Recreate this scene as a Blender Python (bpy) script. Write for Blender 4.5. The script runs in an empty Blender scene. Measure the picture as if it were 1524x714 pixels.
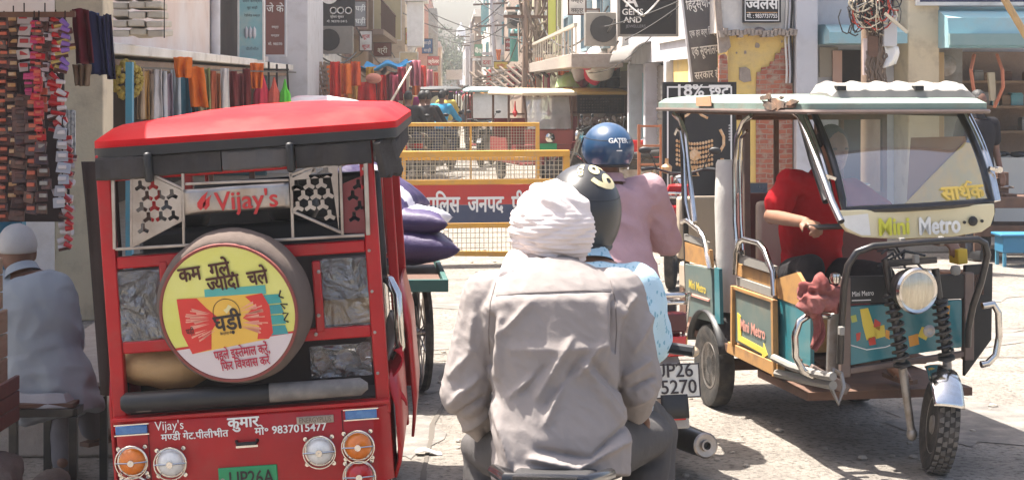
import bpy, bmesh, math, random
import numpy as np
from mathutils import Vector, Matrix, Euler, noise
random.seed(7)
sc = bpy.context.scene
C = sc.collection
R = math.radians
# ------------------------------------------------------------------ camera
F, H, VX, VY = 2600.0, 1.85, 672.0, 122.0        # focal length and vanishing point in photo pixels, eye height in metres
cd = bpy.data.cameras.new('camera'); cam = bpy.data.objects.new('camera', cd); C.objects.link(cam)
cam.location = (0, 0, H); cam.rotation_euler = (R(90), 0, 0)
cd.sensor_width = 36; cd.lens = 36*F/1524; cd.shift_x = (762-VX)/1524; cd.shift_y = -(357-VY)/1524
cd.clip_start = .1; cd.clip_end = 3000
sc.camera = cam
# ------------------------------------------------------------------ sky and sun
SUN = Vector((-.34, .26, 1.0)).normalized()      # towards the sun: ahead, a little left, high
el = math.asin(SUN.z); az = math.atan2(SUN.x, SUN.y)
w = bpy.data.worlds.new('World'); sc.world = w; w.use_nodes = True
nt = w.node_tree
sky = nt.nodes.new('ShaderNodeTexSky'); sky.sky_type = 'NISHITA'; sky.sun_disc = False
sky.sun_elevation = el; sky.sun_rotation = az; sky.dust_density = 5.0; sky.air_density = .9; sky.ozone_density = .4
nt.links.new(sky.outputs[0], nt.nodes['Background'].inputs[0]); nt.nodes['Background'].inputs[1].default_value = .105
ld = bpy.data.lights.new('sun', 'SUN'); ld.energy = 5.0; ld.angle = R(.5); ld.color = (1, .95, .87)
lo = bpy.data.objects.new('sun', ld); C.objects.link(lo); lo.rotation_euler = SUN.to_track_quat('Z', 'Y').to_euler()
sc.view_settings.view_transform = 'Standard'; sc.view_settings.look = 'None'
sc.view_settings.gamma = 1; sc.view_settings.use_curve_mapping = False
sc.view_settings.exposure = 1.65
sc.render.engine = 'CYCLES'
sc.cycles.use_denoising = True; sc.cycles.max_bounces = 8; sc.cycles.volume_bounces = 1; sc.cycles.transparent_max_bounces = 12
sc.cycles.use_adaptive_sampling = True; sc.cycles.adaptive_threshold = .02
try: sc.cycles.volume_step_rate = 4
except Exception: pass
# ------------------------------------------------------------------ helpers
def P(px, py, Y): return Vector(((px-VX)*Y/F, Y, H-(py-VY)*Y/F))
def PX(px, py, X):                                # the point of the plane x = X seen at a pixel
    return P(px, py, X*F/(px-VX))
def V(*a): return Vector(a)

class MB:
    def __init__(s): s.v = []; s.f = []; s.m = []
    def add(s, vs, fs, mi=0):
        b = len(s.v); s.v += [tuple(v) for v in vs]
        s.f += [tuple(b+i for i in f) for f in fs]; s.m += [mi]*len(fs); return s
    def box(s, c, d, rot=None, mi=0, taper=1.0):
        hx, hy, hz = d[0]/2, d[1]/2, d[2]/2
        M = Euler(rot).to_matrix() if rot else Matrix.Identity(3)
        vs = []
        for z in (-1, 1):
            t = taper if z > 0 else 1
            for x, y in ((-1, -1), (1, -1), (1, 1), (-1, 1)):
                vs.append(M @ V(x*hx*t, y*hy*t, z*hz) + Vector(c))
        return s.add(vs, [(0, 3, 2, 1), (4, 5, 6, 7), (0, 1, 5, 4), (1, 2, 6, 5), (2, 3, 7, 6), (3, 0, 4, 7)], mi)
    def bb(s, a, b, mi=0):                        # box from corner to corner
        c = [(a[i]+b[i])/2 for i in range(3)]; d = [abs(a[i]-b[i]) for i in range(3)]
        return s.box(c, d, None, mi)
    def bar(s, p0, p1, w, h=None, mi=0, up=(0, 0, 1)):   # square bar between two points
        p0, p1 = Vector(p0), Vector(p1); h = h or w
        d = (p1-p0).normalized(); u = Vector(up)
        if abs(d.dot(u)) > .95: u = V(0, 1, 0) if abs(d.y) < .9 else V(1, 0, 0)
        a = d.cross(u).normalized()*w/2; b = a.cross(d).normalized()*h/2
        vs = [p+q for p in (p0, p1) for q in (-a-b, a-b, a+b, -a+b)]
        return s.add(vs, [(0, 3, 2, 1), (4, 5, 6, 7), (0, 1, 5, 4), (1, 2, 6, 5), (2, 3, 7, 6), (3, 0, 4, 7)], mi)
    def loft(s, rings, closed=True, caps=True, mi=0, loop=False):
        n = len(rings[0]); vs = [p for r in rings for p in r]; fs = []
        m = len(rings)
        for i in range(m if loop else m-1):
            i2 = (i+1) % m
            for j in range(n if closed else n-1):
                j2 = (j+1) % n
                fs.append((i*n+j, i*n+j2, i2*n+j2, i2*n+j))
        if caps and not loop:
            fs.append(tuple(range(n-1, -1, -1))); fs.append(tuple((m-1)*n+j for j in range(n)))
        return s.add(vs, fs, mi)
    def tube(s, pts, r, n=8, closed=False, caps=True, mi=0, flat=1.0):
        pts = [Vector(p) for p in pts]; m = len(pts)
        rs = r if isinstance(r, (list, tuple)) else [r]*m
        T = []
        for i in range(m):
            a = pts[i-1] if (i > 0 or closed) else pts[i]; b = pts[(i+1) % m] if (i < m-1 or closed) else pts[i]
            t = (b-a); T.append(t.normalized() if t.length > 1e-9 else V(0, 0, 1))
        u = T[0].orthogonal().normalized()
        if abs(T[0].dot(V(0, 0, 1))) < .9: u = T[0].cross(V(0, 0, 1)).normalized()
        rings = []
        for i in range(m):
            u = (u - T[i]*u.dot(T[i])).normalized(); v = T[i].cross(u)
            rings.append([pts[i] + (u*math.cos(q)+v*math.sin(q)*flat)*rs[i] for q in [2*math.pi*k/n for k in range(n)]])
        return s.loft(rings, True, caps, mi, loop=closed)
    def cyl(s, p0, p1, r, r1=None, n=16, mi=0): return s.tube([p0, p1], [r, r if r1 is None else r1], n, mi=mi)
    def ell(s, c, r, nu=16, nv=10, rot=None, mi=0, fn=None):
        M = Euler(rot).to_matrix() if rot else Matrix.Identity(3); c = Vector(c)
        vs = [c+M @ V(0, 0, -r[2])]
        for i in range(1, nv):
            a = -math.pi/2+math.pi*i/nv
            for j in range(nu):
                b = 2*math.pi*j/nu
                vs.append(c+M @ V(r[0]*math.cos(a)*math.cos(b), r[1]*math.cos(a)*math.sin(b), r[2]*math.sin(a)))
        vs.append(c+M @ V(0, 0, r[2])); fs = []
        for j in range(nu): fs.append((0, 1+(j+1) % nu, 1+j))
        for i in range(nv-2):
            for j in range(nu):
                a, b = 1+i*nu+j, 1+i*nu+(j+1) % nu; fs.append((a, b, b+nu, a+nu))
        t = len(vs)-1; o = 1+(nv-2)*nu
        for j in range(nu): fs.append((o+j, o+(j+1) % nu, t))
        return s.add(vs, fs, mi)
    def lathe(s, prof, c=(0, 0, 0), axis=(0, 0, 1), n=24, mi=0, closed=False):  # profile (radius, height along axis)
        ax = Vector(axis).normalized(); u = ax.orthogonal().normalized(); v = ax.cross(u); c = Vector(c)
        rings = [[c+ax*h+(u*math.cos(q)+v*math.sin(q))*max(r, 1e-4) for q in [2*math.pi*k/n for k in range(n)]] for r, h in prof]
        return s.loft(rings, True, not closed, mi, loop=closed)
    def prism(s, pts, ext, mi=0):                 # polygon pushed along a vector
        pts = [Vector(p) for p in pts]; e = Vector(ext); n = len(pts)
        vs = pts+[p+e for p in pts]
        fs = [tuple(range(n-1, -1, -1)), tuple(range(n, 2*n))]+[(i, (i+1) % n, n+(i+1) % n, n+i) for i in range(n)]
        return s.add(vs, fs, mi)
    def grid(s, fn, nu, nv, mi=0):
        vs = [fn(i/nu, j/nv) for j in range(nv+1) for i in range(nu+1)]
        fs = [(j*(nu+1)+i, j*(nu+1)+i+1, (j+1)*(nu+1)+i+1, (j+1)*(nu+1)+i) for j in range(nv) for i in range(nu)]
        return s.add(vs, fs, mi)
    def mesh(s, name='mesh', ang=40):
        me = bpy.data.meshes.new(name); me.from_pydata(s.v, [], s.f); me.update()
        me.polygons.foreach_set('material_index', s.m)
        bm = bmesh.new(); bm.from_mesh(me); bmesh.ops.recalc_face_normals(bm, faces=bm.faces); bm.to_mesh(me); bm.free()
        me.polygons.foreach_set('use_smooth', [True]*len(me.polygons))
        me.set_sharp_from_angle(angle=R(ang)); return me
    def build(s, name, mats, parent=None, bevel=0, ang=40, solid=0, sub=0):
        return put(name, s.mesh(name, ang), mats, parent, bevel, solid, sub)

def put(name, me, mats, parent=None, bevel=0, solid=0, sub=0):
    o = bpy.data.objects.new(name, me); C.objects.link(o)
    idx = [p.material_index for p in me.polygons] if isinstance(mats, (list, tuple)) else None
    me.materials.clear()
    for m in (mats if isinstance(mats, (list, tuple)) else [mats]): me.materials.append(m)
    if idx: me.polygons.foreach_set('material_index', idx)
    if parent is not None: o.parent = parent
    if solid:
        q = o.modifiers.new('solid', 'SOLIDIFY'); q.thickness = solid; q.offset = 0
    if bevel:
        q = o.modifiers.new('bevel', 'BEVEL'); q.width = bevel; q.segments = 2; q.limit_method = 'ANGLE'; q.angle_limit = R(40)
    if sub:
        q = o.modifiers.new('sub', 'SUBSURF'); q.levels = sub; q.render_levels = sub
    return o
def tag(o, label, cat=None, group=None, kind=None):
    if label: o['label'] = label
    if cat: o['category'] = cat
    if group: o['group'] = group
    if kind: o['kind'] = kind
    return o
def thing(name, label, cat, loc=(0, 0, 0), rot=0, group=None):
    o = bpy.data.objects.new(name, None); C.objects.link(o); o.location = loc; o.empty_display_size = .1
    o.rotation_euler = rot if isinstance(rot, (tuple, list)) else (0, 0, rot)
    return tag(o, label, cat, group)
def dup(root, label=None, loc=None, rot=None, group=None):
    def cp(o, par):
        c = o.copy(); C.objects.link(c)
        if par is not None: c.parent = par
        for ch in [q for q in o.children]: cp(ch, c)
        return c
    r = cp(root, None)
    if loc is not None: r.location = loc
    if rot is not None: r.rotation_euler = (0, 0, rot)
    if label: r['label'] = label
    if group: r['group'] = group
    return r
def baked(me, mods):                              # a mesh with modifiers applied
    o = bpy.data.objects.new('bake', me); C.objects.link(o)
    for typ, kw in mods:
        q = o.modifiers.new(typ, typ)
        for k, v in kw.items(): setattr(q, k, v)
    bpy.context.view_layer.update()
    dg = bpy.context.evaluated_depsgraph_get()
    r = bpy.data.meshes.new_from_object(o.evaluated_get(dg)); bpy.data.objects.remove(o)
    return r
def blob(mb, voxel=.012, smooth=4, fac=.5):       # one continuous skin grown over overlapping pieces
    me = mb.mesh(); me = baked(me, [('REMESH', dict(mode='VOXEL', voxel_size=voxel)), ('SMOOTH', dict(factor=fac, iterations=smooth))])
    me.polygons.foreach_set('use_smooth', [True]*len(me.polygons)); return me
def displace(me, fn):                             # fn(position, normal) -> offset along the normal
    co = [v.co.copy() for v in me.vertices]; no = [v.normal.copy() for v in me.vertices]
    for v, c, n in zip(me.vertices, co, no):
        d = fn(c, n)
        v.co = c + (n*d if not isinstance(d, Vector) else d)
    me.update(); return me

# ---- lettering: real letter meshes.  '~' after a consonant makes its half form, '^' puts a reph over the last one
_font = {}
def glyphs(run, bold, cond=1.0):
    k = (run, bold)
    if k not in _font:
        c = bpy.data.curves.new('glyphs', 'FONT'); c.body = run; c.offset = bold; c.resolution_u = 3
        o = bpy.data.objects.new('glyphs', c); C.objects.link(o); bpy.context.view_layer.update()
        m = bpy.data.meshes.new_from_object(o); bpy.data.objects.remove(o)
        _font[k] = ([tuple(v.co) for v in m.vertices], [tuple(p.vertices) for p in m.polygons])
    return _font[k]
def letters(mb, text, org, U, W, size, bold=.012, align='c', shear=0, mi=0, lift=.002, cond=1.0, maxw=None):
    """Lay TEXT with its baseline from ORG along U, up along W."""
    U = Vector(U).normalized(); W = Vector(W).normalized(); N = U.cross(W)
    runs = []; cur = ''
    for ch in text:
        if ch == '~': half = cur[-1]; rest = cur[:-1]; runs += ([(rest, 0)] if rest else [])+[(half, 1)]; cur = ''
        else: cur += ch
    if cur: runs.append((cur, 0))
    x = 0; vs = []; fs = []
    fat = bold if bold > .008 else 0; bold = .003 if fat else bold
    for run, half in runs:
        lead = len(run)-len(run.lstrip(' ')); tail = len(run)-len(run.rstrip(' '))
        x += lead*.28; v, f = glyphs(run.strip(), bold); 
        if not v: continue
        wd = max(p[0] for p in v); cut = wd*.66 if half else 1e9
        b = len(vs)
        bmv = [(min(p[0], cut)+x, p[1]) for p in v]
        vs += bmv; fs += [tuple(b+i for i in q) for q in f]
        x += (min(wd, cut)-(bold*.8 if half else 0)) + tail*.28
    w = x*size*cond
    if maxw and w > maxw: cond *= maxw/w; w = maxw
    off = {'c': -w/2, 'l': 0, 'r': -w}[align]
    O = Vector(org)
    for q, (dx, dy) in enumerate(((0, 0), (-fat, 0), (fat, 0), (0, fat*.7), (0, -fat*.7)) if fat else ((0, 0),)):   # heavier strokes
        mb.add([O+U*(off+(p[0]+dx)*size*cond+shear*p[1]*size)+W*(p[1]+dy)*size+N*(lift+q*.0002) for p in vs], fs, mi)
    return mb
def text_obj(name, text, org, U, W, size, m, parent=None, **k):
    me_mb = letters(MB(), text, org, U, W, size, **k)
    me = bpy.data.meshes.new(name); me.from_pydata(me_mb.v, [], me_mb.f); me.update()
    return put(name, me, m, parent)
def flat(mb, name, m, parent=None):               # a thin marking that keeps its own face directions
    me = bpy.data.meshes.new(name); me.from_pydata(mb.v, [], mb.f); me.update(); me.polygons.foreach_set('material_index', mb.m)
    return put(name, me, m, parent)
def holed(outline, holes, thick):                 # flat plate with real holes: 2D outline and hole loops -> mesh in XY
    c = bpy.data.curves.new('plate', 'CURVE'); c.dimensions = '2D'; c.fill_mode = 'BOTH'; c.extrude = thick/2
    for lp in [outline]+holes:
        sp = c.splines.new('POLY'); sp.points.add(len(lp)-1); sp.use_cyclic_u = True
        for q, p in zip(sp.points, lp): q.co = (p[0], p[1], 0, 1)
    o = bpy.data.objects.new('plate', c); C.objects.link(o); bpy.context.view_layer.update()
    m = bpy.data.meshes.new_from_object(o); bpy.data.objects.remove(o); return m
def remap(me, fn):
    for v in me.vertices: v.co = fn(v.co)
    me.update(); return me

# ------------------------------------------------------------------ materials
def mat(name, col, rough=.6, metal=0, col2=None, scale=6, amt=.5, bump=0, bscale=40, spec=.5, alpha=None, coat=0, stretch=None, detail=6, dirt=None, dscale=3, damt=.5, lo=.4, hi=.65, grit=None, gscale=60, gamt=.6):
    m = bpy.data.materials.new(name); m.use_nodes = True; t = m.node_tree; N = t.nodes; L = t.links
    b = N['Principled BSDF']; b.inputs['Roughness'].default_value = rough; b.inputs['Metallic'].default_value = metal
    b.inputs['Specular IOR Level'].default_value = spec; b.inputs['Coat Weight'].default_value = coat
    c4 = (*col, 1)
    b.inputs['Base Color'].default_value = c4
    tc = N.new('ShaderNodeTexCoord'); src = tc.outputs['Object']
    if stretch:
        mp = N.new('ShaderNodeMapping'); mp.inputs['Scale'].default_value = stretch; L.new(src, mp.inputs[0]); src = mp.outputs[0]
    last = None
    def ns(sc_, det=detail, ro=.6):
        n = N.new('ShaderNodeTexNoise'); n.inputs['Scale'].default_value = sc_; n.inputs['Detail'].default_value = det; n.inputs['Roughness'].default_value = ro
        L.new(src, n.inputs['Vector']); return n
    def blend(a, colB, sc_, am, lo_, hi_):
        n = ns(sc_); r = N.new('ShaderNodeMapRange'); r.inputs[1].default_value = lo_; r.inputs[2].default_value = hi_; r.inputs[4].default_value = am
        L.new(n.outputs[0], r.inputs[0])
        x = N.new('ShaderNodeMix'); x.data_type = 'RGBA'; L.new(r.outputs[0], x.inputs[0])
        if a is None: x.inputs[6].default_value = c4
        else: L.new(a, x.inputs[6])
        x.inputs[7].default_value = (*colB, 1); return x.outputs[2]
    if col2: last = blend(last, col2, scale, amt, lo, hi)
    if dirt: last = blend(last, dirt, dscale, damt, .5, .75)
    if grit: last = blend(last, grit, gscale, gamt, .5, .66)
    if last: L.new(last, b.inputs['Base Color'])
    if bump:
        n = ns(bscale, 8, .65); bp = N.new('ShaderNodeBump'); bp.inputs['Strength'].default_value = 1; bp.inputs['Distance'].default_value = bump
        L.new(n.outputs[0], bp.inputs['Height']); L.new(bp.outputs[0], b.inputs['Normal'])
    if alpha is not None: b.inputs['Alpha'].default_value = alpha
    return m
def glass(name, tint=(.9, .95, .95), gloss=.2, rough=.02, facing=True, bump=0, dust_and_sky_film=0):
    m = bpy.data.materials.new(name); m.use_nodes = True; t = m.node_tree; N = t.nodes; L = t.links
    N.remove(N['Principled BSDF']); out = N['Material Output']
    tr = N.new('ShaderNodeBsdfTransparent'); tr.inputs[0].default_value = (*tint, 1)
    gl = N.new('ShaderNodeBsdfGlossy'); gl.inputs['Roughness'].default_value = rough
    mx = N.new('ShaderNodeMixShader'); mx.inputs[0].default_value = gloss
    if facing:
        lw = N.new('ShaderNodeLayerWeight'); lw.inputs[0].default_value = .25
        r = N.new('ShaderNodeMapRange'); r.inputs[3].default_value = gloss; r.inputs[4].default_value = 1; L.new(lw.outputs['Fresnel'], r.inputs[0]); L.new(r.outputs[0], mx.inputs[0])
    if bump:
        tc = N.new('ShaderNodeTexCoord'); n = N.new('ShaderNodeTexNoise'); n.inputs['Scale'].default_value = 9; n.inputs['Detail'].default_value = 5; n.inputs['Distortion'].default_value = 2.5
        L.new(tc.outputs['Object'], n.inputs['Vector']); bp = N.new('ShaderNodeBump'); bp.inputs['Distance'].default_value = bump; L.new(n.outputs[0], bp.inputs['Height']); L.new(bp.outputs[0], gl.inputs['Normal'])
    L.new(tr.outputs[0], mx.inputs[1]); L.new(gl.outputs[0], mx.inputs[2]); L.new(mx.outputs[0], out.inputs[0])
    if dust_and_sky_film:                                       # pale diffuse film: dust, and sky reflection painted onto the pane
        df = N.new('ShaderNodeBsdfDiffuse'); df.inputs[0].default_value = (.55, .55, .53, 1); m2 = N.new('ShaderNodeMixShader'); tc = N.new('ShaderNodeTexCoord'); n = N.new('ShaderNodeTexNoise'); n.inputs['Scale'].default_value = 4; n.inputs['Detail'].default_value = 6
        r = N.new('ShaderNodeMapRange'); r.inputs[3].default_value = dust_and_sky_film*.5; r.inputs[4].default_value = dust_and_sky_film*1.6; L.new(tc.outputs['Object'], n.inputs['Vector']); L.new(n.outputs[0], r.inputs[0]); L.new(r.outputs[0], m2.inputs[0]); L.new(mx.outputs[0], m2.inputs[1]); L.new(df.outputs[0], m2.inputs[2]); L.new(m2.outputs[0], out.inputs[0])
    return m

K = {}
K['red'] = mat('red_paint', (.42, .006, .010), .35, col2=(.27, .006, .009), scale=5, spec=.4, dirt=(.24, .08, .06), dscale=9, damt=.3)
K['redroof'] = mat('red_roof_paint', (.50, .007, .011), .6, col2=(.40, .009, .013), scale=3, spec=.12, dirt=(.42, .10, .08), dscale=5, damt=.3)
K['white'] = mat('white_paint', (.78, .77, .73), .5, col2=(.62, .60, .55), scale=8, amt=.5)
K['black'] = mat('black_plastic', (.010, .010, .011), .5, col2=(.024, .021, .020), scale=10, amt=.5)
K['blackgloss'] = mat('black_gloss_paint', (.012, .012, .014), .22, col2=(.03, .03, .03), scale=8, coat=.3)
K['rubber'] = mat('tyre_rubber', (.016, .015, .014), .85, col2=(.085, .07, .058), scale=14, amt=.7, bump=.002, bscale=60)
K['chrome'] = mat('chrome', (.64, .61, .57), .17, 1, col2=(.45, .42, .38), scale=20, amt=.5)
K['steel'] = mat('brushed_steel', (.40, .355, .32), .38, 1, col2=(.22, .18, .155), scale=7, amt=.7, bump=.001, bscale=12)
K['dullsteel'] = mat('dull_steel', (.34, .32, .30), .5, .8, col2=(.20, .16, .13), scale=12, amt=.7)
K['rust'] = mat('rusty_iron', (.16, .085, .055), .8, .2, col2=(.08, .05, .04), scale=12)
K['skin'] = mat('skin', (.25, .125, .075), .55, col2=(.20, .095, .055), scale=12)
K['skin_d'] = mat('dark_skin', (.17, .08, .05), .55, col2=(.13, .06, .035), scale=12)
K['hair'] = mat('black_hair', (.012, .010, .010), .6, bump=.004, bscale=90)
K['wood'] = mat('worn_wood', (.30, .19, .11), .75, col2=(.16, .10, .06), scale=5, stretch=(1, 1, 8), bump=.002)
K['palewood'] = mat('pale_crate_wood', (.42, .29, .18), .75, col2=(.29, .19, .11), scale=4, stretch=(2, 2, 14), bump=.002)
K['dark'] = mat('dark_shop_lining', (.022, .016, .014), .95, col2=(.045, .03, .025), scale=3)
K['cloth_black'] = mat('black_cloth', (.014, .014, .017), .9, bump=.004, bscale=14)
def simple(key, col=None, rough=.7, **k):
    if key not in K: K[key] = mat(key, col, rough, **k)
    return K[key]
def cloth(key, col, col2=None, **k): return simple(key, col, .92, col2=col2 or tuple(c*.7 for c in col), scale=7, amt=.45, bump=k.pop('bump', .006), bscale=k.pop('bscale', 12), spec=.15, **k)
# ------------------------------------------------------------------ ground
K['road'] = mat('dusty_concrete_road', (.33, .295, .255), .92, col2=(.24, .213, .185), scale=2.2, amt=.9, dirt=(.15, .13, .115), dscale=8, damt=.6, grit=(.11, .095, .08), gscale=30, gamt=.85, bump=.045, bscale=26, spec=.2, detail=9)
K['tar'] = mat('old_tar_patch', (.15, .138, .125), .9, col2=(.27, .24, .21), scale=7, amt=.8, bump=.01, bscale=30, spec=.2)
K['kerb'] = mat('kerb_stone', (.36, .32, .27), .9, col2=(.22, .19, .16), scale=6, bump=.01)
K['wood_d'] = mat('dark_stained_wood', (.11, .055, .035), .7, col2=(.07, .035, .025), scale=6, stretch=(1, 1, 8))
g = MB(); g.add([(-150, -60, 0), (150, -60, 0), (150, 260, 0), (-150, 260, 0)], [(0, 1, 2, 3)]); tag(g.build('road', K['road']), None, None, None, 'structure')
def patch(pts, z=.004): return [(x, y, z) for x, y in pts]
def ragged(cx, cy, rx, ry, n=26, seed=0):
    rd = random.Random(seed); return patch([(cx+rx*math.cos(a)*(.75+.4*rd.random()), cy+ry*math.sin(a)*(.75+.4*rd.random())) for a in [2*math.pi*i/n for i in range(n)]])
pm = MB()
for i, (cx, cy, rx, ry) in enumerate([(-.35, 9.2, .30, .7), (.1, 12.5, .8, .5), (3.4, 12.8, 1.0, .6), (2.9, 9.5, .5, .7), (-.1, 10.9, .28, .5), (1.0, 10.6, .35, .6), (3.6, 9.3, .4, .5), (.4, 14.6, .7, .6), (4.2, 15.3, .8, .7), (.8, 24, 1.0, 2), (.2, 38, .7, 4)]):
    q = ragged(cx, cy, rx, ry, seed=i); pm.add(q, [tuple(range(len(q)))])
tag(flat(pm, 'road_patch', K['tar']), None, None, None, 'structure')
cm = MB()                                          # long joints and cracks in the concrete
for (x0, y0, x1, y1, s) in [(-1.6, 11.55, 4.6, 11.75, 1), (-.2, 7.2, .25, 17, 2), (1.2, 12, 5.5, 13.6, 3), (-.1, 16.4, 2.2, 16.2, 4), (2.2, 7, 4.2, 9.6, 5)]:
    rd = random.Random(s); n = 26; pts = [V(x0+(x1-x0)*i/n+rd.uniform(-.05, .05), y0+(y1-y0)*i/n+rd.uniform(-.05, .05), .0045) for i in range(n+1)]
    for a, b in zip(pts, pts[1:]):
        d = (b-a).normalized(); q = d.cross(V(0, 0, 1))*rd.uniform(.006, .016); cm.add([a-q, a+q, b+q, b-q], [(0, 1, 2, 3)])
tag(flat(cm, 'road_cracks', simple('crackmat', (.10, .085, .07), .95)), None, None, None, 'structure')
gm = MB(); rd = random.Random(3)
for i in range(900):                               # loose grit, litter-sized stones
    y = 6.5+rd.random()**1.5*22; x = rd.uniform(-1.2, 1.2)*(y*.19)+.9; s = rd.choice([.008, .012, .02, .03])*rd.uniform(.6, 1.2)
    gm.ell((x, y, s*.25), (s, s*.8, s*.45), 5, 4, rot=(0, 0, rd.random()*6))
tag(gm.build('gravel', K['kerb']), 'loose grit and small stones on the dusty road', None, None, 'stuff')
kb = MB(); kb.bb((-8, 15.2, 0), (-2.75, 120, .13)); kb.bb((2.7, 21.5, 0), (9, 120, .12)); kb.bb((2.72, 18.9, 0), (30, 21.49, .10))
tag(kb.build('pavement', K['kerb'], bevel=.02), None, None, None, 'structure')
# litter
def litter(px, py, s, m, label, rz):
    Y = H*F/(py-VY); p = P(px, py, Y); b = MB(); rd = random.Random(px)
    b.grid(lambda u, v: V((u-.5)*s, (v-.5)*s*.5, .012+.012*math.sin(u*5)+.008*math.sin(v*7)), 6, 4)
    o = b.build('paper_scrap', m, solid=.002); o.location = p; o.rotation_euler = (0, 0, rz); tag(o, label, 'litter', 'scraps of paper on the road')
litter(638, 676, .13, K['white'], 'crumpled white paper scrap on road beside the red rickshaw', .1)
litter(165, 636, .10, K['white'], 'torn pale paper scrap lying near the iron stool legs', .7)
litter(1112, 452, .12, simple('cardb', (.33, .22, .13)), 'brown cardboard scrap lying behind the teal panelled rickshaw', .3)

# ------------------------------------------------------------------ buildings
K['pane'] = mat('dark_window_glass', (.05, .07, .085), .1, col2=(.09, .11, .12), scale=2, spec=.8)
K['cream'] = mat('cream_plaster', (.66, .55, .38), .85, col2=(.56, .45, .31), scale=2.2, dirt=(.30, .23, .16), dscale=5, damt=.55, bump=.004, bscale=25)
K['greywall'] = mat('pale_grey_plaster', (.56, .56, .59), .85, col2=(.48, .48, .50), scale=1.6, dirt=(.28, .26, .25), dscale=3.5, damt=.45, bump=.003)
K['whitewall'] = mat('stained_white_plaster', (.74, .71, .66), .85, col2=(.52, .48, .43), scale=1.5, dirt=(.34, .30, .26), dscale=2.5, damt=.6, bump=.004)
K['pinkwall'] = mat('pinkish_white_plaster', (.62, .50, .44), .85, col2=(.66, .62, .60), scale=.8, amt=.9, dirt=(.4, .3, .25), dscale=3, damt=.35)
K['yellowwall'] = mat('yellow_limewash', (.74, .53, .16), .9, col2=(.68, .52, .24), scale=2, dirt=(.42, .32, .2), dscale=4, damt=.5, bump=.006)
K['brownwall'] = mat('brown_weathered_wall', (.27, .19, .14), .9, col2=(.16, .115, .09), scale=2, dirt=(.36, .29, .24), dscale=4, damt=.6, bump=.01)
K['tealpaint'] = mat('faded_teal_paint', (.13, .33, .36), .7, col2=(.22, .42, .44), scale=4, dirt=(.3, .33, .3), dscale=6, damt=.5)
K['blueawning'] = mat('pale_blue_painted_concrete', (.25, .44, .48), .8, col2=(.34, .48, .50), scale=2.5, dirt=(.32, .34, .32), dscale=5, damt=.5, bump=.003)
K['bluepaint'] = mat('sky_blue_door_paint', (.05, .22, .33), .6, col2=(.09, .28, .38), scale=4, dirt=(.15, .15, .14), dscale=6, damt=.4)
K['greymetal'] = mat('grey_shutter', (.30, .29, .27), .6, .3, col2=(.2, .17, .14), scale=5, dirt=(.14, .09, .06), dscale=4, damt=.5)
K['mortar'] = mat('crumbling_mortar', (.36, .30, .25), .95, col2=(.24, .19, .16), scale=12, bump=.012, bscale=30)
def brickmat():
    m = bpy.data.materials.new('old_red_brick'); m.use_nodes = True; t = m.node_tree; N = t.nodes; L = t.links; b = N['Principled BSDF']; b.inputs['Roughness'].default_value = .95
    tc = N.new('ShaderNodeTexCoord'); mp = N.new('ShaderNodeMapping'); mp.inputs['Rotation'].default_value = (R(90), 0, 0)
    n2 = N.new('ShaderNodeTexNoise'); n2.inputs['Scale'].default_value = 9; L.new(tc.outputs['Object'], n2.inputs['Vector'])
    mixv = N.new('ShaderNodeMix'); mixv.data_type = 'RGBA'; mixv.inputs[0].default_value = .03; L.new(tc.outputs['Object'], mixv.inputs[6]); L.new(n2.outputs['Color'], mixv.inputs[7])
    L.new(mixv.outputs[2], mp.inputs[0])
    br = N.new('ShaderNodeTexBrick'); br.inputs['Scale'].default_value = 1; br.inputs['Brick Width'].default_value = .145; br.inputs['Row Height'].default_value = .054; br.inputs['Mortar Size'].default_value = .006
    br.inputs['Color1'].default_value = (.42, .14, .08, 1); br.inputs['Color2'].default_value = (.30, .085, .055, 1); br.inputs['Mortar'].default_value = (.36, .25, .19, 1)
    L.new(mp.outputs[0], br.inputs['Vector'])
    n = N.new('ShaderNodeTexNoise'); n.inputs['Scale'].default_value = 14; n.inputs['Detail'].default_value = 8; L.new(tc.outputs['Object'], n.inputs['Vector'])
    r = N.new('ShaderNodeMapRange'); r.inputs[1].default_value = .5; r.inputs[2].default_value = .7; L.new(n.outputs[0], r.inputs[0])
    x = N.new('ShaderNodeMix'); x.data_type = 'RGBA'; L.new(r.outputs[0], x.inputs[0]); L.new(br.outputs['Color'], x.inputs[6]); x.inputs[7].default_value = (.38, .27, .2, 1); L.new(x.outputs[2], b.inputs['Base Color'])
    bp = N.new('ShaderNodeBump'); bp.inputs['Distance'].default_value = .02; L.new(br.outputs['Fac'], bp.inputs['Height']); bp.invert = True; L.new(bp.outputs[0], b.inputs['Normal'])
    return m
K['brick'] = brickmat()

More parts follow.
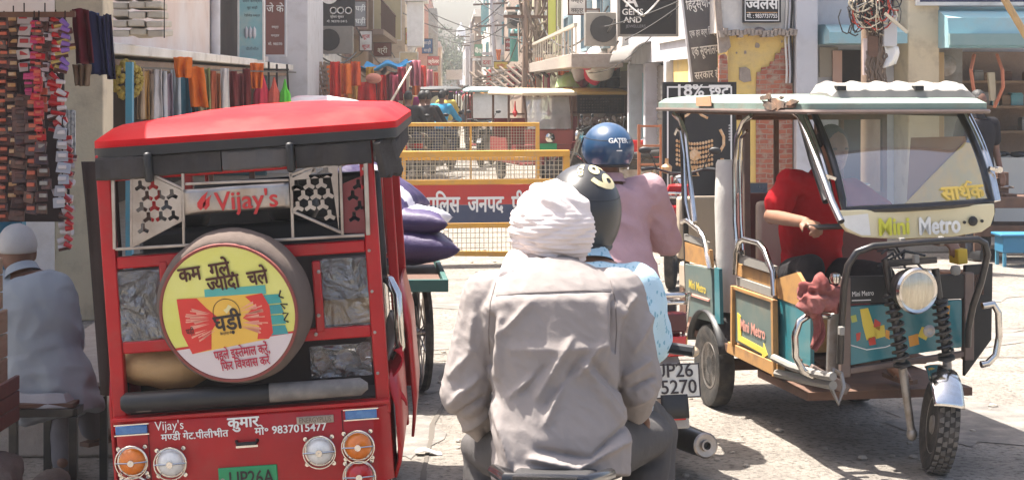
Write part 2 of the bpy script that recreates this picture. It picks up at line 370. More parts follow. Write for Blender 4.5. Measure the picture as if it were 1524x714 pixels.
def wbox(n, p0, p1, m, par, bev=0): return MB().bb(p0, p1).build(n, m, par, bevel=bev)
def window(par, c, w, h, ax, fm=None, bars=2, d=.07, pm=None):
    """window frame (> pane) proud of a wall; ax 'x' faces the street, 'y' faces the camera"""
    fm = fm or K['white']; f = MB(); t = .07
    def bx(u0, u1, z0, z1, dd):
        if ax == 'x': f.bb((c[0]-dd, c[1]+u0, c[2]+z0), (c[0]+dd, c[1]+u1, c[2]+z1))
        else: f.bb((c[0]+u0, c[1]-dd, c[2]+z0), (c[0]+u1, c[1]+dd, c[2]+z1))
    bx(-w/2, -w/2+t, -h/2, h/2, d); bx(w/2-t, w/2, -h/2, h/2, d); bx(-w/2+t, w/2-t, h/2-t, h/2, d); bx(-w/2+t, w/2-t, -h/2, -h/2+t, d)
    for i in range(bars): u = -w/2+w*(i+1)/(bars+1); bx(u-.015, u+.015, -h/2+t, h/2-t, d*.55)
    o = f.build('window', fm, par); p = MB()
    if ax == 'x': p.bb((c[0]-.02, c[1]-w/2+t, c[2]-h/2+t), (c[0]+.02, c[1]+w/2-t, c[2]+h/2-t))
    else: p.bb((c[0]-w/2+t, c[1]-.02, c[2]-h/2+t), (c[0]+w/2-t, c[1]+.02, c[2]+h/2-t))
    p.build('pane', pm or K['pane'], o); return o
def block(name, label, x0, x1, y0, y1, h, m, wins=(), parapet=.35, group='houses along the market street', fm=None, face=None, z0=0):
    t = thing(name, label, 'building', ((x0+x1)/2, (y0+y1)/2, 0), 0, group)
    cx, cy = (x0+x1)/2, (y0+y1)/2
    wbox('wall', (x0-cx, y0-cy, z0), (x1-cx, y1-cy, h), m, t)
    r = MB(); r.bb((x0-cx-.12, y0-cy-.06, h+.003), (x1-cx+.12, y1-cy+.06, h+.16)); r.bb((x0-cx, y0-cy, h+.16), (x1-cx, y0-cy+.15, h+.16+parapet)); xs = x1 if x1 <= 0 else x0
    sg = -1 if x1 <= 0 else 1; r.bb((xs-cx, y0-cy+.16, h+.16), (xs-cx+sg*.15, y1-cy, h+.16+parapet)); r.build('roof', K['whitewall'] if m is not K['whitewall'] else K['greywall'], t)
    fx = (x1-cx+.05) if x1 <= 0 else (x0-cx-.05)
    for y, z, ww, hh in wins: window(t, (fx, y-cy, z), ww, hh, 'x', fm)
    return t
def shutter(par, c, w, h, ax, m=None):
    s = MB(); n = int(h/.09)
    for i in range(n):
        z = c[2]-h/2+(i+.5)*h/n
        if ax == 'x': s.box((c[0], c[1], z), (.05, w, h/n*.8))
        else: s.box((c[0], c[1], z), (w, .05, h/n*.8))
    if ax == 'x': s.box((c[0], c[1], c[2]), (.025, w, h))
    else: s.box((c[0], c[1], c[2]), (w, .025, h))
    return s.build('shutter', m or K['greymetal'], par)

# --- left row, near to far -------------------------------------------------
# goods stall in front: lined box with a cream pillar at its street end
st = thing('stall_building', 'dark open fronted stall with cream pillar behind hanging sachets', 'building', (-3.4, 12, 0))
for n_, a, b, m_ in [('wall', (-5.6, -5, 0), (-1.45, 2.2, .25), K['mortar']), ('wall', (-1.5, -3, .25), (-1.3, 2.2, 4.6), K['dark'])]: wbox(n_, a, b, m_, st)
wbox('awning', (.0, -5.3, 2.85), (1.86, -1.2, 2.89), simple('added_awning_tin', (.25, .24, .23), .5, metal=.4), st)  # unseen awning overhead, placed to shade the stall, stones and red roof's left
for yy_ in (-5.1, -1.4): wbox('added_awning_post', (.05, yy_, .25), (.10, yy_+.05, 2.845), K['rust'], st)
wbox('upper_wall', (-1.29, -3, 3.1), (.4, 2.2, 4.6), K['brownwall'], st)
wbox('pillar', (.32, 1.55, 0), (.70, 1.95, 3.1), K['cream'], st, .01)
wbox('pillar', (.22, -1.2, 0), (.40, -1.0, 3.1), K['brownwall'], st, .01)
wbox('blue_door', (-.6, 1.0, .25), (.12, 1.05, 2.2), K['bluepaint'], st)
wbox('door_frame', (.13, .98, .25), (.21, 1.10, 2.3), K['bluepaint'], st)
wbox('blue_post', (.60, 3.0, 0), (.655, 3.1, 2.02), K['bluepaint'], st)
# garment shop: white upper wall on a long concrete ledge
L2 = thing('garment_shop', 'pinkish white garment shop over a long concrete ledge', 'building', (-3, 24, 0), 0, 'houses along the market street')
wbox('upper_wall', (-3.2, -8.4, 2.23), (-.45, 8.9, 6.4), K['pinkwall'], L2)
lm = MB(); lm.bb((-3.3, -8.4, 2.10), (0, 4, 2.20)); lm.bb((-3.3, 4.003, 2.07), (.02, 8.9, 2.17)); lm.build('ledge', K['whitewall'], L2, .01)
um = MB(); um.bb((-.6, -8.4, 1.96), (-.08, 8.9, 2.06)); um.build('ledge_beam', K['brownwall'], L2, .01)
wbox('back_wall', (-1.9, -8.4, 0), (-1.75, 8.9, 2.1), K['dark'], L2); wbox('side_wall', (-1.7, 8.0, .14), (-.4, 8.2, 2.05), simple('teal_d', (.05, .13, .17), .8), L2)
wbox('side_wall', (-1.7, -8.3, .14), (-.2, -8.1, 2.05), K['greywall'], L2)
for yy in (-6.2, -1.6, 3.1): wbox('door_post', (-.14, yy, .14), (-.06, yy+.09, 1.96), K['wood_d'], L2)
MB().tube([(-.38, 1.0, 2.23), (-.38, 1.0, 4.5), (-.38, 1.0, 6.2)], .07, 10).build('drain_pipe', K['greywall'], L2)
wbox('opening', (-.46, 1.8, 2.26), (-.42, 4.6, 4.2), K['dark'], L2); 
cb = thing('bamboo_mat', 'stack of white ribbed packets tied up on concrete ledge', 'goods', P(200, 57, 16.2)); b = MB(); rd = random.Random(5)
for i in range(8):
    for j in range(3): b.box((-.15+j*.17+rd.uniform(-.02, .02), .2+rd.uniform(-.03, .03), .05+i*.085), (.15, .4, .06), rot=(rd.uniform(-.06, .06), 0, rd.uniform(-.1, .1)))
cb.name = 'packet_pile'; b.build('packet', cloth('packets', (.60, .54, .44), (.42, .36, .28)), cb, .012); MB().tube([(-.3, -.02, 0), (-.3, -.02, .75), (.28, -.02, .7), (.28, -.02, 0)], .006, 5).build('string', K['dark'], cb)
# grey pier, white block and on
L3 = block('grey_building', 'pale grey narrow building beside the white block', -8, -2.72, 33, 37, 7, K['greywall'])
L4 = block('white_building', 'stained white building behind the black kitchenware board', -8, -2.9, 37.1, 46, 6.2, K['whitewall'], [(39, 3.9, 1.0, 1.2), (43, 3.9, 1, 1.2)])
wb = MB(); wb.bb((4.75-.25, -4.4, 2.6), (5.1-.25+.0, -3.2, 3.55)); wb.bb((4.7-.25, -4.5, 3.56), (5.2-.25, -3.1, 3.66)); wb.build('balcony_box', K['white'], L4, .01)
MB().bb((2.2, -3.0, .12), (2.55, 3.8, 2.3)).build('shop_front', K['dark'], L4)
L5 = block('brown_building', 'brown weathered building with tall pink shuttered windows', -8, -2.95, 46.1, 62, 7.2, K['brownwall'], [(49, 4.4, 1.3, 1.9), (53, 4.4, 1.3, 1.9), (57.5, 4.4, 1.3, 1.9), (49, 2.6, 1.2, .9)], fm=cloth('pinkw', (.46, .30, .26)))
MB().bb((2.4, -6, 3.15), (3.6, 6, 3.3)).build('balcony', K['brownwall'], L5)
rl = MB()
for i in range(25): rl.bar((3.55, -6+i*.5, 3.3), (3.55, -6+i*.5, 4.1), .03)
rl.bar((3.55, -6, 4.1), (3.55, 6, 4.1), .05); rl.build('railing', K['wood_d'], L5)
L6 = block('timber_fronted_building', 'dark timber fronted building beyond the cream banner', -8, -2.8, 62.2, 82, 6.6, K['brownwall'], [(65, 4, 1.4, 1.6), (69, 4, 1.4, 1.6), (74, 4, 1.4, 1.6)], fm=K['wood_d'])
MB().bb((2.5, -6, 2.6), (3.6, 6, 2.75)).build('balcony', K['whitewall'], L6)
L7 = block('cream_house', 'cream house with a tiled ledge far down the row', -8, -2.2, 82.5, 112, 6.3, K['cream'], [(88, 4.2, 1.6, 1.6), (94, 4.2, 1.6, 1.6), (100, 4.2, 1.6, 1.6)])
L8 = block('pink_house', 'salmon pink tall house near the end of the row', -9, -1.5, 113, 140, 7.6, cloth('salmon', (.52, .28, .22)), [(117, 5.6, 2, 1.6), (122, 5.6, 2, 1.6), (117, 3.1, 2, 1.6), (129, 5.6, 2, 1.6)])
ms = MB(); ms.bb((3.76, -13.5, 2.6), (4.3, -4, 6.6)); ms.build('verandah', K['greymetal'], L8)
L9 = block('ochre_house', 'low ochre house closing the far bend of the street', -8, -.9, 141, 170, 4.6, K['cream'], [(146, 3, 2, 1.6)])
# --- right row --------------------------------------------------------------
R5 = block('tall_pale_building', 'tall pale building with teal shutters behind the pole cluster', 2.0, 9, 92, 116, 8.5, K['whitewall'], [(95, 5.8, 3, 1.9), (102, 5.8, 3, 1.9), (95, 3.2, 3, 1.6), (110, 5.8, 3, 1.9)], fm=K['tealpaint'])
R6 = block('grey_brown_house', 'grey brown hazy house further along the right row', 1.55, 9, 116.5, 150, 6.2, K['brownwall'], [(121, 4.4, 3, 1.6), (130, 4.4, 3, 1.6)])
for bl, y0, xs, zs, fm_ in ((R5, -12.06, (-2.4, -.9), (2.4, 4.4, 6.4), K['tealpaint']), (R6, -16.8, (-2.6, -1.2), (2.4, 4.4), K['whitewall'])):
    for x in xs:
        for z in zs: window(bl, (x, y0, z), .9, 1.2, 'y', fm_)
    MB().bb((-3.9, y0-.5, 3.25), (1, y0, 3.4)).build('balcony', K['greywall'], bl)
R7 = block('far_low_house', 'low faded house at the far end of the right row', 1.2, 9, 151, 185, 5.0, K['greywall'], [(160, 3.2, 3, 1.6)])
R4 = block('soot_brown_building', 'soot brown building behind the tangle of poles', 2.75, 9, 62, 91, 6.6, K['brownwall'], [(65, 4.1, 1.8, 1.7), (71, 4.1, 1.8, 1.7), (80, 4.1, 1.8, 1.7)], fm=K['tealpaint'])
R4b = block('lime_green_house', 'narrow lime green house with a cream signboard', 2.85, 9, 47, 61.8, 6.4, mat('lime_wall', (.42, .42, .26), .85, col2=(.30, .28, .2), scale=2, dirt=(.2, .17, .13), damt=.7), [(57, 4, 1.4, 1.5)])
R3 = block('white_balcony_building', 'white building with a balcony rail and pale blue windows', 2.95, 9, 30.2, 46.9, 6.6, K['whitewall'], [(33.3, 3.05, 1.7, 1.15), (37.5, 3.1, 1.8, 1.2), (43.3, 2.75, 1.8, 1.5), (35, 4.6, 1.6, 1.2), (40, 4.6, 1.6, 1.2)], z0=2.35, fm=mat('dull_blue_frame', (.22, .33, .38), .7, col2=(.35, .38, .38), scale=4))
bm_ = MB(); bm_.bb((-3.9, -8.3, 2.10), (-3.0, 8.2, 2.34)); bm_.build('balcony_slab', K['mortar'], R3, .01)
bm_ = MB(); bm_.bar((-3.8, -8, 2.85), (-3.8, 8, 2.85), .06)
for i in range(17): bm_.bar((-3.8, -8+i, 2.34), (-3.8, -8+i, 2.85), .025)
bm_.build('balcony_rail', simple('paleyel', (.45, .40, .33)), R3)
wbox('ground_floor_wall', (-2.0, -8.3, 0.12), (-1.9, 8.3, 2.1), K['dark'], R3); wbox('column', (-3.0, 7.6, .12), (-2.7, 8.0, 2.1), K['greywall'], R3)
R2 = block('jewellery_shop_building', 'grey shop building under the black jewellery hoarding', 3.05, 9, 21.6, 30.1, 6.6, K['greywall'], [], z0=2.15)
def at2(y, z): return (3.05-6.025, y-25.85, z)
for yy in (22.0, 24.6, 27.2, 29.7): wbox('column', (3.0-6.025, yy-25.85-.13, .1), (3.25-6.025, yy-25.85+.13, 2.145), K['greywall'], R2, .01)
wbox('back_wall', (3.4-6.025, 21.7-25.85, .1), (3.5-6.025, 30-25.85, 2.14), K['dark'], R2)
shutter(R2, (3.2-6.025, 25.9-25.85, 1.1), 2.2, 2.0, 'x'); wbox('teal_door', (3.2-6.025, 27.5-25.85, .12), (3.26-6.025, 29.3-25.85, 2.0), K['tealpaint'], R2)
shutter(R2, (3.2-6.025, 23.3-25.85, .7), 2.2, 1.2, 'x'); wbox('orange_panel', (3.12-6.025, 22.3-25.85, 1.32), (3.2-6.025, 24.4-25.85, 2.0), simple('orangew', (.50, .27, .12)), R2)
aw = MB(); aw.grid(lambda u, v: V(3.05-6.025-.32*math.sin(v*math.pi/2), 4.2-8.4*u*.40, 2.16+.30*math.cos(v*math.pi/2)), 8, 8); aw.build('awning', simple('awn', (.17, .155, .14), .7), R2, solid=.03)

# --- corner block facing the crossing --------------------------------------
YC = 19.6
R1 = thing('corner_house', 'corner house with yellow limewash and broken brick patch', 'building', (4.0, YC, 0))
def c1(px, py, d=0): p = P(px, py, YC); return V(p.x-4.0, d, p.z)
def cbox(n, px0, py0, px1, py1, d0, d1, m, par=None, bev=0):
    a = c1(px0, py0, d0); b = c1(px1, py1, d1); return MB().bb(a, b).build(n, m, par or R1, bev)
cbox('upper_wall', 1072, -330, 1181, 48, 0, 6, K['whitewall']); 
cbox('yellow_wall', 1084, 51, 1181, 380, .05, 6, K['yellowwall'])
lg = MB(); rd = random.Random(2)
for i in range(20): lg.box(c1(1072+i*5.7, 49+rd.uniform(-2, 2), -.02), (.05, .2, .05+rd.random()*.03), rot=(0, rd.uniform(-.2, .2), 0))
lg.build('broken_ledge', K['mortar'], R1)
bo = MB(); pts = [(1126, 135), (1127, 108), (1133, 107), (1134, 101), (1146, 99), (1147, 92), (1153, 91), (1155, 80), (1162, 79), (1164, 72), (1170, 71), (1172, 66), (1180, 64), (1180, 385), (1126, 385)]
bo.prism([c1(x, y, .02) for x, y in pts], (0, .026, 0)); bo.build('bare_brick', K['brick'], R1)
bo = MB(); pts = [(1070, 83), (1078, 80), (1082, 84), (1083, 120), (1086, 385), (1066, 385)]; bo.prism([c1(x, y, -.03) for x, y in pts], (0, .08, 0)); bo.build('bare_brick', K['brick'], R1)
bo = MB(); pts = [(1062, -5), (1072, -5), (1075, 40), (1084, 52), (1087, 70), (1080, 78), (1070, 80)]; bo.prism([c1(x, y, -.04) for x, y in pts], (0, .085, 0)); bo.build('broken_edge', K['mortar'], R1)
hp = [(1101, 101), (1111, 100), (1117, 104), (1119, 121), (1108, 123), (1101, 119)]
bo = MB(); bo.prism([c1(x, y, .03) for x, y in hp], (0, .018, 0)); bo.build('wall_hole', K['mortar'], R1)
bo = MB(); bo.ell(c1(1130, 47, .0), (.075, .06, .05)); bo.build('bell_box', simple('bell', (.26, .2, .18)), R1)
for i, (x, y, s) in enumerate([(1110, 78, .018), (1097, 79, .012), (1128, 68, .03), (1165, 62, .012)]):
    bo = MB(); q = [c1(x, y, .042)+V(math.cos(a)*s*random.uniform(.6, 1.2), 0, math.sin(a)*s*1.3*random.uniform(.6, 1.2)) for a in [k*.7 for k in range(9)]]; bo.prism(q, (0, .006, 0)); bo.build('plaster_scar', K['mortar'], R1)
for k, x in enumerate((1170, 1175, 1178)): MB().tube([c1(x-1+math.sin(j)*1.2, -20+j*16, -.03) for j in range(10)], .012, 6).build('wall_cable', [K['whitewall'], K['greywall'], K['black']][k], R1)
R1b = thing('grey_shop_building', 'grey rendered shop with small pale blue awning and window', 'building', (4.0, YC, 0))
cbox('pier', 1182, -330, 1214, 385, -.12, 1, K['greywall'], R1b, .01); cbox('wall', 1215, -330, 1342, 385, .35, 1.2, K['greywall'], R1b)
a = c1(1222, 65, 0); aw = MB(); aw.loft([[c1(1222, 66, -.45), c1(1222, 50, -.45), c1(1228, 37, .0), c1(1222, 36, .34), c1(1222, 66, .34)], [c1(1335, 66, -.45), c1(1335, 50, -.45), c1(1335, 37, .0), c1(1335, 36, .34), c1(1335, 66, .34)]]); aw.build('awning', K['blueawning'], R1b)
fr = MB(); a0, a1 = c1(1228, 70, .30), c1(1256, 115, .34); fr.bb(a0, a1); fr.build('window', simple('tanw', (.36, .31, .25)), R1b)
cbox('doorway', 1262, 74, 1300, 385, .30, .34, K['dark'], R1b); cbox('door_panel', 1247, 75, 1261, 150, .26, .30, simple('pinkd', (.55, .34, .27)), R1b)
R1c = thing('cream_pillared_shop', 'cream pillared open shop under a long pale blue awning', 'building', (4.0, YC, 0))
cbox('pillar', 1343, -330, 1389, 385, -.25, .5, K['cream'], R1c, .015); cbox('pillar', 1390, 78, 1402, 385, -.1, .5, simple('orangecream', (.52, .36, .2)), R1c, .01)
cbox('upper_wall', 1390, -330, 1640, 10, .1, 3, K['whitewall'], R1c)
aw = MB(); aw.loft([[c1(x, 73, -.7), c1(x, 72, .1), c1(x, 10, .1), c1(x, 14, -.15), c1(x, 30, -.62), c1(x, 52, -.66)] for x in (1387, 1640)]); aw.build('awning', K['blueawning'], R1c)
cbox('awning_fascia', 1386, 53, 1640, 70, -.74, -.67, simple('awnf_shade', (.20, .31, .30), .8, col2=(.26, .34, .33), scale=4), R1c)  # darker copy of the awning blue, the fascia's shade painted in
cbox('back_wall', 1400, 73, 1640, 385, 1.9, 2, K['brownwall'], R1c); cbox('side_wall', 1402, 73, 1440, 385, .2, 1.9, K['greymetal'], R1c)
cbox('counter', 1470, 236, 1640, 375, .2, .8, simple('counterg', (.55, .54, .50)), R1c)
sf = MB()
for z in (120, 160, 200): sf.bb(c1(1445, z, 1.4), c1(1640, z+4, 1.9))
sf.build('shelf', K['wood'], R1c)
wg = MB(); wg.lathe([(.05, 0), (.11, .02), (.12, .04), (.05, .06)], c1(1412, 98, .15), (0, -1, 0), 14); wg.build('wall_fan', K['dullsteel'], R1c)
rd = random.Random(11); 
for i in range(26):                               # stock on the shop's shelves
    z = rd.choice((120, 160, 200)); x = rd.uniform(1448, 1600); p = c1(x, z, 1.6)+V(4.0, YC, 0); s = rd.uniform(.08, .16)
    b = MB(); b.box((0, 0, s*.45), (s, s, s*.9)); b.box((0, 0, s*.9+.01), (s*.9, s*.9, .02)); o = b.build('stock_box', rd.choice([K['wood'], K['greymetal'], K['rust'], K['tealpaint']]), None, .006); o.location = p; tag(o, 'small goods box on the dim shelf inside the open shop', 'box', 'boxes on the shop shelves')
# tower and trees beyond the bend
tw = thing('water_tower', 'faded slender tower rising beyond the far trees', 'tower', (1.3, 240, 0)); t_ = MB(); t_.lathe([(.55, 0), (.45, 7.5), (.65, 7.6), (.6, 9.0), (.2, 9.4), (.1, 10.0)], n=16); t_.build('shaft', K['greywall'], tw)
# ------------------------------------------------------------------ signs
K['ink'] = simple('white_lettering', (.80, .78, .74), .6); K['inkred'] = simple('red_lettering', (.5, .02, .02), .5); K['inkdark'] = simple('dark_lettering', (.03, .02, .02), .6)
K['board'] = mat('black_sign_board', (.014, .013, .014), .6, col2=(.026, .024, .024), scale=4)
K['gold'] = mat('gold_print', (.62, .32, .12), .5, col2=(.75, .55, .35), scale=25, amt=.9)
def plate(name, label, cat, c0, c1, th, m, fm=None, border=0, bw=.02):
    """flat board facing the camera between two pixel corners taken at one real distance"""
    cx = (Vector(c0)+Vector(c1))/2; t = thing(name, label, cat, cx); a = Vector(c0)-cx; b = Vector(c1)-cx
    w2, h2 = abs(b.x), abs(b.z)
    MB().bb((-w2, 0, -h2), (w2, th, h2)).build('panel', m, t)
    if fm:
        f = MB()
        f.bb((-w2-bw, -.012, -h2-bw), (-w2+bw, th+.01, h2+bw)); f.bb((w2-bw, -.012, -h2-bw), (w2+bw, th+.01, h2+bw))
        f.bb((-w2+bw+.001, -.011, h2-bw), (w2-bw-.001, th+.009, h2+bw)); f.bb((-w2+bw+.001, -.011, -h2-bw), (w2-bw-.001, th+.009, -h2+bw)); f.build('frame', fm, t)
    return t, w2, h2
def line(par, txt, x, z, size, m, name='lettering', y=-.004, maxw=None, bold=.02, **k):
    return text_obj(name, txt, (x, y, z), (1, 0, 0), (0, 0, 1), size, m, par, maxw=maxw, bold=bold, **k)
Y = 17.0                                           # 18% board on legs
t, a, b = plate('sale_board', 'tall black sale board with white border and gold necklace picture', 'sign board', P(988, 124, Y), P(1094, 372, Y), .06, K['board'], K['black'], bw=.012)
bd = MB()
for (x0, z0, x1, z1) in [(-a+.03, -b+.03, -a+.045, b-.03), (a-.045, -b+.03, a-.03, b-.03), (-a+.045, b-.045, a-.045, b-.03), (-a+.045, -b+.03, a-.045, -b+.045)]: bd.bb((x0, -.004, z0), (x1, 0, z1))
bd.build('border_line', K['ink'], t); line(t, '18% छूट', .03, b-.125, .17, K['ink'], maxw=.54, bold=.02)
nk = MB()
for i in range(13):
    u = i/12; x = -.22+.34*u
    for j in range(6): nk.ell((x, -.008, b-.56-.045*j-.03*math.sin(u*math.pi)), (.0135, .008, .017), 6, 5)
nk.lathe([(.055, 0), (.055, .01), (.02, .014)], (-.05, -.012, b-.70), (0, -1, 0), 12)
for s in (-1, 1):
    nk.tube([(-.05+s*.02, -.006, b-.26), (-.05+s*.07, -.006, b-.31), (-.05+s*.13, -.006, b-.34)], .014, 6)
    nk.lathe([(.002, 0), (.05, .02), (.055, .07), (.02, .10), (.018, .15)], (-.05+s*.27, -.008, b-.88), (0, 0, 1), 10)
nk.tube([(.20, -.006, b-.45), (.235, -.006, b-.52), (.235, -.006, b-.60), (.20, -.006, b-.66)], .016, 6)
nk.tube([(-.05, -.006, b-.80), (-.09, -.006, b-.90), (-.01, -.006, b-.90), (-.05, -.006, b-.80)], .012, 6)
nk.build('necklace_picture', K['gold'], t)
for i in range(9): line(t, 'जेवर', .30, b-.42-.028*i, .022, K['ink'], name='lettering') if i < 6 else None
lg = MB(); 
for s in (-1, 1): lg.bar((s*(a-.04), .10, -b-.26), (s*(a-.04), .10, b-.2), .04)
lg.bar((-a+.04, .10, -b-.02), (a-.04, .10, -b-.02), .04); lg.build('stand', K['black'], t)
# jewellers' black board on the white wall
t, a, b = plate('shop_sign', 'small black shop board with white writing on corner house', 'sign board', P(1107, -22, YC-.06), P(1161, 33, YC-.06), .05, K['board'], K['black'], bw=.008)
for (x0, z0, x1, z1) in [(-a+.01, -b+.01, -a+.02, b-.01), (a-.02, -b+.01, a-.01, b-.01), (-a+.02, -b+.01, a-.02, -b+.02)]: MB().bb((x0, -.003, z0), (x1, 0, z1)).build('border_line', K['ink'], t)
line(t, 'ज~वेलस', 0, -.06, .17, K['ink'], maxw=.36, bold=.03); line(t, 'मो. : 9837737755', 0, -b+.045, .065, K['ink'], maxw=.34); MB().bb((-a+.03, -.004, -.105), (a-.03, 0, -.098)).build('rule', K['gold'], t)
# gems hoarding
Y = 21.25
t, a, b = plate('hoarding', 'large black jewellery hoarding lettered in white capitals', 'sign board', P(921, -150, Y), P(1008, 53, Y), .10, K['board'], K['greymetal'], bw=.015)
line(t, 'A', -.20, -b+.35, .22, K['ink'], bold=.03); line(t, 'GEMS', -.19, -b+.25, .105, K['ink'], bold=.02); line(t, 'AND', -.19, -b+.155, .10, K['ink'], bold=.02); line(t, 'JEWELLERS', -.15, -b+.095, .05, simple('greyink', (.25, .25, .27)), bold=0)
# grey leaning Hindi board
Y = 20.4
t = thing('shop_sign', 'tall grey leaning shop board painted with hindi lines', 'sign board', P(1046, 40, Y), (0, R(-7), 0))
MB().bb((-.19, 0, -1.3), (.17, .05, 1.6)).build('panel', mat('grey_sign', (.085, .08, .085), .6, col2=(.12, .115, .115), scale=3, dirt=(.22, .2, .19), damt=.5), t)
MB().bb((.172, -.02, -1.3), (.215, .06, 1.6)).build('frame', K['white'], t); MB().bb((-.215, -.02, -1.3), (-.192, .06, 1.6)).build('frame', K['greywall'], t)
for i, (s_, z, h_) in enumerate([('िहंदुस्थान', .22, .12), ('एक हर वर्ग िमत्र', -.10, .085), ('एक सूचनालय', -.33, .13), ('सरकार हीं', -.60, .10)]): line(t, s_, -.01, z, h_*1.25, K['ink'], maxw=.31, bold=.01)
# left row boards: teal one and brown one hang out from the facade
def hang(name, label, px0, py0, px1, py1, Y, m, fm=None): return plate(name, label, 'sign board', P(px0, py0, Y), P(px1, py1, Y), .08, m, fm, bw=.015)
t, a, b = hang('shop_sign', 'pale teal printed shop board hanging over the ledge', 355, -60, 392, 91, 27, mat('teal_flex', (.24, .47, .50), .6, col2=(.36, .55, .55), scale=3, dirt=(.5, .48, .4), damt=.5), K['white'])
for z, h_, s_ in [(.12, .07, 'फैशन कलेक्शन'), (.02, .05, 'सूट साड़ी'), (-.10, .05, 'रेडीमेड वस्त्र'), (-.62, .06, 'पीलीभीत')]: line(t, s_, .02, z, h_, K['inkdark'], maxw=.30, bold=0)
MB().bb((-.17, -.005, .42), (.17, 0, .76)).build('picture', simple('yelprint', (.6, .52, .3)), t); pc = MB()
for i in range(3): pc.lathe([(.001, 0), (.03, .05), (.03, .15), (.001, .2)], (-.07+i*.06, -.002, -.45), (0, 0, 1), 8)
pc.build('picture', K['greywall'], t); MB().bb((-.15, -.005, -.72), (.16, -.001, -.55)).build('picture', K['blueawning'], t)
t, a, b = hang('shop_sign', 'maroon brown lettered shop board beside the teal board', 394, -50, 425, 83, 28.5, mat('maroon_flex', (.20, .075, .06), .6, col2=(.26, .11, .09), scale=3), K['greywall'])
for z, h_, s_ in [(-.02, .17, 'जे के'), (-.28, .05, 'वस्त्र'), (-.42, .05, 'भण्डार'), (-.56, .06, 'मो. 98370')]: line(t, s_, .0, z, h_, K['ink'], maxw=.28, bold=.01)
t, a, b = hang('shop_sign', 'black kitchenware board with circular pots and white roundel', 476, -70, 527, 39, 38, K['board'], K['black'])
rd_ = MB(); rd_.lathe([(.20, 0), (.20, .02), (0.01, .021)], (-.17, 0, -.12), (0, -1, 0), 28); rd_.build('roundel', K['white'], t); line(t, 'Hawkins', -.17, -.13, .10, K['inkdark'], y=-.025, maxw=.34)
pk = MB()
for x in (-.08, .08, .25): pk.lathe([(.055, 0), (.06, .01), (.075, .012), (.075, 0)], (x, -.004, -.46), (0, -1, 0), 16)
pk.build('pot_picture', K['ink'], t)
for z, s_ in [(-.72, 'मो. 9837013415'), (-.62, 'प्रेशर कुकर')]: line(t, s_, 0, z, .07, K['ink'], maxw=.62, bold=0)
for i in range(3): line(t, 'बर्तन भण्डार', .22, .02-.09*i, .06, K['ink'], maxw=.28, bold=0)
t, a, b = hang('banner', 'big cream printed banner with a faint picture high over the street', 556, -60, 597, 60, 60, mat('cream_flex', (.50, .42, .24), .7, col2=(.56, .48, .32), scale=1.5), K['whitewall'])
for z in (.40, .28, -.55): line(t, 'शुभ विवाह', 0, z, .14, simple('faintink', (.26, .22, .15)), maxw=.62, bold=0)
t, a, b = hang('shop_sign', 'small cream shop board above the pink cloth', 595, 78, 622, 97, 62, K['cream'], K['white'])
t, a, b = hang('white_board', 'plain white board across the far end of the street', 664, 104, 688, 119, 150, K['white'])
t, a, b = hang('shop_sign', 'cream signboard on the narrow lime green house', 826, 20, 838, 62, 50, K['cream'], K['whitewall'])
t, a, b = hang('shop_sign', 'white printed shop board stuck on white block wall', 461, 36, 488, 82, 40, K['white'], K['greywall'])
for i in range(5): line(t, 'सेल सेल', 0, .22-.11*i, .07, K['inkred'] if i == 0 else simple('greyink', (.25, .25, .27)), maxw=.3, bold=0)
# dark strip sign over the blue awning
t, a, b = plate('shop_sign', 'dark blue strip sign above the long blue awning', 'sign board', P(1366, -40, YC-.3), P(1600, 6, YC-.3), .1, simple('navysign', (.04, .045, .09)), K['whitewall'], bw=.02)

# ------------------------------------------------------------------ poles and wires
K['wire'] = simple('black_cable', (.03, .027, .025), .6)
def wires(name, label, runs, m=None, sag=.25, r=.012, cat='wires'):
    b = MB()
    for p, q in runs:
        p, q = Vector(p), Vector(q); s = sag*(q-p).length/12
        b.tube([p.lerp(q, i/14)-V(0, 0, s*4*(i/14)*(1-i/14)) for i in range(15)], r, 5)
    return tag(b.build(name, m or K['wire']), label, cat)
def pole(px, Y, h, label, tilt=0, r=.09, arms=((.9, .5), (.8, .4)), m=None, box=None):
    t = thing('utility_pole', label, 'pole', (P(px, 0, Y).x, Y, 0), (0, R(tilt), 0)); b = MB(); b.lathe([(r*1.25, 0), (r, h*.6), (r*.75, h)], n=10); b.build('shaft', m or K['greywall'], t)
    for fz, L_ in arms: MB().box((0, -.02, h*fz), (L_*2, .07, .08)).build('crossarm', K['rust'], t); 
    for fz, L_ in arms:
        for x in (-L_*.9, -L_*.3, L_*.3, L_*.9): ins = MB(); ins.lathe([(.04, 0), (.05, .05), (.02, .12)], (x, -.02, h*fz+.04), n=8); ins.build('insulator', K['white'], t)
    return t
pA = pole(800, 50, 7.6, 'concrete pole with a transformer among the right pole cluster', 0, .11, ((.62, 1.0), (.52, .9), (.42, .8)), m=simple('polec', (.33, .25, .19)))
tr = MB(); tr.lathe([(.30, 0), (.33, .05), (.33, .6), (.26, .68)], (.72, 0, 2.95), n=16)
for a_ in range(10): tr.box((.72+.36*math.cos(a_*.63), .36*math.sin(a_*.63), 3.25), (.09, .03, .5), rot=(0, 0, a_*.63))
tr.build('transformer', K['rust'], pA); MB().box((.5, 0, 2.86), (1.5, .4, .12)).build('platform', K['rust'], pA)
pB = pole(779, 47, 7.2, 'thin brown pole standing nearest the street in the right cluster', 1, .07, ((.66, .7), (.5, .6)), m=simple('poled', (.28, .19, .14)))
pC = pole(824, 52, 7.4, 'tilted steel pole behind the transformer pole', -4, .06, ((.6, .5),), m=K['rust'])
pD = pole(741, 84, 7.0, 'distant leaning pole before the tall pale building', -3, .10, ((.8, .9), (.65, .8)))
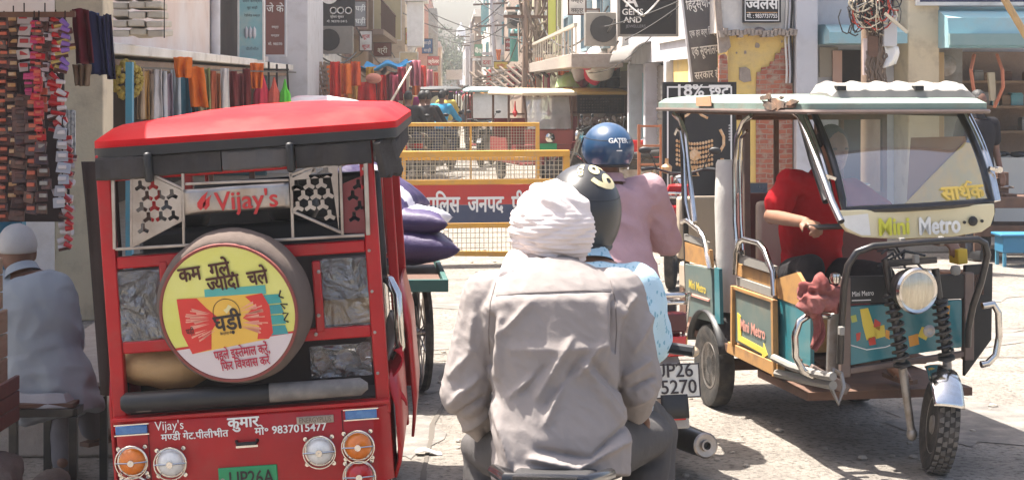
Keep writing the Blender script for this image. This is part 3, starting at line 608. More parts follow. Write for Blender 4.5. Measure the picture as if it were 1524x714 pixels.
pE = pole(722, 105, 6.5, 'far faint pole beside the grey brown house', 2, .10, ((.8, .9), (.7, .7)))
pF = pole(701, 130, 6.5, 'farthest faint pole near the low faded house', 0, .11, ((.8, .9), (.7, .7)))
rd = random.Random(21); tb = MB()
for i in range(46):                                # cable mess round the pole cluster
    px0, py0, px1, py1 = rd.uniform(770, 835), rd.uniform(-30, 100), rd.uniform(770, 835), rd.uniform(0, 160); y0, y1 = rd.uniform(46.5, 50), rd.uniform(46.5, 50)
    p, q = P(px0, py0, y0), P(px1, py1, y1); s = rd.uniform(.1, .6)
    tb.tube([p.lerp(q, k/8)-V(0, 0, s*4*(k/8)*(1-k/8)) for k in range(9)], rd.choice([.012, .02, .03, .04]), 5)
tag(tb.build('cable_tangle', simple('brownwire', (.16, .115, .085), .8)), 'tangle of slack brown cables hanging round the pole cluster', 'wires')
wires('overhead_wires', 'overhead wires fanning across the pale sky above the street', [(P(590, -10, 60), P(781, 60, 50)), (P(640, 28, 90), P(775, -25, 50)), (P(640, 40, 90), P(790, 5, 50)), (P(650, 50, 110), P(741, 18, 84)), (P(690, -20, 60), P(790, 35, 50)), (P(700, 60, 130), P(790, 20, 50)), (P(722, 60, 105), P(800, 30, 50)), (P(722, 75, 105), P(775, 45, 48)), (P(600, 20, 62), P(741, 30, 84)), (P(600, -40, 62), P(722, 55, 105)), (P(701, 75, 130), P(741, 40, 84))], r=.018, sag=.3)
wires('white_cable', 'looped white cable slung before the black hoarding', [(P(896, -40, 21), P(957, 24, 20.9)), (P(957, 24, 20.9), P(1000, -30, 21))], K['ink'], .9, .012)
wires('black_cables', 'thin black cables crossing before the hoarding', [(P(900, 40, 20.8), P(1010, 2, 20.8)), (P(930, 60, 20.8), P(1010, 10, 20.8)), (P(840, 90, 40), P(1000, 20, 20.8))], None, .3, .008)
# near pole with tangled cables in front of the grey shop
Y = 17.6
t = thing('utility_pole', 'short brown junction pole wrapped in tangled cables before grey shop', 'pole', (P(1298, 0, Y).x, Y, 0)); k_ = Y/F
def pl(px, py, d=0): p = P(px, py, Y); return V(p.x-t.location.x, d, p.z)
b = MB(); b.lathe([(.12, 0), (.11, 2.6), (.10, 4.5)], n=10); b.build('shaft', simple('poled'), ) if False else b.build('shaft', mat('trunk_pole', (.24, .16, .11), .9, col2=(.33, .24, .17), scale=5, stretch=(3, 3, 1), bump=.01), t)
MB().bb(pl(1286, 54, -.16), pl(1302, 86, -.05)).build('meter_box', K['rust'], t, .01); MB().bb(pl(1308, 24, -.2), pl(1328, 70, -.06)).build('junction_box', simple('greybox', (.52, .52, .53)), t, .01)
pp = MB(); pp.grid(lambda u, v: pl(1310+20*u+3*math.sin(v*4), 70+32*v-6*u*v, -.17+.03*math.sin(u*6+v*3)), 6, 6); pp.build('torn_poster', K['white'], t, solid=.003)
MB().bb(pl(1280, 58, -.14), pl(1286, 112, -.11)).build('notice_strip', simple('pinkpaper', (.62, .5, .46)), t)
rd = random.Random(4)
for nm, col, n_, rr in (('black_wires', K['wire'], 60, .007), ('red_wires', simple('redwire', (.45, .05, .03)), 14, .006), ('pale_wires', simple('palewire', (.62, .54, .40)), 22, .007)):
    b = MB()
    for i in range(n_):
        cx, cy = rd.gauss(1292, 14), rd.gauss(14, 13); r1, r2 = rd.uniform(7, 21), rd.uniform(8, 24); a0 = rd.random()*6; d0 = rd.uniform(-.28, -.1)
        b.tube([pl(cx+r1*math.cos(a0+q*.55)+rd.uniform(-2, 2), cy+r2*math.sin(a0+q*.55)+rd.uniform(-2, 2), d0+.03*math.sin(q)) for q in range(rd.randint(6, 12))], rr*rd.uniform(.7, 1.3), 5)
    b.build(nm, col, t)
b = MB()
for i in range(16):
    x = rd.uniform(1284, 1316); b.tube([pl(x+rd.uniform(-5, 5)+math.sin(q*.8)*1.5, 30+q*11, -.135+rd.uniform(-.02, .02)) for q in range(10)], rd.uniform(.006, .012), 5)
b.build('hanging_cables', simple('brownwire'), t); bw_ = MB(); bw_.bar(pl(1306, 22, -.3), pl(1339, 50, -.3), .03); bw_.build('pale_conduit', simple('palewire'), t)
bm_ = MB(); bm_.bar(P(1490, -10, 15), P(1530, 60, 15), .05); 
tag(MB().tube([P(1478, -30, 15), P(1500, 8, 15), P(1532, 62, 15)], .032, 8).build('bamboo_pole', mat('bamboo', (.50, .33, .15), .6, col2=(.36, .22, .1), scale=12)), 'slanting bamboo pole crossing in front of the blue awning', 'pole')
for k, (x0, x1, xb) in enumerate(((1450, 1445, 1456), (1484, 1492, 1480))):
    b = MB(); b.tube([P(x0, 82, 19.2), P(x1, 105, 19.0), P((x1+xb)/2+(-2 if k == 0 else 7), 130, 19.0), P(xb, 160, 19.1)], .02, 6)
    tag(b.build('hanging_hose', simple('orange_hose', (.52, .17, .09))), ['orange hose loop hanging nearest the cream pillar', 'orange hose loop hanging deeper along the open shop'][k], 'hose')
b = MB(); b.bar(P(1473, 108, 19.1), P(1477, 150, 19.1), .05); b.bar(P(1478, 108, 19.1), P(1481, 160, 19.1), .03); tag(b.build('hanging_tool', simple('toolwood', (.5, .42, .28))), 'pale wooden tool hanging between two orange hoses', 'tool')

# ------------------------------------------------------------------ police barriers
K['yel'] = mat('barrier_yellow_paint', (.72, .37, .05), .55, col2=(.60, .30, .05), scale=8, dirt=(.4, .3, .2), dscale=12, damt=.4)
K['barred'] = mat('barrier_red_paint', (.50, .035, .025), .5, col2=(.42, .05, .04), scale=6)
K['barblue'] = mat('barrier_navy_paint', (.04, .055, .11), .5, col2=(.07, .08, .13), scale=6)
K['mesh'] = simple('mesh_wire', (.42, .37, .28), .5)
def barrier(label, loc, rz, w, h, board):
    t = thing('police_barrier', label, 'barrier', loc, rz, 'police barricades across the street'); f = MB(); q = .065
    f.bar((0, 0, h), (w, 0, h), q, q); f.bar((0, 0, .13), (w, 0, .085), q*.8)
    f.bar((q/2, 0, .0), (q/2, 0, h-q/2-.001), q, q, up=(0, 1, 0)); f.bar((w-q/2, 0, 0), (w-q/2, 0, h-q/2-.001), q, q, up=(0, 1, 0))
    mids = [.395, .835] if board else [.55]
    for z in mids: f.bar((q, 0, z), (w-q, 0, z), .05)
    if not board: f.bar((w*.5, 0, .16), (w*.5, 0, h-q/2), .035, up=(0, 1, 0))
    for x in (.25, w-.25):
        for s in (-1, 1): f.bar((x, s*.30, .02), (x, 0, .16), .045)
    f.build('frame', K['yel'], t, .006); m_ = MB(); zs = ([(.115, .37), (.86, h-.03)] if board else [(.115, .53), (.575, h-.03)])
    for z0, z1 in zs:
        nx = int((w-2*q)/.045); nz = int((z1-z0)/.045)
        for i in range(nx+1): x = q+(w-2*q)*i/nx; m_.bar((x, .012, z0), (x, .012, z1), .006, up=(0, 1, 0))
        for j in range(nz+1): z = z0+(z1-z0)*j/nz; m_.bar((q, .006, z), (w-q, .006, z), .006)
    m_.build('wire_mesh', K['mesh'], t)
    if board:
        a_ = MB(); a_.bb((q, -.03, .607), (w-q, -.022, .808)); a_.bb((q, -.029, .422), (w-q, -.021, .606)); 
        a_.m = [0]*6+[1]*6; a_.build('board', [K['barred'], K['barblue']], t)
        text_obj('lettering', 'पुिलस  जनपद  पीलीभीत', (.34, -.03, .535), (1, 0, 0), (0, 0, 1), .235, K['ink'], t, bold=.028, align='l', maxw=1.38, lift=.004)
    return t
pL, pR = P(585, 386, 17.6), P(850, 381, 17.6)
d_ = math.atan2(.30, pR.x-pL.x)
barrier('yellow police barrier with red and navy lettered board', (pL.x, 17.6, 0), d_, 1.82, 1.12, True)
p2 = P(598, 0, 29.5); barrier('plain yellow mesh barrier standing behind the lettered one', (p2.x, 29.5, 0), .04, 2.33, 1.13, False)
# ------------------------------------------------------------------ red e-rickshaw, seen from behind
YR = 6.4
ROLL = R(4.0)
def rq(px, py, d=0):                               # photo pixel on the rear face -> the rickshaw's own upright coordinates
    u, v = px-372, 610-py; x, z = u*math.cos(ROLL)+v*math.sin(ROLL), -u*math.sin(ROLL)+v*math.cos(ROLL)
    k = (YR+d)/F; return V(x*k, d, .65+z*k)
K['film'] = glass('clinging_plastic_film', (.80, .79, .77), .20, .16, True, .06)
K['clear'] = glass('clear_lens', (.93, .93, .92), .12, .03)
K['canvas'] = cloth('grey_canvas', (.045, .040, .038), (.085, .075, .07)); K['tyrecover'] = cloth('brown_leatherette', (.115, .088, .075), (.16, .125, .105), bscale=7)
K['amber'] = mat('amber_lens', (.75, .20, .015), .2, col2=(.6, .14, .01), scale=60, coat=.5); K['redlens'] = mat('red_lens', (.5, .012, .012), .2, col2=(.35, .01, .01), scale=60, coat=.5)
K['whitelens'] = mat('white_lens', (.78, .76, .72), .15, col2=(.6, .58, .54), scale=50, coat=.6)
K['blueflect'] = mat('blue_reflector', (.02, .12, .34), .2, col2=(.05, .22, .45), scale=40, coat=.6)
red = thing('red_rickshaw', 'red electric rickshaw seen from behind with round soap advert on its spare wheel', 'rickshaw', rq(372, 610) and (P(372, 610, YR).x, YR, 0), (0, 0, 0))
# roll about its own length, the left wheels standing in the drain-side dip
red.rotation_euler = (0, -ROLL, 0); piv = V(0, 0, .65)
wp = Matrix.Translation(V(P(372, 610, YR).x, YR, .65)) @ Matrix.Rotation(-ROLL, 4, 'Y') @ Matrix.Translation(-piv); red.location = wp.translation
L_ = 2.45                                           # length to the front of the roof
# roof: moulded shell with a sloping rim and a slightly domed deck
zr = rq(340, 206).z; xl, xr = rq(134, 214).x, rq(590, 190).x; xc = (xl+xr)/2; hw = (xr-xl)/2
def roofring(inset, z, y0, y1, dome=0, n=14):
    pts = []; w_ = hw-inset; r = .10
    def arc(cx, cy, a0):
        return [V(cx+r*math.cos(a0+i*math.pi/2/4), cy+r*math.sin(a0+i*math.pi/2/4), z) for i in range(5)]
    pts += arc(xc+w_-r, y1-r, 0)+arc(xc-w_+r, y1-r, math.pi/2)+arc(xc-w_+r, y0+r, math.pi)+arc(xc+w_-r, y0+r, 1.5*math.pi)
    return pts
m_ = MB(); m_.loft([roofring(.0, zr-.005, -.02, L_), roofring(0, zr+.02, -.02, L_), roofring(.02, zr+.035, 0, L_-.03), roofring(.055, zr+.062, .065, L_-.12), roofring(.085, zr+.074, .11, L_-.17), roofring(.20, zr+.086, .35, L_-.45), roofring(.34, zr+.102, .6, L_-.7), roofring(.46, zr+.108, .8, L_-.9)])
m_.build('roof', K['redroof'], red, ang=28)
for x in (-.2, .2):
    pass
ml = MB(); ml.loft([roofring(.012, zr-.045, -.012, L_-.01), roofring(.0, zr-.04, -.028, L_+.01), roofring(.0, zr-.006, -.028, L_+.01), roofring(.012, zr-.003, -.01, L_-.01)]); ml.build('roof_lip', K['black'], red)
# rolled canvas curtains under the lip
def roll(n_, a, b, r, m, sd, flat=.8):
    bb_ = MB(); rd = random.Random(sd); a, b = Vector(a), Vector(b); ln = 16; d = (b-a).normalized(); w_ = d.cross(V(0, 0, 1)).normalized(); u_ = w_.cross(d)
    bb_.loft([[c+w_*r*.62*x*rd.uniform(.93, 1.05)+u_*r*z*rd.uniform(.95, 1.03) for x, z in ((-1, -.8), (-.7, -1), (.7, -1), (1, -.8), (1, .8), (.7, 1), (-.7, 1), (-1, .8))] for c in [a.lerp(b, i/ln) for i in range(ln+1)]]); return bb_.build(n_, m, red)
zc = zr-.085
roll('curtain_roll', (xl+.02, -.01, zc+.005), (rq(222, 232).x, -.01, zc), .042, K['canvas'], 1)
roll('curtain_roll', (rq(226, 225).x, .01, zc+.004), (rq(328, 222).x, .01, zc+.004), .040, K['canvas'], 2); 
roll('curtain_roll', (rq(330, 222).x, .006, zc+.002), (rq(428, 222).x, .006, zc+.002), .037, cloth('grey_poly', (.11, .10, .095)), 3); roll('curtain_roll', (rq(440, 222).x, .008, zc), (rq(552, 222).x, .008, zc), .044, K['canvas'], 4)
for x in (222, 433): MB().box((rq(x, 228).x, -.005, zc), (.028, .105, .11)).build('strap', K['black'], red, .01)
for i in range(7): rd = random.Random(i); roll('side_curtain', (xr-.07+i*.006, -.02+i*.012, zr-.05), (xr-.055+i*.008, .02+i*.02, zr-.16-.02*rd.random()), .022, K['canvas'], 20+i, 1)
roll('side_curtain', (xr-.04, .1, zr-.10), (xr-.04, 2.0, zr-.08), .045, K['canvas'], 31)
# posts and frame
zb = rq(372, 610).z; xpl, xpr = rq(162, 400).x, rq(556, 400).x
fm = MB()
for x in (xpl, xpr): fm.bb((x-.026, .01, .60), (x+.026, .065, zr-.03))
for y in (1.05, 2.02):
    for x in (xpl, xpr+.03): fm.bb((x-.02, y, .35), (x+.02, y+.04, zr-.02))
for z0, z1 in ((rq(370, 388).z, rq(370, 370).z), (rq(370, 515).z, rq(370, 497).z)): fm.bb((xpl+.027, .012, z0), (xpr-.027, .05, z1))
fm.bb((xpl+.027, .012, zr-.13), (xpr-.027, .05, zr-.10))
for px in (245, 473): x = rq(px, 440).x; fm.bb((x-.016, .008, rq(px, 497).z+.003), (x+.016, .046, rq(px, 388).z-.003))
for x in (xpl, xpr): fm.bb((x-.02, .07, zr-.05), (x+.02, 2.3, zr-.02))
fm.build('frame', K['red'], red, .006)
bt = MB()
for z in (.75, .9, 1.05, 1.2, 1.35, 1.5): bt.lathe([(.006, 0), (.006, .003), (.001, .005)], (xpr-.012, .01, z), (0, -1, 0), 8)
for px, py in ((474, 405), (474, 470), (470, 498)): q = rq(px, py, 0); bt.lathe([(.007, 0), (.007, .004), (.001, .006)], (q.x, .008, q.z), (0, -1, 0), 8)
bt.build('bolt', K['steel'], red)
# steel rack across the opening
rk = MB()
def rb(p, q, w_=.011, d=-.004): rk.bar(rq(*p, d), rq(*q, d), w_, w_)
rb((172, 371), (543, 350)); rb((272, 238), (274, 364)); rb((432, 225), (436, 354)); rb((168, 255), (171, 371), .013); rb((544, 232), (548, 350), .016); rb((276, 274), (430, 268)); rb((430, 262), (506, 233)); rb((434, 314), (508, 346)); rb((196, 246), (272, 281)); rb((196, 367), (272, 327)); rb((506, 232), (510, 350)); rb((196, 246), (196, 369))
rk.build('steel_rack', K['steel'], red, .002)
sp = MB(); a, b = rq(276, 320, -.010), rq(430, 271, -.010); sp.grid(lambda u, v: V(a.x+(b.x-a.x)*u, -.012-.004*math.sin(u*9)*math.sin(v*4), a.z+(b.z-a.z)*v), 16, 6); nm = sp.build('name_plate', K['steel'], red, solid=.003)
text_obj('lettering', "Vijay's", rq(368, 309, -.019), (1, 0, 0), (0, 0, 1), .094, K['inkred'], nm, bold=.014, maxw=.245, lift=.001)
lf = MB()
for s, o in ((1, 0), (.8, .018)):
    q = rq(300, 312, -.019); base = V(q.x+o, -.0195, q.z); lf.add([base+V(x*s, 0, z*s) for x, z in [(0, .0), (.018, .018), (.02, .045), (.03, .068), (.006, .05), (-.012, .028), (-.012, .012)]], [(0, 1, 2, 3, 4, 5, 6)])
flat(lf, 'emblem', K['inkred'], nm)
def yhole(cx, cy, r, rot=0):
    pts = []; t_ = r*.34
    for k in range(3):
        a = math.pi/2+k*2*math.pi/3+rot; d = V(math.cos(a), math.sin(a), 0); n = V(-d.y, d.x, 0)
        pts += [d*r-n*t_, d*r*1.08, d*r+n*t_]; a2 = a+math.pi/3; pts.append(V(math.cos(a2), math.sin(a2), 0)*t_*1.12)
        # order around the centre
    pts.sort(key=lambda p: math.atan2(p.y, p.x)); return [(cx+p.x, cy+p.y) for p in pts]
def jali(corners, m, d, cols, rows, y0):
    cs = [rq(px, py, d) for px, py in corners]; out = [(c.x, c.z) for c in cs]
    def inside(x, z, mg=.017):
        n = len(out); 
        ctr = (sum(p[0] for p in out)/n, sum(p[1] for p in out)/n)
        for i in range(n):
            ax, az = out[i]; bx, bz = out[(i+1) % n]; ex, ez = bx-ax, bz-az; L2_ = math.hypot(ex, ez); s = ((x-ax)*-ez+(z-az)*ex)/L2_; s0 = ((ctr[0]-ax)*-ez+(ctr[1]-az)*ex)/L2_
            if s*(1 if s0 > 0 else -1) < mg: return False
        return True
    holes = []; x0, x1 = min(p[0] for p in out), max(p[0] for p in out); z0, z1 = min(p[1] for p in out), max(p[1] for p in out); stp = .0455
    j = 0; z = z0+.02
    while z < z1:
        x = x0+.02+(j % 2)*stp/2
        while x < x1:
            if inside(x, z): holes.append(yhole(x, z, .0205, 0))
            x += stp
        z += stp*.86; j += 1
    me = holed(out, holes, .004); remap(me, lambda c: V(c.x, d+c.z, c.y)); o = put('lattice_panel', me, m, red); return o
jali([(198, 366), (271, 326), (271, 283), (198, 249)], K['steel'], -.010, 0, 0, 0)
jali([(436, 313), (505, 344), (503, 236), (434, 265)], K['steel'], -.010, 0, 0, 0)
jali([(511, 348), (544, 348), (541, 262), (509, 275)], simple('darkred', (.16, .02, .02), .5), .012, 0, 0, 0)
# spare wheel in its cover, turned slightly, with the printed disc
wc = rq(352, 452, -.05); wh = bpy.data.objects.new('spare_wheel', None); 
ax = V(-.16, -1, -.15).normalized()
tw_ = MB(); kk = YR/F; Ro = 115*kk
prof = [(Ro*.70, -.10), (Ro*.93, -.09), (Ro*.985, -.055), (Ro, 0), (Ro*.985, .045), (Ro*.945, .075), (Ro*.90, .085), (Ro*.45, .082), (.001, .082)]
tw_.lathe(prof, wc, ax, 72); me = tw_.mesh('spare_wheel', 60)
def pucker(c, n):
    d = c-wc; h = d.dot(ax); r = (d-ax*h); a = math.atan2(r.z, r.x); 
    if r.length < Ro*.88: return 0
    top = max(0, math.cos(a-1.45))**6; return .006*noise.noise(V(a*3, h*9, 1))+top*.0035*math.sin(a*27+h*40)*(.5+h*6)
displace(me, pucker); spare = put('spare_wheel', me, K['tyrecover'], red)
Ru = V(1, 0, 0)-ax*ax.x; Ru = (Ru*math.cos(-.04)+ax.cross(Ru)*0).normalized(); Uu = Ru.cross(ax)*-1; Uu = ax.cross(Ru)*-1
if Uu.z < 0: Uu = -Uu
dcen = wc+ax*.088; RD = Ro*.875
tilt = R(7); A_ = Ru*math.cos(tilt)+Uu*math.sin(tilt); B_ = -Ru*math.sin(tilt)+Uu*math.cos(tilt)   # print is turned a little anticlockwise
def dp(x, y, l=0): return dcen+A_*x*RD+B_*y*RD+ax*l
def wob(x, y): return .0025*noise.noise(V(x*3, y*3, 4))
def poly(pts, l, m, nm_, par): b = MB(); b.add([dp(x, y, l) for x, y in pts], [tuple(range(len(pts)))]); return flat(b, nm_, m, par)
circ = lambda r, n=72, a0=0, a1=2*math.pi: [(r*math.cos(a0+(a1-a0)*i/n), r*math.sin(a0+(a1-a0)*i/n)) for i in range(n if abs(a1-a0) > 6.2 else n+1)]
disc = poly(circ(1.0), .000, simple('disc_yellow', (.62, .60, .12), .4, col2=(.68, .66, .26), scale=5, coat=.2), 'advert_disc', spare)
yc = -.42; a1 = math.asin(yc)
poly(circ(.985, 40, math.pi-a1, 2*math.pi+a1), .0015, simple('disc_white', (.60, .52, .52), .4), 'white_field', disc)
b = MB(); n_ = 80
b.loft([[dp(math.cos(2*math.pi*i/n_)*r, math.sin(2*math.pi*i/n_)*r, h) for i in range(n_)] for r, h in ((.985, -.001), (1.0, .006), (1.03, .006), (1.035, -.004))]); b.build('piping', simple('maroon_pipe', (.22, .05, .04)), disc)
b = MB(); b.add([dp(-.90, -.40, .002), dp(.90, -.40, .002), dp(.91, -.43, .002), dp(-.90, -.435, .002)], [(0, 3, 2, 1)]); flat(b, 'red_rule', K['inkred'], disc)
# soap packet print
tealp = simple('teal_print', (.07, .36, .32), .4); 
poly([(-.30, .24), (.62, .20), (.63, .33), (-.28, .40)], .0022, tealp, 'teal_bar_print', disc)
for i, c_ in enumerate((.06, .13, -.02, .10)): poly([(.55, .19-.155*i), (.80+.0*i, .17-.155*i), (.82, .035-.155*i), (.56, .05-.155*i)], .0022+.0001*i, simple('tealp%d' % i, (.05, .30-.03*(i % 2), .28)), 'teal_bar_print', disc)
poly([(-.72, .32), (.55, .22), (.63, .02), (.60, -.38), (.52, -.46), (-.66, -.52), (-.75, -.2)], .0028, simple('packet_yel', (.72, .42, .06), .35), 'packet_print', disc)
poly([(-.72, .32), (-.42, .29), (-.30, .12), (-.14, -.06), (-.30, -.22), (-.36, -.49), (-.66, -.52), (-.75, -.2)], .0034, simple('packet_red', (.58, .025, .02), .35), 'packet_print', disc)
poly([(.56, .22), (.30, .21), (.42, .05), (.20, -.10), (.42, -.25), (.35, -.44), (.52, -.46), (.60, -.38), (.63, .02)], .0034, K['packet_red'], 'packet_print', disc)
rd = random.Random(9)
for s_ in (1, -1):
    b = MB()
    for i in range(22):
        a = rd.uniform(-.75, .75); r0, r1 = rd.uniform(.24, .34), rd.uniform(.5, .68)
        p0, p1 = (s_*r0*math.cos(a), -.08+r0*math.sin(a)*.8), (s_*r1*math.cos(a)*.95, -.08+r1*math.sin(a)*.62); w_ = rd.uniform(.008, .022)
        b.add([dp(p0[0]-.05, p0[1], .0040), dp(p1[0]-.05, p1[1]-w_, .0040), dp(p1[0]-.05, p1[1]+w_, .0040)], [(0, 1, 2)])
    flat(b, 'ray_print', simple('raypink', (.72, .30, .22), .4), disc)
b = MB(); b.loft([[dp(-.02+math.cos(t_)*r, .02+math.sin(t_)*r, .0045) for t_ in [math.pi*(i/24*1.2-.1) for i in range(25)]] for r in (.195, .205)], closed=False, caps=False); flat(b, 'ring_print', K['inkdark'], disc)
poly([(-.06, .06), (-.02, .0), (.08, .09), (.03, .13), (-.01, .08)], .0046, simple('gold2', (.7, .6, .3)), 'tick_print', disc)
def dl(txt, x, y, s_, m, mw, l=.0050, **k): return text_obj('lettering', txt, dp(x, y), A_, B_, s_*RD, m, disc, maxw=mw*RD, lift=l, **k)
dl('घड़ी', -.03, -.24, .34, K['inkdark'], .42, bold=.03); dl('िडटर्जेन्ट केक', -.08, -.30, .05, K['inkdark'], .2); dl('घड़ी', -.62, -.22, .12, K['inkdark'], .12)
dl('ज~यादा गले,' if False else 'कम  गले,', -.20, .56, .31, simple('darkmaroon', (.06, .015, .01)), .82, bold=.03); dl('ज~यादा  चले', .24, .36, .31, K['darkmaroon'], .92, bold=.03)
dl('पहले इस~तेमाल करें,', .08, -.66, .20, simple('magink', (.45, .02, .05)), .84, bold=.02); dl('िफर िवश~वास करें', .10, -.83, .19, K['magink'], .74, bold=.02)
b = MB()
for pts in ([(.86, .10), (.80, .14), (.84, .22)], [(.90, .0), (.80, .02), (.85, -.06)], [(.80, -.12), (.88, -.13), (.80, -.22), (.86, -.26)]): b.tube([dp(x, y, .003) for x, y in pts], .003, 4)
b.build('pen_scribble', K['inkdark'], disc)
# backrest panels wrapped in film
for (x0, y0, x1, y1) in ((169, 512, 238, 402), (480, 490, 549, 383)):
    a, b_ = rq(x0, y0, .03), rq(x1, y1, .03); cu = MB(); cu.bb((a.x, .03, a.z), (b_.x, .10, b_.z)); o = cu.build('backrest', simple('greyfoam', (.10, .095, .095), .8, col2=(.20, .19, .18), scale=4), red, .012)
    if x0 > 300: q = MB(); q.bb((a.x+.01, .022, a.z+.01), (b_.x-.01, .0285, a.z+.10)); q.build('tan_foam', simple('tanfoam', (.36, .26, .15)), o)
    fl = MB(); rdm = random.Random(x0)
    fl.grid(lambda u, v: V(a.x-.004+(b_.x-a.x+.008)*u, .017+.007*noise.noise(V(u*3+v*5, v*2.2-u*4, x0))-.006*abs(noise.noise(V(u*9-v*5, v*6+u*7, 2))), a.z+(b_.z-a.z)*v), 26, 34); fl.build('film_wrap', K['film'], o)
# seat cushion, dark tube and goods in the luggage hole
cu = MB(); cu.ell((0, 0, 0), (.20, .12, .085), 30, 20); me = cu.mesh(); displace(me, lambda c, n: .018*noise.noise(c*9)+.006*noise.noise(c*30)); remap(me, lambda c: c+rq(245, 553, .14)); put('luggage_bundle', me, simple('tansack', (.42, .26, .12), .85, col2=(.34, .2, .09), bump=.004), red)
cu = MB(); cu.bb((xpl+.03, .30, .60), (xpr-.03, .34, 1.22)); cu.bb((xpl+.03, .06, .60), (xpr-.03, .30, .66)); cu.build('luggage_bay', simple('baydark', (.06, .045, .04), .8), red)
cu = MB()
a, b_ = rq(182, 598, -.03), rq(549, 572, -.03)
cu.tube([a, a.lerp(b_, .02), a.lerp(b_, .6)], [.024, .038, .036], 14); cu.build('bumper_roll', K['black'], red)
cu = MB(); cu.tube([a.lerp(b_, .602), a.lerp(b_, .97), a.lerp(b_, 1)], [.035, .032, .012], 14); cu.build('bumper_roll', mat('dusty_roll', (.15, .135, .125), .6, col2=(.3, .27, .24), scale=15), red)
rd = random.Random(8); cu = MB()
for i in range(9):
    q = rq(rd.uniform(465, 545), rd.uniform(515, 560), .08+rd.random()*.1); cu.ell(q, (.035, .03, .025), 8, 6, rot=(rd.random()*3, rd.random()*3, rd.random()*3))
cu.build('luggage_rags', simple('rags', (.22, .13, .08), .9, col2=(.05, .04, .04), scale=9, amt=1), red)
fl = MB(); a, b_ = rq(462, 566, .04), rq(549, 512, .04); fl.grid(lambda u, v: V(a.x+(b_.x-a.x)*u, .03+.02*noise.noise(V(u*5+v*3, v*5, 3)), a.z+(b_.z-a.z)*v), 20, 16); fl.build('film_wrap', K['film'], red)
MB().bb(rq(205, 609, -.055), rq(228, 607, -.03)).build('tape', K['steel'], red)
# rear body panel
xl2, xr2 = rq(173, 612).x, rq(575, 600).x
bp = MB(); za, zt = .36, zb-.005
bp.loft([[V(x, y, z) for x, y in ((xl2-.01, .02), (xl2+.02, -.015), (xl2+.05, -.025), (xr2-.05, -.025), (xr2-.02, -.015), (xr2+.01, .02), (xr2+.01, .36), (xl2-.01, .36))] for z in (za, .42, zt-.012)]+[[V(x, y, zt) for x, y in ((xl2+.002, .02), (xl2+.03, -.005), (xl2+.05, -.015), (xr2-.05, -.015), (xr2-.03, -.005), (xr2-.002, .02), (xr2-.002, .35), (xl2+.002, .35))]])
bp.build('body', K['red'], red, .004); yf = -.027
for px in (223, 512): 
    x = rq(px, 650).x; MB().bb((x-.002, yf-.001, za+.01), (x+.002, yf+.003, zt-.015)).build('panel_seam', simple('darkred2', (.10, .005, .006)), red)
lp = MB(); lp.bb((xl2-.012, -.034, zt-.002), (xr2+.012, .03, zt+.012)); lp.build('sill', K['red'], red, .003)
def rt(txt, px, py, s_, m, mw, **k): q = rq(px, py); return text_obj('lettering', txt, (q.x, yf-.001, q.z), (1, 0, 0), (0, 0, 1), s_, m, red, maxw=mw, **k)
rt('कुमार', 364, 633, .056, K['ink'], .165, bold=.03); rt('मण~डी गेट.पीलीभीत', 292, 650, .036, K['ink'], .262, bold=.02); rt('मो॰ 9837015477', 434, 641, .040, K['ink'], .315, bold=.02); rt("Vijay's", 254, 637, .048, K['ink'], .105, bold=.0)
q = rq(470, 622); em = MB(); em.bb((q.x-.068, yf-.006, q.z-.014), (q.x+.068, yf, q.z+.014)); e_ = em.build('badge', K['steel'], red, .002); text_obj('lettering', 'ENERGYPLUS', (q.x, yf-.008, q.z-.008), (1, 0, 0), (0, 0, 1), .027, simple('badgeink', (.16, .12, .10)), e_, maxw=.118, bold=.01)
for px, py in ((198, 637), (538, 614)): 
    q = rq(px, py); bb_ = MB(); bb_.bb((q.x-.058, yf-.012, q.z-.016), (q.x+.058, yf+.004, q.z+.016)); bb_.build('reflector', K['blueflect'], red, .004); bb_ = MB(); bb_.bb((q.x-.064, yf-.007, q.z-.021), (q.x+.064, yf+.004, q.z-.0165)); bb_.bb((q.x-.064, yf-.007, q.z+.0165), (q.x+.064, yf+.004, q.z+.021)); bb_.build('reflector_trim', K['chrome'], red)
q = rq(369, 656); hb = MB(); hb.tube([(q.x-.038, yf, q.z+.006), (q.x-.034, yf-.022, q.z), (q.x+.034, yf-.022, q.z), (q.x+.038, yf, q.z+.006)], .007, 8); hb.build('boot_handle', K['black'], red); MB().bb((q.x-.04, yf-.014, q.z-.016), (q.x+.04, yf, q.z-.008)).build('handle_plate', K['chrome'], red)
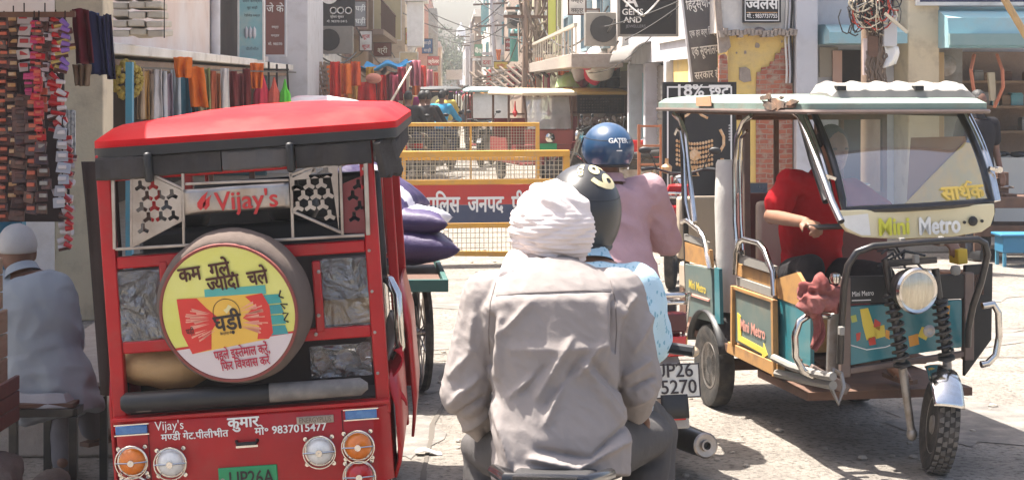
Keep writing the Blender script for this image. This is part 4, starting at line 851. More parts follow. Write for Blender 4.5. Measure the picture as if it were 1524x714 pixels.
def lamp(px, py, r, m):
    q = rq(px, py); b = MB(); b.lathe([(r*.98, 0), (r, .012), (r*.9, .03), (r*.55, .042), (.001, .046)], (q.x, yf, q.z), (0, -1, 0), 24); o = b.build('lamp', m, red)
    b = MB(); b.lathe([(r*1.02, 0), (r*1.10, .004), (r*1.10, .014), (r*1.0, .016)], (q.x, yf, q.z), (0, -1, 0), 28); b.build('lamp_rim', K['chrome'], o)
    g_ = MB(); g_.tube([(q.x+r*1.18*math.cos(t_), yf-.035, q.z+r*1.18*math.sin(t_)) for t_ in [i*math.pi/12 for i in range(24)]], .0028, 6, closed=True)
    g_.tube([(q.x-r*1.18, yf-.035, q.z), (q.x, yf-.052, q.z+.001), (q.x+r*1.18, yf-.035, q.z)], .0028, 6); g_.lathe([(.012, 0), (.012, .006)], (q.x, yf-.048, q.z), (0, -1, 0), 12)
    for a in (.8, 2.4, 3.9, 5.5): g_.tube([(q.x+r*1.18*math.cos(a), yf-.035, q.z+r*1.18*math.sin(a)), (q.x+r*1.32*math.cos(a), yf-.002, q.z+r*1.32*math.sin(a))], .0028, 6); g_.lathe([(.010, 0), (.008, .006)], (q.x+r*1.36*math.cos(a), yf, q.z+r*1.36*math.sin(a)), (0, -1, 0), 10)
    g_.build('lamp_guard', K['chrome'], o)
    s_ = MB()
    for i in range(10): a = i*math.pi/5; s_.bar((q.x+.012*math.cos(a), yf-.047, q.z+.012*math.sin(a)), (q.x+r*.9*math.cos(a), yf-.031, q.z+r*.9*math.sin(a)), .002)
    s_.build('lens_rib', m, o); return o
for px, py, m in ((200, 683, 'amber'), (257, 685, 'whitelens'), (205, 727, 'redlens'), (477, 668, 'whitelens'), (534, 660, 'amber'), (536, 704, 'redlens')): lamp(px, py, .050, K[m])
q = rq(371, 709); np_ = MB(); np_.bb((q.x-.108, yf-.008, q.z-.045), (q.x+.108, yf, q.z+.045)); n_ = np_.build('number_plate', simple('plate_green', (.015, .27, .10), .4), red, .004)
text_obj('lettering', 'UP26A', (q.x+.012, yf-.010, q.z-.022), (1, 0, 0), (0, 0, 1), .075, K['inkdark'], n_, maxw=.165, bold=.01); text_obj('lettering', 'T 7148', (q.x, yf-.010, q.z-.04), (1, 0, 0), (0, 0, 1), .02, K['inkdark'], n_, maxw=.1) if False else None
b = MB(); b.lathe([(.008, 0), (.008, .003), (.001, .004)], (q.x-.093, yf-.008, q.z), (0, -1, 0), 10); b.build('plate_screw', K['steel'], n_)
bu = MB(); bu.tube([(xl2+.02, -.05, .30), (xr2-.02, -.05, .30)], .03, 12); bu.build('rear_bumper', K['chrome'], red)
# right flank, wheels, floor and seats
fl = MB(); fl.loft([[V(x, y, z) for y in (.03, .5, 1.0)] for x, z in ((xr2+.012, .36), (xr2+.035, .42), (xr2+.035, .62), (xr2+.012, .72))], closed=False, caps=False); fl.build('side_panel', K['red'], red, solid=.012)
fl = MB(); fl.loft([[V(x, y, z) for y in (1.05, 1.5, 2.0)] for x, z in ((xr2+.05, .30), (xr2+.065, .42), (xr2+.06, .75), (xr2+.03, .92))], closed=False, caps=False); fl.build('side_panel', K['red'], red, solid=.012)
fl = MB(); fl.loft([[V(x, y, z) for y in (.03, 1.0, 2.0)] for x, z in ((xl2-.012, .32), (xl2-.025, .42), (xl2-.025, .7), (xl2-.01, .85))], closed=False, caps=False); fl.build('side_panel', K['red'], red, solid=.012)
ls = MB(); a = rq(592, 430, .3); ls.tube([V(xr2+.03, .32, .76), V(xr2+.055, .30, .80), V(xr2+.055, .30, 1.0), V(xr2+.03, .32, 1.05), V(xr2+.0, .44, 1.05), V(xr2+.0, .44, .76)], .02, 10, closed=True); ls.build('grab_handle', K['chrome'], red)
rg = MB(); rg.grid(lambda u, v: V(xr2+.03+.03*math.sin(v*5+u*3), .22+.12*u+.02*math.sin(v*8), .80-.24*v*(.6+.4*u)), 6, 10); rg.build('rag', cloth('redrag', (.42, .02, .03)), red, solid=.006)
rg = MB(); rg.grid(lambda u, v: V(xr2+.02+.02*math.sin(v*4+u*3), .30+.09*u, .93-.18*v), 5, 8); rg.build('rag', cloth('greyrag', (.4, .36, .33)), red, solid=.006)
for x in (xl2+.06, xr2-.06):
    b = MB(); rw = .24; b.lathe([(.14, -.03), (rw*.93, -.048), (rw, -.03), (rw, .03), (rw*.93, .048), (.14, .03)], (x, .42, rw), (1, 0, 0), 32); o = b.build('wheel', K['rubber'], red); b = MB(); b.lathe([(.001, -.012), (.05, -.015), (.135, -.035), (.14, .035), (.05, .015), (.001, .012)], (x, .42, rw), (1, 0, 0), 24); b.build('rim', K['dullsteel'], o)
b = MB(); rw = .24; b.lathe([(.14, -.03), (rw*.93, -.048), (rw, -.03), (rw, .03), (rw*.93, .048), (.14, .03)], (0, 2.35, rw), (1, 0, 0), 32); o = b.build('wheel', K['rubber'], red)
b = MB(); b.bb((xl2+.02, .03, .30), (xr2-.02, 2.1, .345)); b.build('floor', K['dullsteel'], red)
def seat(y, f, h=1.22):
    b = MB(); b.bb((xl2+.05, y, .66), (xr2-.05, y+.42*f, .76)); b.bb((xl2+.05, y-.05*f, .77), (xr2-.05, y+.05*f, h)); return b.build('seat', K['black'], red, .02)
seat(.45, 1, 1.30); seat(1.95, -1, 1.40)
for x in (-.27, .16): b = MB(); b.ell((x, .52, zr-.30), (.105, .07, .085), 16, 10); b.build('headrest', K['black'], red)
b = MB(); b.loft([[V(x, y, z) for x, y in ((-.40, 2.2+.0), (.40, 2.2))]+[V(x, y, z) for x, y in ((.40, 2.25), (-.40, 2.25))] for z in (.4, .95)]); b.build('dashboard', K['red'], red)
b = MB(); a = [V(-.43, 2.28, .96), V(.45, 2.28, .96), V(.43, 2.18, zr-.06), V(-.41, 2.18, zr-.06)]; b.add(a, [(0, 1, 2, 3)]); b.build('windscreen', K['clear'], red)
b = MB(); b.tube(a, .016, 8, closed=True); b.build('windscreen_frame', K['red'], red)
# brown rain flap hanging off the left side
fx = MB(); A, B, C_, D = rq(112, 256, .2), rq(165, 256, .2), rq(184, 602, .2), rq(142, 602, .2)
fx.grid(lambda u, v: A.lerp(B, u).lerp(D.lerp(C_, u), v)+V(0, .012*math.sin(u*7+v*3)-.02*u, 0), 10, 12); fx.build('side_flap', cloth('brownflap', (.030, .021, .019), (.05, .036, .032)), red, solid=.012)
# ------------------------------------------------------------------ teal e-rickshaw, front three-quarter
TH = R(10); GX, GY = 2.33-.095*math.cos(TH), 8.3-.095*math.sin(TH)
def gfin(a, b, Y): X = a*Y-GX; D = Y-GY; return V(X*math.cos(TH)+D*math.sin(TH), -X*math.sin(TH)+D*math.cos(TH), H-b*Y)
def gq(px, py, d): a, b = (px-VX)/F, (py-VY)/F; return gfin(a, b, (d-GX*math.sin(TH)+GY*math.cos(TH))/(math.cos(TH)-a*math.sin(TH)))
def gx(px, py, d): a, b = (px-VX)/F, (py-VY)/F; return gfin(a, b, (d+GX*math.cos(TH)+GY*math.sin(TH))/(a*math.cos(TH)+math.sin(TH)))
K['teal'] = mat('teal_body_paint', (.02, .16, .19), .35, col2=(.03, .20, .22), scale=5, coat=.3, dirt=(.16, .15, .12), dscale=5, damt=.4)
K['greyteal'] = mat('grey_green_door_print', (.10, .14, .13), .5, col2=(.15, .18, .15), scale=4, dirt=(.25, .2, .14), dscale=6, damt=.5)
K['ochre'] = mat('ochre_rusty_panel', (.42, .22, .07), .6, col2=(.30, .16, .07), scale=9, dirt=(.14, .08, .05), dscale=9, damt=.6)
K['mint'] = mat('mint_canvas_roof', (.20, .265, .225), .8, col2=(.14, .20, .17), scale=5, dirt=(.24, .18, .13), dscale=6, damt=.6, bump=.004, bscale=8)
K['dustygrey'] = mat('dusty_grey_plastic', (.24, .225, .20), .75, col2=(.19, .18, .16), scale=9)
K['blackframe'] = mat('black_frame_paint', (.012, .011, .011), .35, col2=(.05, .036, .028), scale=12, coat=.2)
K['brownframe'] = mat('brown_frame_paint', (.14, .10, .085), .5, .2, col2=(.20, .14, .11), scale=9)
K['shield'] = glass('windscreen_glass', (.92, .92, .80), .26, .015, dust_and_sky_film=.16)  # its dust film also makes up the pale sky reflection
gr = thing('teal_rickshaw', 'teal and cream electric rickshaw facing out with red shirted driver inside', 'rickshaw', (GX, GY, 0), TH)
# roof
def gring(x0, x1, y0, y1, z, zs=0, r=.09):
    pts = []
    for cx, cy, a0 in ((x1-r, y1-r, 0), (x0+r, y1-r, 1), (x0+r, y0+r, 2), (x1-r, y0+r, 3)): pts += [V(cx+r*math.cos((a0+i/4)*math.pi/2), cy+r*math.sin((a0+i/4)*math.pi/2), z+zs*((cy+r*math.sin((a0+i/4)*math.pi/2))-y0)) for i in range(5)]
    return pts
rz = 1.735; sl = -.010
b = MB(); b.loft([gring(-.50, .40, .14, 2.62, rz-.035, sl), gring(-.53, .42, .12, 2.64, rz-.02, sl), gring(-.53, .42, .12, 2.64, rz+.012, sl), gring(-.50, .39, .17, 2.6, rz+.036, sl), gring(-.40, .30, .3, 2.5, rz+.05, sl), gring(-.2, .12, .5, 2.3, rz+.056, sl)])
me = b.mesh(); q = MB(); roof = put('roof', me, K['mint'], gr)
b = MB(); rr = gring(-.535, .425, .115, 2.645, rz-.028, sl); b.tube(rr, .012, 6, closed=True); b.build('roof_edge', K['brownframe'], gr)
b = MB(); pts = [gx(x, y, -.545) for x, y in ((1035, 145), (1057, 143), (1058, 158), (1036, 158))]; b.prism(pts, (.006, 0, 0)); b.build('orange_patch', simple('patchorange', (.55, .28, .15), .8, col2=(.4, .3, .22), scale=20), gr)
rd = random.Random(3); b = MB()
for i in range(15):
    p = gx(rd.gauss(1157, 12), rd.gauss(154, 5), -.538); n_ = 9; rr = rd.uniform(.02, .07); b.prism([p+V(-.004-.0006*i, rr*1.8*math.cos(a)*rd.uniform(.4, 1.2), rr*.42*math.sin(a)*rd.uniform(.4, 1.2)) for a in [k*2*math.pi/n_ for k in range(n_)]], (.012, 0, 0))
b.build('frayed_patch', simple('frayed', (.12, .09, .07), .95, col2=(.30, .17, .10), scale=12, amt=.9), gr)
# ribbed grey scoop over the front of the roof
p0, p1 = gq(1212, 140, .42), gq(1420, 128, .42); b = MB(); n_ = 46; rings = []
for i in range(n_+1):
    u = i/n_; x = p0.x+(p1.x-p0.x)*u; rib = .010 if abs((u*6+.15) % 1-.5) < .13 else 0; e = min(1, min(u, 1-u)*14+.45)
    hgt = (.085+rib)*e; rings.append([V(x, .18, rz+.02), V(x, .20, rz+.025+hgt*.55), V(x, .26, rz+.025+hgt*.92), V(x, .36, rz+.025+hgt), V(x, .48, rz+.025+hgt*.8), V(x, .55, rz+.02)])
b.loft(rings); b.build('roof_scoop', K['dustygrey'], gr, ang=30)
for px in (1247, 1362): q = gq(px, 131, .24); MB().box((q.x, .21, rz+.085), (.045, .04, .022)).build('scoop_vent', K['black'], gr)
# windscreen and its frame
WB0, WB1, WT1, WT0 = gq(1257, 313, .06), gq(1475, 300, .06), gq(1423, 158, .40), gq(1209, 164, .40)
def wsp(u, v):
    p = WB0.lerp(WB1, u).lerp(WT0.lerp(WT1, u), v); return p+V(0, -.10*math.sin(v*math.pi)*.55-.05*math.sin(u*math.pi), 0)
b = MB(); b.grid(wsp, 16, 14); b.build('windscreen', K['shield'], gr)
b = MB(); b.tube([wsp(i/10, 0) for i in range(11)]+[wsp(1, i/10) for i in range(1, 11)]+[wsp(1-i/10, 1) for i in range(1, 11)]+[wsp(0, 1-i/10) for i in range(1, 10)], .019, 8, closed=True); b.build('windscreen_seal', K['blackframe'], gr)
for s, off in ((0, -.045), (1, .035)):
    b = MB(); b.tube([wsp(s, i/12)+V(off, .02, 0) for i in range(13)], .014, 8); b.build('screen_tube', K['chrome'], gr)
b = MB(); b.tube([wsp(1, i/12)+V(.065, .05, .01*i/12) for i in range(13)], .011, 8); b.build('screen_tube', K['chrome'], gr)
# long chrome tube from roof down past the driver
b = MB(); b.tube([gx(1172, 160, -.47), gx(1190, 172, -.48), gx(1203, 205, -.49), gx(1238, 300, -.49), gx(1252, 330, -.48)], .017, 10); b.build('front_tube', K['chrome'], gr)
b = MB(); b.tube([gx(1172, 160, -.44)+V(.05, 0, -.0), gx(1192, 175, -.42), gx(1210, 240, -.42), gx(1230, 300, -.42)], .02, 8); b.build('front_post', K['blackframe'], gr)
b = MB()
for s in (0, 1): b.box(wsp(s, .33)+V(-.045 if s == 0 else .05, -.012, 0), (.06, .02, .016), rot=(0, .3, 0)); b.lathe([(.016, 0), (.016, .02)], wsp(s, .33)+V(-.07 if s == 0 else .075, -.0, 0), (0, -1, 0), 10)
b.build('mirror_clamp', K['chrome'], gr)
# writing on the glass
tb_ = letters(MB(), 'साथक', (0, 0, 0), (1, 0, 0), (0, 1, 0), .115, bold=.03, maxw=.25, lift=0); tb_.v = [tuple(wsp(.80+v[0]/.80, .055+v[1]/.58)+V(0, -.010, .0)) for v in tb_.v]; flat(tb_, 'lettering', simple('yellow_ink', (.72, .50, .10)), gr)
b = MB(); c_ = wsp(.835, .185)+V(0, -.014, 0); b.tube([c_+V(-.014, 0, -.006), c_+V(.0, 0, .020), c_+V(.02, 0, .012)], .006, 6); b.build('lettering', K['yellow_ink'], gr)
# cream panel below the glass
b = MB(); pts = [(1246, 314), (1250, 330), (1262, 345), (1284, 353), (1340, 356), (1420, 352), (1462, 345), (1475, 336), (1481, 318), (1480, 303)]
b.prism([gq(x, y, .02+.0) for x, y in pts], (0, .04, 0)); pn = b.build('nose_panel', mat('cream_nose_panel', (.66, .58, .36), .4, col2=(.70, .62, .42), scale=4, dirt=(.48, .38, .2), damt=.5), gr, .006)
b = MB(); pts2 = [(1252, 322), (1258, 338), (1282, 350), (1296, 350), (1292, 318)]; b.prism([gq(x, y, .017) for x, y in pts2], (0, .003, 0)); b.build('white_flash', K['white'], pn)
def gtxt(txt, px, py, d, size, m, mw, par, **k): q = gq(px, py, d); return text_obj('lettering', txt, q, (1, 0, .045), (-.045, 0, 1), size, m, par, maxw=mw, **k)
gtxt('Mini', 1330, 349, .014, .115, simple('lime_ink', (.62, .60, .06)), .155, pn, bold=.035); gtxt('Metro', 1398, 347, .014, .115, K['white'], .21, pn, bold=.04)
b = MB(); q = gq(1448, 329, .012); b.lathe([(.024, 0), (.022, .006), (.001, .012)], q, (0, -1, 0), 12); b.lathe([(.008, 0), (.008, .006)], q+V(.045, 0, 0), (0, -1, 0), 8); b.lathe([(.008, 0), (.008, .006)], q+V(-.045, 0, -.005), (0, -1, 0), 8); b.build('wiper_hub', K['black'], pn)
# front body: black upper band and printed teal panel
def gpoly(pts, d, th_, nm_, m, par=None, bev=0): b = MB(); b.prism([gq(x, y, d) for x, y in pts], (0, th_, 0)); return b.build(nm_, m, par or gr, bev)
gpoly([(1258, 456), (1262, 544), (1350, 528), (1432, 516), (1432, 446)], .13, .03, 'front_panel', K['teal'], None, .004)
gpoly([(1255, 412), (1257, 453), (1440, 444), (1442, 408)], .125, .04, 'upper_panel', K['black'], None, .004)
fpn = gr.children[-2]
rd = random.Random(12); mats_ = [simple('printyel', (.66, .50, .06), .4), simple('printred', (.48, .05, .03), .4), simple('printor', (.60, .26, .03), .4), simple('printlime', (.40, .44, .08), .4)]
for (pts, i) in [([(1280, 460), (1292, 458), (1306, 500), (1290, 506), (1284, 484)], 0), ([(1300, 487), (1316, 483), (1318, 500), (1304, 504)], 0), ([(1302, 474), (1311, 480), (1309, 492), (1300, 486)], 1), ([(1292, 503), (1302, 500), (1304, 512), (1294, 514)], 1), ([(1318, 490), (1324, 492), (1324, 505), (1318, 502)], 2), ([(1352, 500), (1366, 496), (1368, 512), (1354, 516)], 2), ([(1372, 486), (1388, 488), (1378, 506), (1366, 500)], 0), ([(1402, 458), (1414, 454), (1412, 474), (1402, 470)], 2), ([(1274, 496), (1281, 494), (1280, 505), (1275, 508)], 1), ([(1266, 470), (1274, 468), (1276, 478), (1268, 480)], 3)]: gpoly(pts, .1285, .0012, 'panel_print', mats_[i], fpn)
b = MB(); b.tube([gq(1262, 512, .127), gq(1290, 520, .127), gq(1318, 516, .127), gq(1348, 504, .127)], .0025, 5)
b.build('panel_print', K['ink'], fpn)
gtxt('Mini Metro', 1284, 440, .122, .035, K['inkdark'] if False else K['ink'], .11, gr, bold=0); b = MB(); b.bar(gq(1268, 447, .122), gq(1296, 446, .122), .004); b.build('panel_print', K['ink'], gr)
fr = MB(); fr.bar(gq(1257, 412, .14), gq(1257, 560, .14), .04, .05, up=(1, 0, 0)); fr.bar(gq(1440, 405, .14), gq(1440, 535, .14), .045, .05, up=(1, 0, 0)); fr.bar(gq(1257, 552, .14), gq(1440, 525, .14), .03); fr.bar(gq(1205, 548, .20), gq(1262, 580, .16), .05); fr.build('front_frame', K['brownframe'], gr, .006)
gpoly([(1437, 395), (1478, 392), (1476, 505), (1436, 560)], .2, .03, 'corner_plate', K['black'], None, .004)
gpoly([(1235, 468), (1256, 462), (1256, 560), (1232, 556)], .2, .03, 'corner_plate', K['dullsteel'], None, .004)
# crash guard hoop, loops
b = MB(); b.tube([gq(x, y, d) for x, y, d in ((1250, 540, .06), (1252, 490, .02), (1256, 425, -.06), (1262, 395, -.07), (1275, 375, -.08), (1300, 366, -.09), (1360, 361, -.10), (1420, 357, -.09), (1455, 356, -.08), (1466, 362, -.07), (1470, 378, -.06), (1460, 420, -.04), (1448, 455, 0), (1441, 490, .05), (1440, 515, .08))], .0165, 10); b.build('crash_guard', K['blackframe'], gr)
for s, pts in ((0, ((1235, 470), (1205, 468), (1190, 478), (1183, 500), (1184, 530), (1196, 552), (1220, 563), (1236, 562))), (1, ((1462, 455), (1478, 452), (1486, 465), (1487, 500), (1482, 528), (1470, 540), (1460, 542)))):
    b = MB(); b.tube([gq(x, y, .10) for x, y in pts], .017, 10); b.build('side_guard', K['chrome'], gr)
b = MB(); b.tube([gq(1240, 548, .02), gq(1236, 575, .0), gq(1248, 600, -.02), gq(1256, 575, -.0), gq(1252, 555, .02)], .011, 8, closed=True); b.build('tow_ring', K['dullsteel'], gr)
for x, y in ((1342, 360), (1400, 358), (1363, 385), (1252, 492)): b = MB(); b.box(gq(x, y, -.085), (.025, .03, .04)); b.build('guard_clamp', K['dustygrey'], gr, .004)
# head lamp
q = gq(1363, 432, -.13); r = 33*8.25/F; b = MB(); ha = V(.12, -1, -.06).normalized(); b.lathe([(r*.35, -.13), (r*.8, -.09), (r*1.02, -.02), (r*1.04, .0), (r*1.0, .014), (r*.92, .016)], q, ha, 36); hl = b.build('headlamp', K['blackframe'], gr)
b = MB(); b.lathe([(r*.93, .012), (r*1.03, .004), (r*1.05, .010), (r*.97, .022), (r*.92, .018)], q, ha, 36); b.build('lamp_rim', K['chrome'], hl)
b = MB(); b.lathe([(r*.93, .012), (r*.7, .026), (r*.35, .034), (.001, .036)], q, ha, 36); b.build('lens', mat('headlamp_lens', (.55, .50, .38), .08, .6, col2=(.34, .30, .22), scale=9, bump=.004, bscale=22, stretch=(9, 1, 1), coat=1), hl)
# fork, springs, wheel, fender: the bars are turned a little
WC = gq(1398, 645, 0); FT0, FT1 = gq(1322, 385, .0), gq(1385, 372, .0)
def fork(top, mid, low, sd):
    b = MB(); b.cyl(top, mid, .019, n=10); b.build('fork_stem', K['blackframe'], gr)
    b = MB(); m0, m1 = top.lerp(mid, .33), mid; n_ = 9*14; d = (m1-m0); u = d.orthogonal().normalized(); v = d.normalized().cross(u)
    b.tube([m0+d*(i/n_)+(u*math.cos(i*2*math.pi/14)+v*math.sin(i*2*math.pi/14))*.033 for i in range(n_+1)], .0085, 6); b.build('spring', K['blackframe'], gr)
    b = MB(); b.cyl(mid, low, .021, .018, n=12); b.ell(low, (.025, .025, .035), 10, 8); b.build('fork_leg', K['dullsteel'], gr)
    b = MB(); b.lathe([(.04, 0), (.042, .012), (.03, .02)], m1, -d, 14); b.build('spring_cup', K['black'], gr); b = MB(); b.lathe([(.04, 0), (.042, .012), (.03, .02)], m0, d, 14); b.build('spring_cup', K['black'], gr)
fork(gq(1318, 385, -.0), gq(1343, 545, -.02), gq(1357, 645, .0), 0); fork(gq(1392, 400, .0), gq(1409, 535, -.0), gq(1424, 575, .02).lerp(WC+V(.085, .03, 0), .9), 1)
wa = V(1, -.26, -.12).normalized(); b = MB(); rw = .223
prof = [(.135, -.032), (.175, -.05), (rw*.94, -.05), (rw*.985, -.035), (rw, -.012), (rw, .012), (rw*.985, .035), (rw*.94, .05), (.175, .05), (.135, .032)]
WC = V(WC.x, WC.y, rw-.001); b.lathe(prof, WC, wa, 64); whl = b.build('front_wheel', K['rubber'], gr)
b = MB(); u = wa.orthogonal().normalized(); v = wa.cross(u)
for i in range(30):
    for s, h in ((0, -.036), (.33, -.012), (0, .012), (.33, .036)):
        a = 2*math.pi*(i+s)/30; c = WC+(u*math.cos(a)+v*math.sin(a))*(rw*(1.0 if abs(h) < .02 else .985))+wa*h
        ez = (u*math.cos(a)+v*math.sin(a)); ex = wa; ey = ez.cross(ex); vs = []
        sk = .006 if h > 0 else -.006
        for z in (-.004, .006):
            for x, y in ((-.0095, -.014), (.0095, -.010+sk), (.0095, .014), (-.0095, .010+sk)): vs.append(c+ex*x+ey*y+ez*z)
        b.add(vs, [(0, 3, 2, 1), (4, 5, 6, 7), (0, 1, 5, 4), (1, 2, 6, 5), (2, 3, 7, 6), (3, 0, 4, 7)])
b.build('tread', mat('tread_rubber', (.10, .09, .08), .9, col2=(.17, .15, .13), scale=20), whl)
b = MB(); b.lathe([(.001, -.035), (.04, -.04), (.06, -.02), (.13, -.030), (.137, -.034), (.137, .034), (.13, .030), (.06, .02), (.04, .04), (.001, .035)], WC, wa, 28); b.build('rim', K['dullsteel'], whl)
b = MB(); fu = V(0, 0, 1); fw = wa.cross(fu).normalized()
if fw.y > 0: fw = -fw
def fen(t_, s_): a = R(28+62*t_*1.0); return WC+(fw*math.cos(a)+fu*math.sin(a))*(rw+.045+.018*(1-(2*s_-1)**2))+wa*((s_-.5)*.15*(1-.12*abs(t_-.5)))
b.grid(lambda s_, t_: fen(t_, s_), 8, 14); b.build('fender', mat('bright_fender', (.75, .74, .72), .12, 1, col2=(.5, .47, .42), scale=14), gr, solid=.004)
b = MB(); b.lathe([(.028, 0), (.03, .008), (.018, .014), (.012, .010)], gq(1382, 492, -.02), (0, -1, 0), 14); b.build('horn', K['dullsteel'], gr)
b = MB(); b.bar(gq(1318, 392, 0), gq(1392, 386, 0), .05, .03); b.bar(gq(1325, 420, .0), gq(1395, 415, 0), .04, .03); b.build('fork_yoke', K['blackframe'], gr, .005)
# left flank: sill, doors, posts, seats
XS = -.47
def spoly(pts, nm_, m, x=XS, th_=.02, par=None, bev=0): b = MB(); b.prism([gx(px, py, x) for px, py in pts], (th_, 0, 0)); return b.build(nm_, m, par or gr, bev)
d1 = spoly([(1093, 428), (1152, 448), (1152, 538), (1094, 508)], 'door_panel', K['greyteal'], XS, .02, None, .004)
spoly([(1083, 508), (1157, 541), (1157, 562), (1081, 524)], 'sill', K['ochre'], XS-.006, .04, None, .004)
dr = MB(); dr.bar(gx(1094, 428, XS-.004), gx(1152, 448, XS-.004), .02); dr.bar(gx(1152, 446, XS-.004), gx(1154, 560, XS-.004), .03); dr.bar(gx(1092, 425, XS-.004), gx(1092, 515, XS-.004), .03); dr.build('door_frame', K['ochre'], gr, .003)
spoly([(1096, 412), (1150, 430), (1150, 443), (1096, 424)], 'door_trim', K['dustygrey']); spoly([(1098, 378), (1152, 396), (1152, 408), (1098, 391)], 'door_trim', K['dustygrey']); spoly([(1098, 392), (1152, 410), (1152, 428), (1098, 410)], 'door_infill', K['ochre'], XS+.02)
def stxt(txt, px, py, size, m, mw, slope=.38, **k): q = gx(px, py, XS-.003); return text_obj('lettering', txt, q, (0, -1, 0), (0, 0, 1), size, m, d1, maxw=mw, lift=.002, **k)
ye = simple('printyel'); pi_ = simple('door_pink', (.62, .28, .22)); stxt('Mini Metro', 1120, 497, .085, pi_, .40, bold=.03)
ar = MB(); ar.prism([gx(x, y, XS-.004) for x, y in ((1097, 465), (1102, 470), (1103, 500), (1136, 518), (1136, 510), (1142, 528), (1134, 534), (1134, 526), (1098, 506))], (.003, 0, 0)); ar.build('arrow_print', ye, d1)
b = MB(); b.tube([gx(x, y, XS-.012) for x, y in ((1094, 408), (1096, 375), (1101, 360), (1108, 356), (1130, 362), (1138, 372), (1150, 405), (1152, 440))], .016, 10); b.build('door_rail', K['chrome'], gr)
spoly([(1154, 442), (1206, 462), (1206, 545), (1157, 538)], 'driver_side_panel', K['teal'], -.44); spoly([(1154, 415), (1186, 405), (1206, 440), (1206, 462), (1154, 442)], 'ochre_panel', K['ochre'], -.445)
b = MB(); b.bb((-.46, .30, .30), (.40, 1.0, .34)); b.bb((-.46, .9, .36), (.44, 2.5, .40)); b.build('floor', K['rust'], gr)
b = MB(); b.tube([gx(1152, 532, -.49), gx(1178, 545, -.52), gx(1215, 556, -.52), gx(1240, 560, -.50)], .02, 8); b.tube([gx(1157, 555, -.47), gx(1200, 565, -.5), gx(1240, 573, -.48)], .022, 8); b.build('foot_step', K['dustygrey'], gr)
d2 = spoly([(1019, 392), (1058, 400), (1062, 480), (1022, 470)], 'door_panel', K['greyteal'], XS, .02, None, .004)
spoly([(1019, 360), (1056, 372), (1058, 398), (1020, 388)], 'door_infill', K['ochre'], XS); spoly([(1018, 348), (1052, 360), (1052, 368), (1018, 357)], 'door_trim', K['dustygrey'])
q = gx(1038, 432, XS-.003); text_obj('lettering', 'Mini Metro', q, (0, -1, 0), (0, 0, 1), .07, ye, d2, maxw=.40, lift=.002, bold=.02); b = MB(); b.bar(gx(1022, 436, XS-.003), gx(1056, 447, XS-.003), .012); b.build('arrow_print', pi_, d2)
b = MB(); b.tube([gx(x, y, XS-.012) for x, y in ((1015, 330), (1022, 328), (1040, 342), (1048, 355), (1056, 400))], .014, 8); b.build('door_rail', K['chrome'], gr)
spoly([(1063, 398), (1070, 400), (1072, 482), (1064, 480)], 'teal_edge', K['teal'], XS)
# posts
ps = MB(); ps.bar(gx(1110, 158, -.43), gx(1112, 440, -.43), .035, up=(0, 1, 0)); ps.build('post', K['brownframe'], gr, .004); ps = MB(); ps.bar(gx(1014, 160, -.43), gx(1024, 440, -.43), .03, up=(0, 1, 0)); ps.build('post', K['blackframe'], gr, .004)
for (pts, r_) in (([(1118, 172), (1105, 182), (1096, 205), (1093, 250), (1094, 330), (1098, 375), (1104, 376)], .013), ([(1112, 195), (1103, 205), (1101, 240), (1103, 330), (1106, 372)], .010), ([(1003, 170), (1012, 178), (1020, 200), (1026, 260), (1034, 330)], .015), ([(1005, 200), (1008, 192), (1013, 196), (1018, 230), (1020, 300), (1028, 335)], .010)):
    b = MB(); b.tube([gx(x, y, -.475) for x, y in pts], r_, 8); b.build('grab_tube', K['chrome'], gr)
ps = MB()
for y in (1.42, 2.4): ps.bar((.43, y, .38), (.43, y, rz-.03), .03, up=(0, 1, 0))
ps.bar((-.43, 1.42, rz-.08), (.43, 1.42, rz-.08), .03); ps.bar((-.44, .5, rz-.045), (-.44, 2.5, rz-.06), .03); ps.bar((.44, .5, rz-.045), (.44, 2.5, rz-.06), .03); ps.bar((-.2, 1.42, .8), (-.2, 1.42, rz-.09), .025, up=(0, 1, 0)); ps.bar((.18, 1.42, .8), (.18, 1.42, rz-.09), .025, up=(0, 1, 0)); ps.bar((-.43, 1.42, 1.22), (.43, 1.42, 1.22), .025); ps.bar((.0, 2.45, .8), (.0, 2.45, rz-.09), .03, up=(0, 1, 0)); ps.build('canopy_frame', K['rust'], gr, .003)
b = MB(); b.bb((-.43, .96, .62), (.43, 1.36, .74)); b.build('seat', simple('seatred', (.20, .02, .02), .6), gr, .02)
b = MB(); b.bb((-.35, 1.30, .78), (-.06, 1.36, 1.20)); b.build('backrest', mat('beige_backrest', (.50, .41, .33), .7, col2=(.42, .33, .26), scale=6), gr, .025); b = MB(); b.bb((-.43, 1.37, .40), (.43, 1.405, 1.24)); b.build('partition', simple('maroonp', (.13, .05, .045), .7), gr, .004)
b = MB(); b.bb((-.43, 2.05, .60), (.43, 2.48, .76)); b.bb((-.43, 2.46, .77), (.43, 2.54, 1.15)); b.build('passenger_seat', simple('seatbeige', (.44, .36, .27), .7), gr, .02)
b = MB(); b.bb((-.45, 1.0, .42), (.45, 1.30, .60)); b.build('battery_box', K['ochre'], gr)
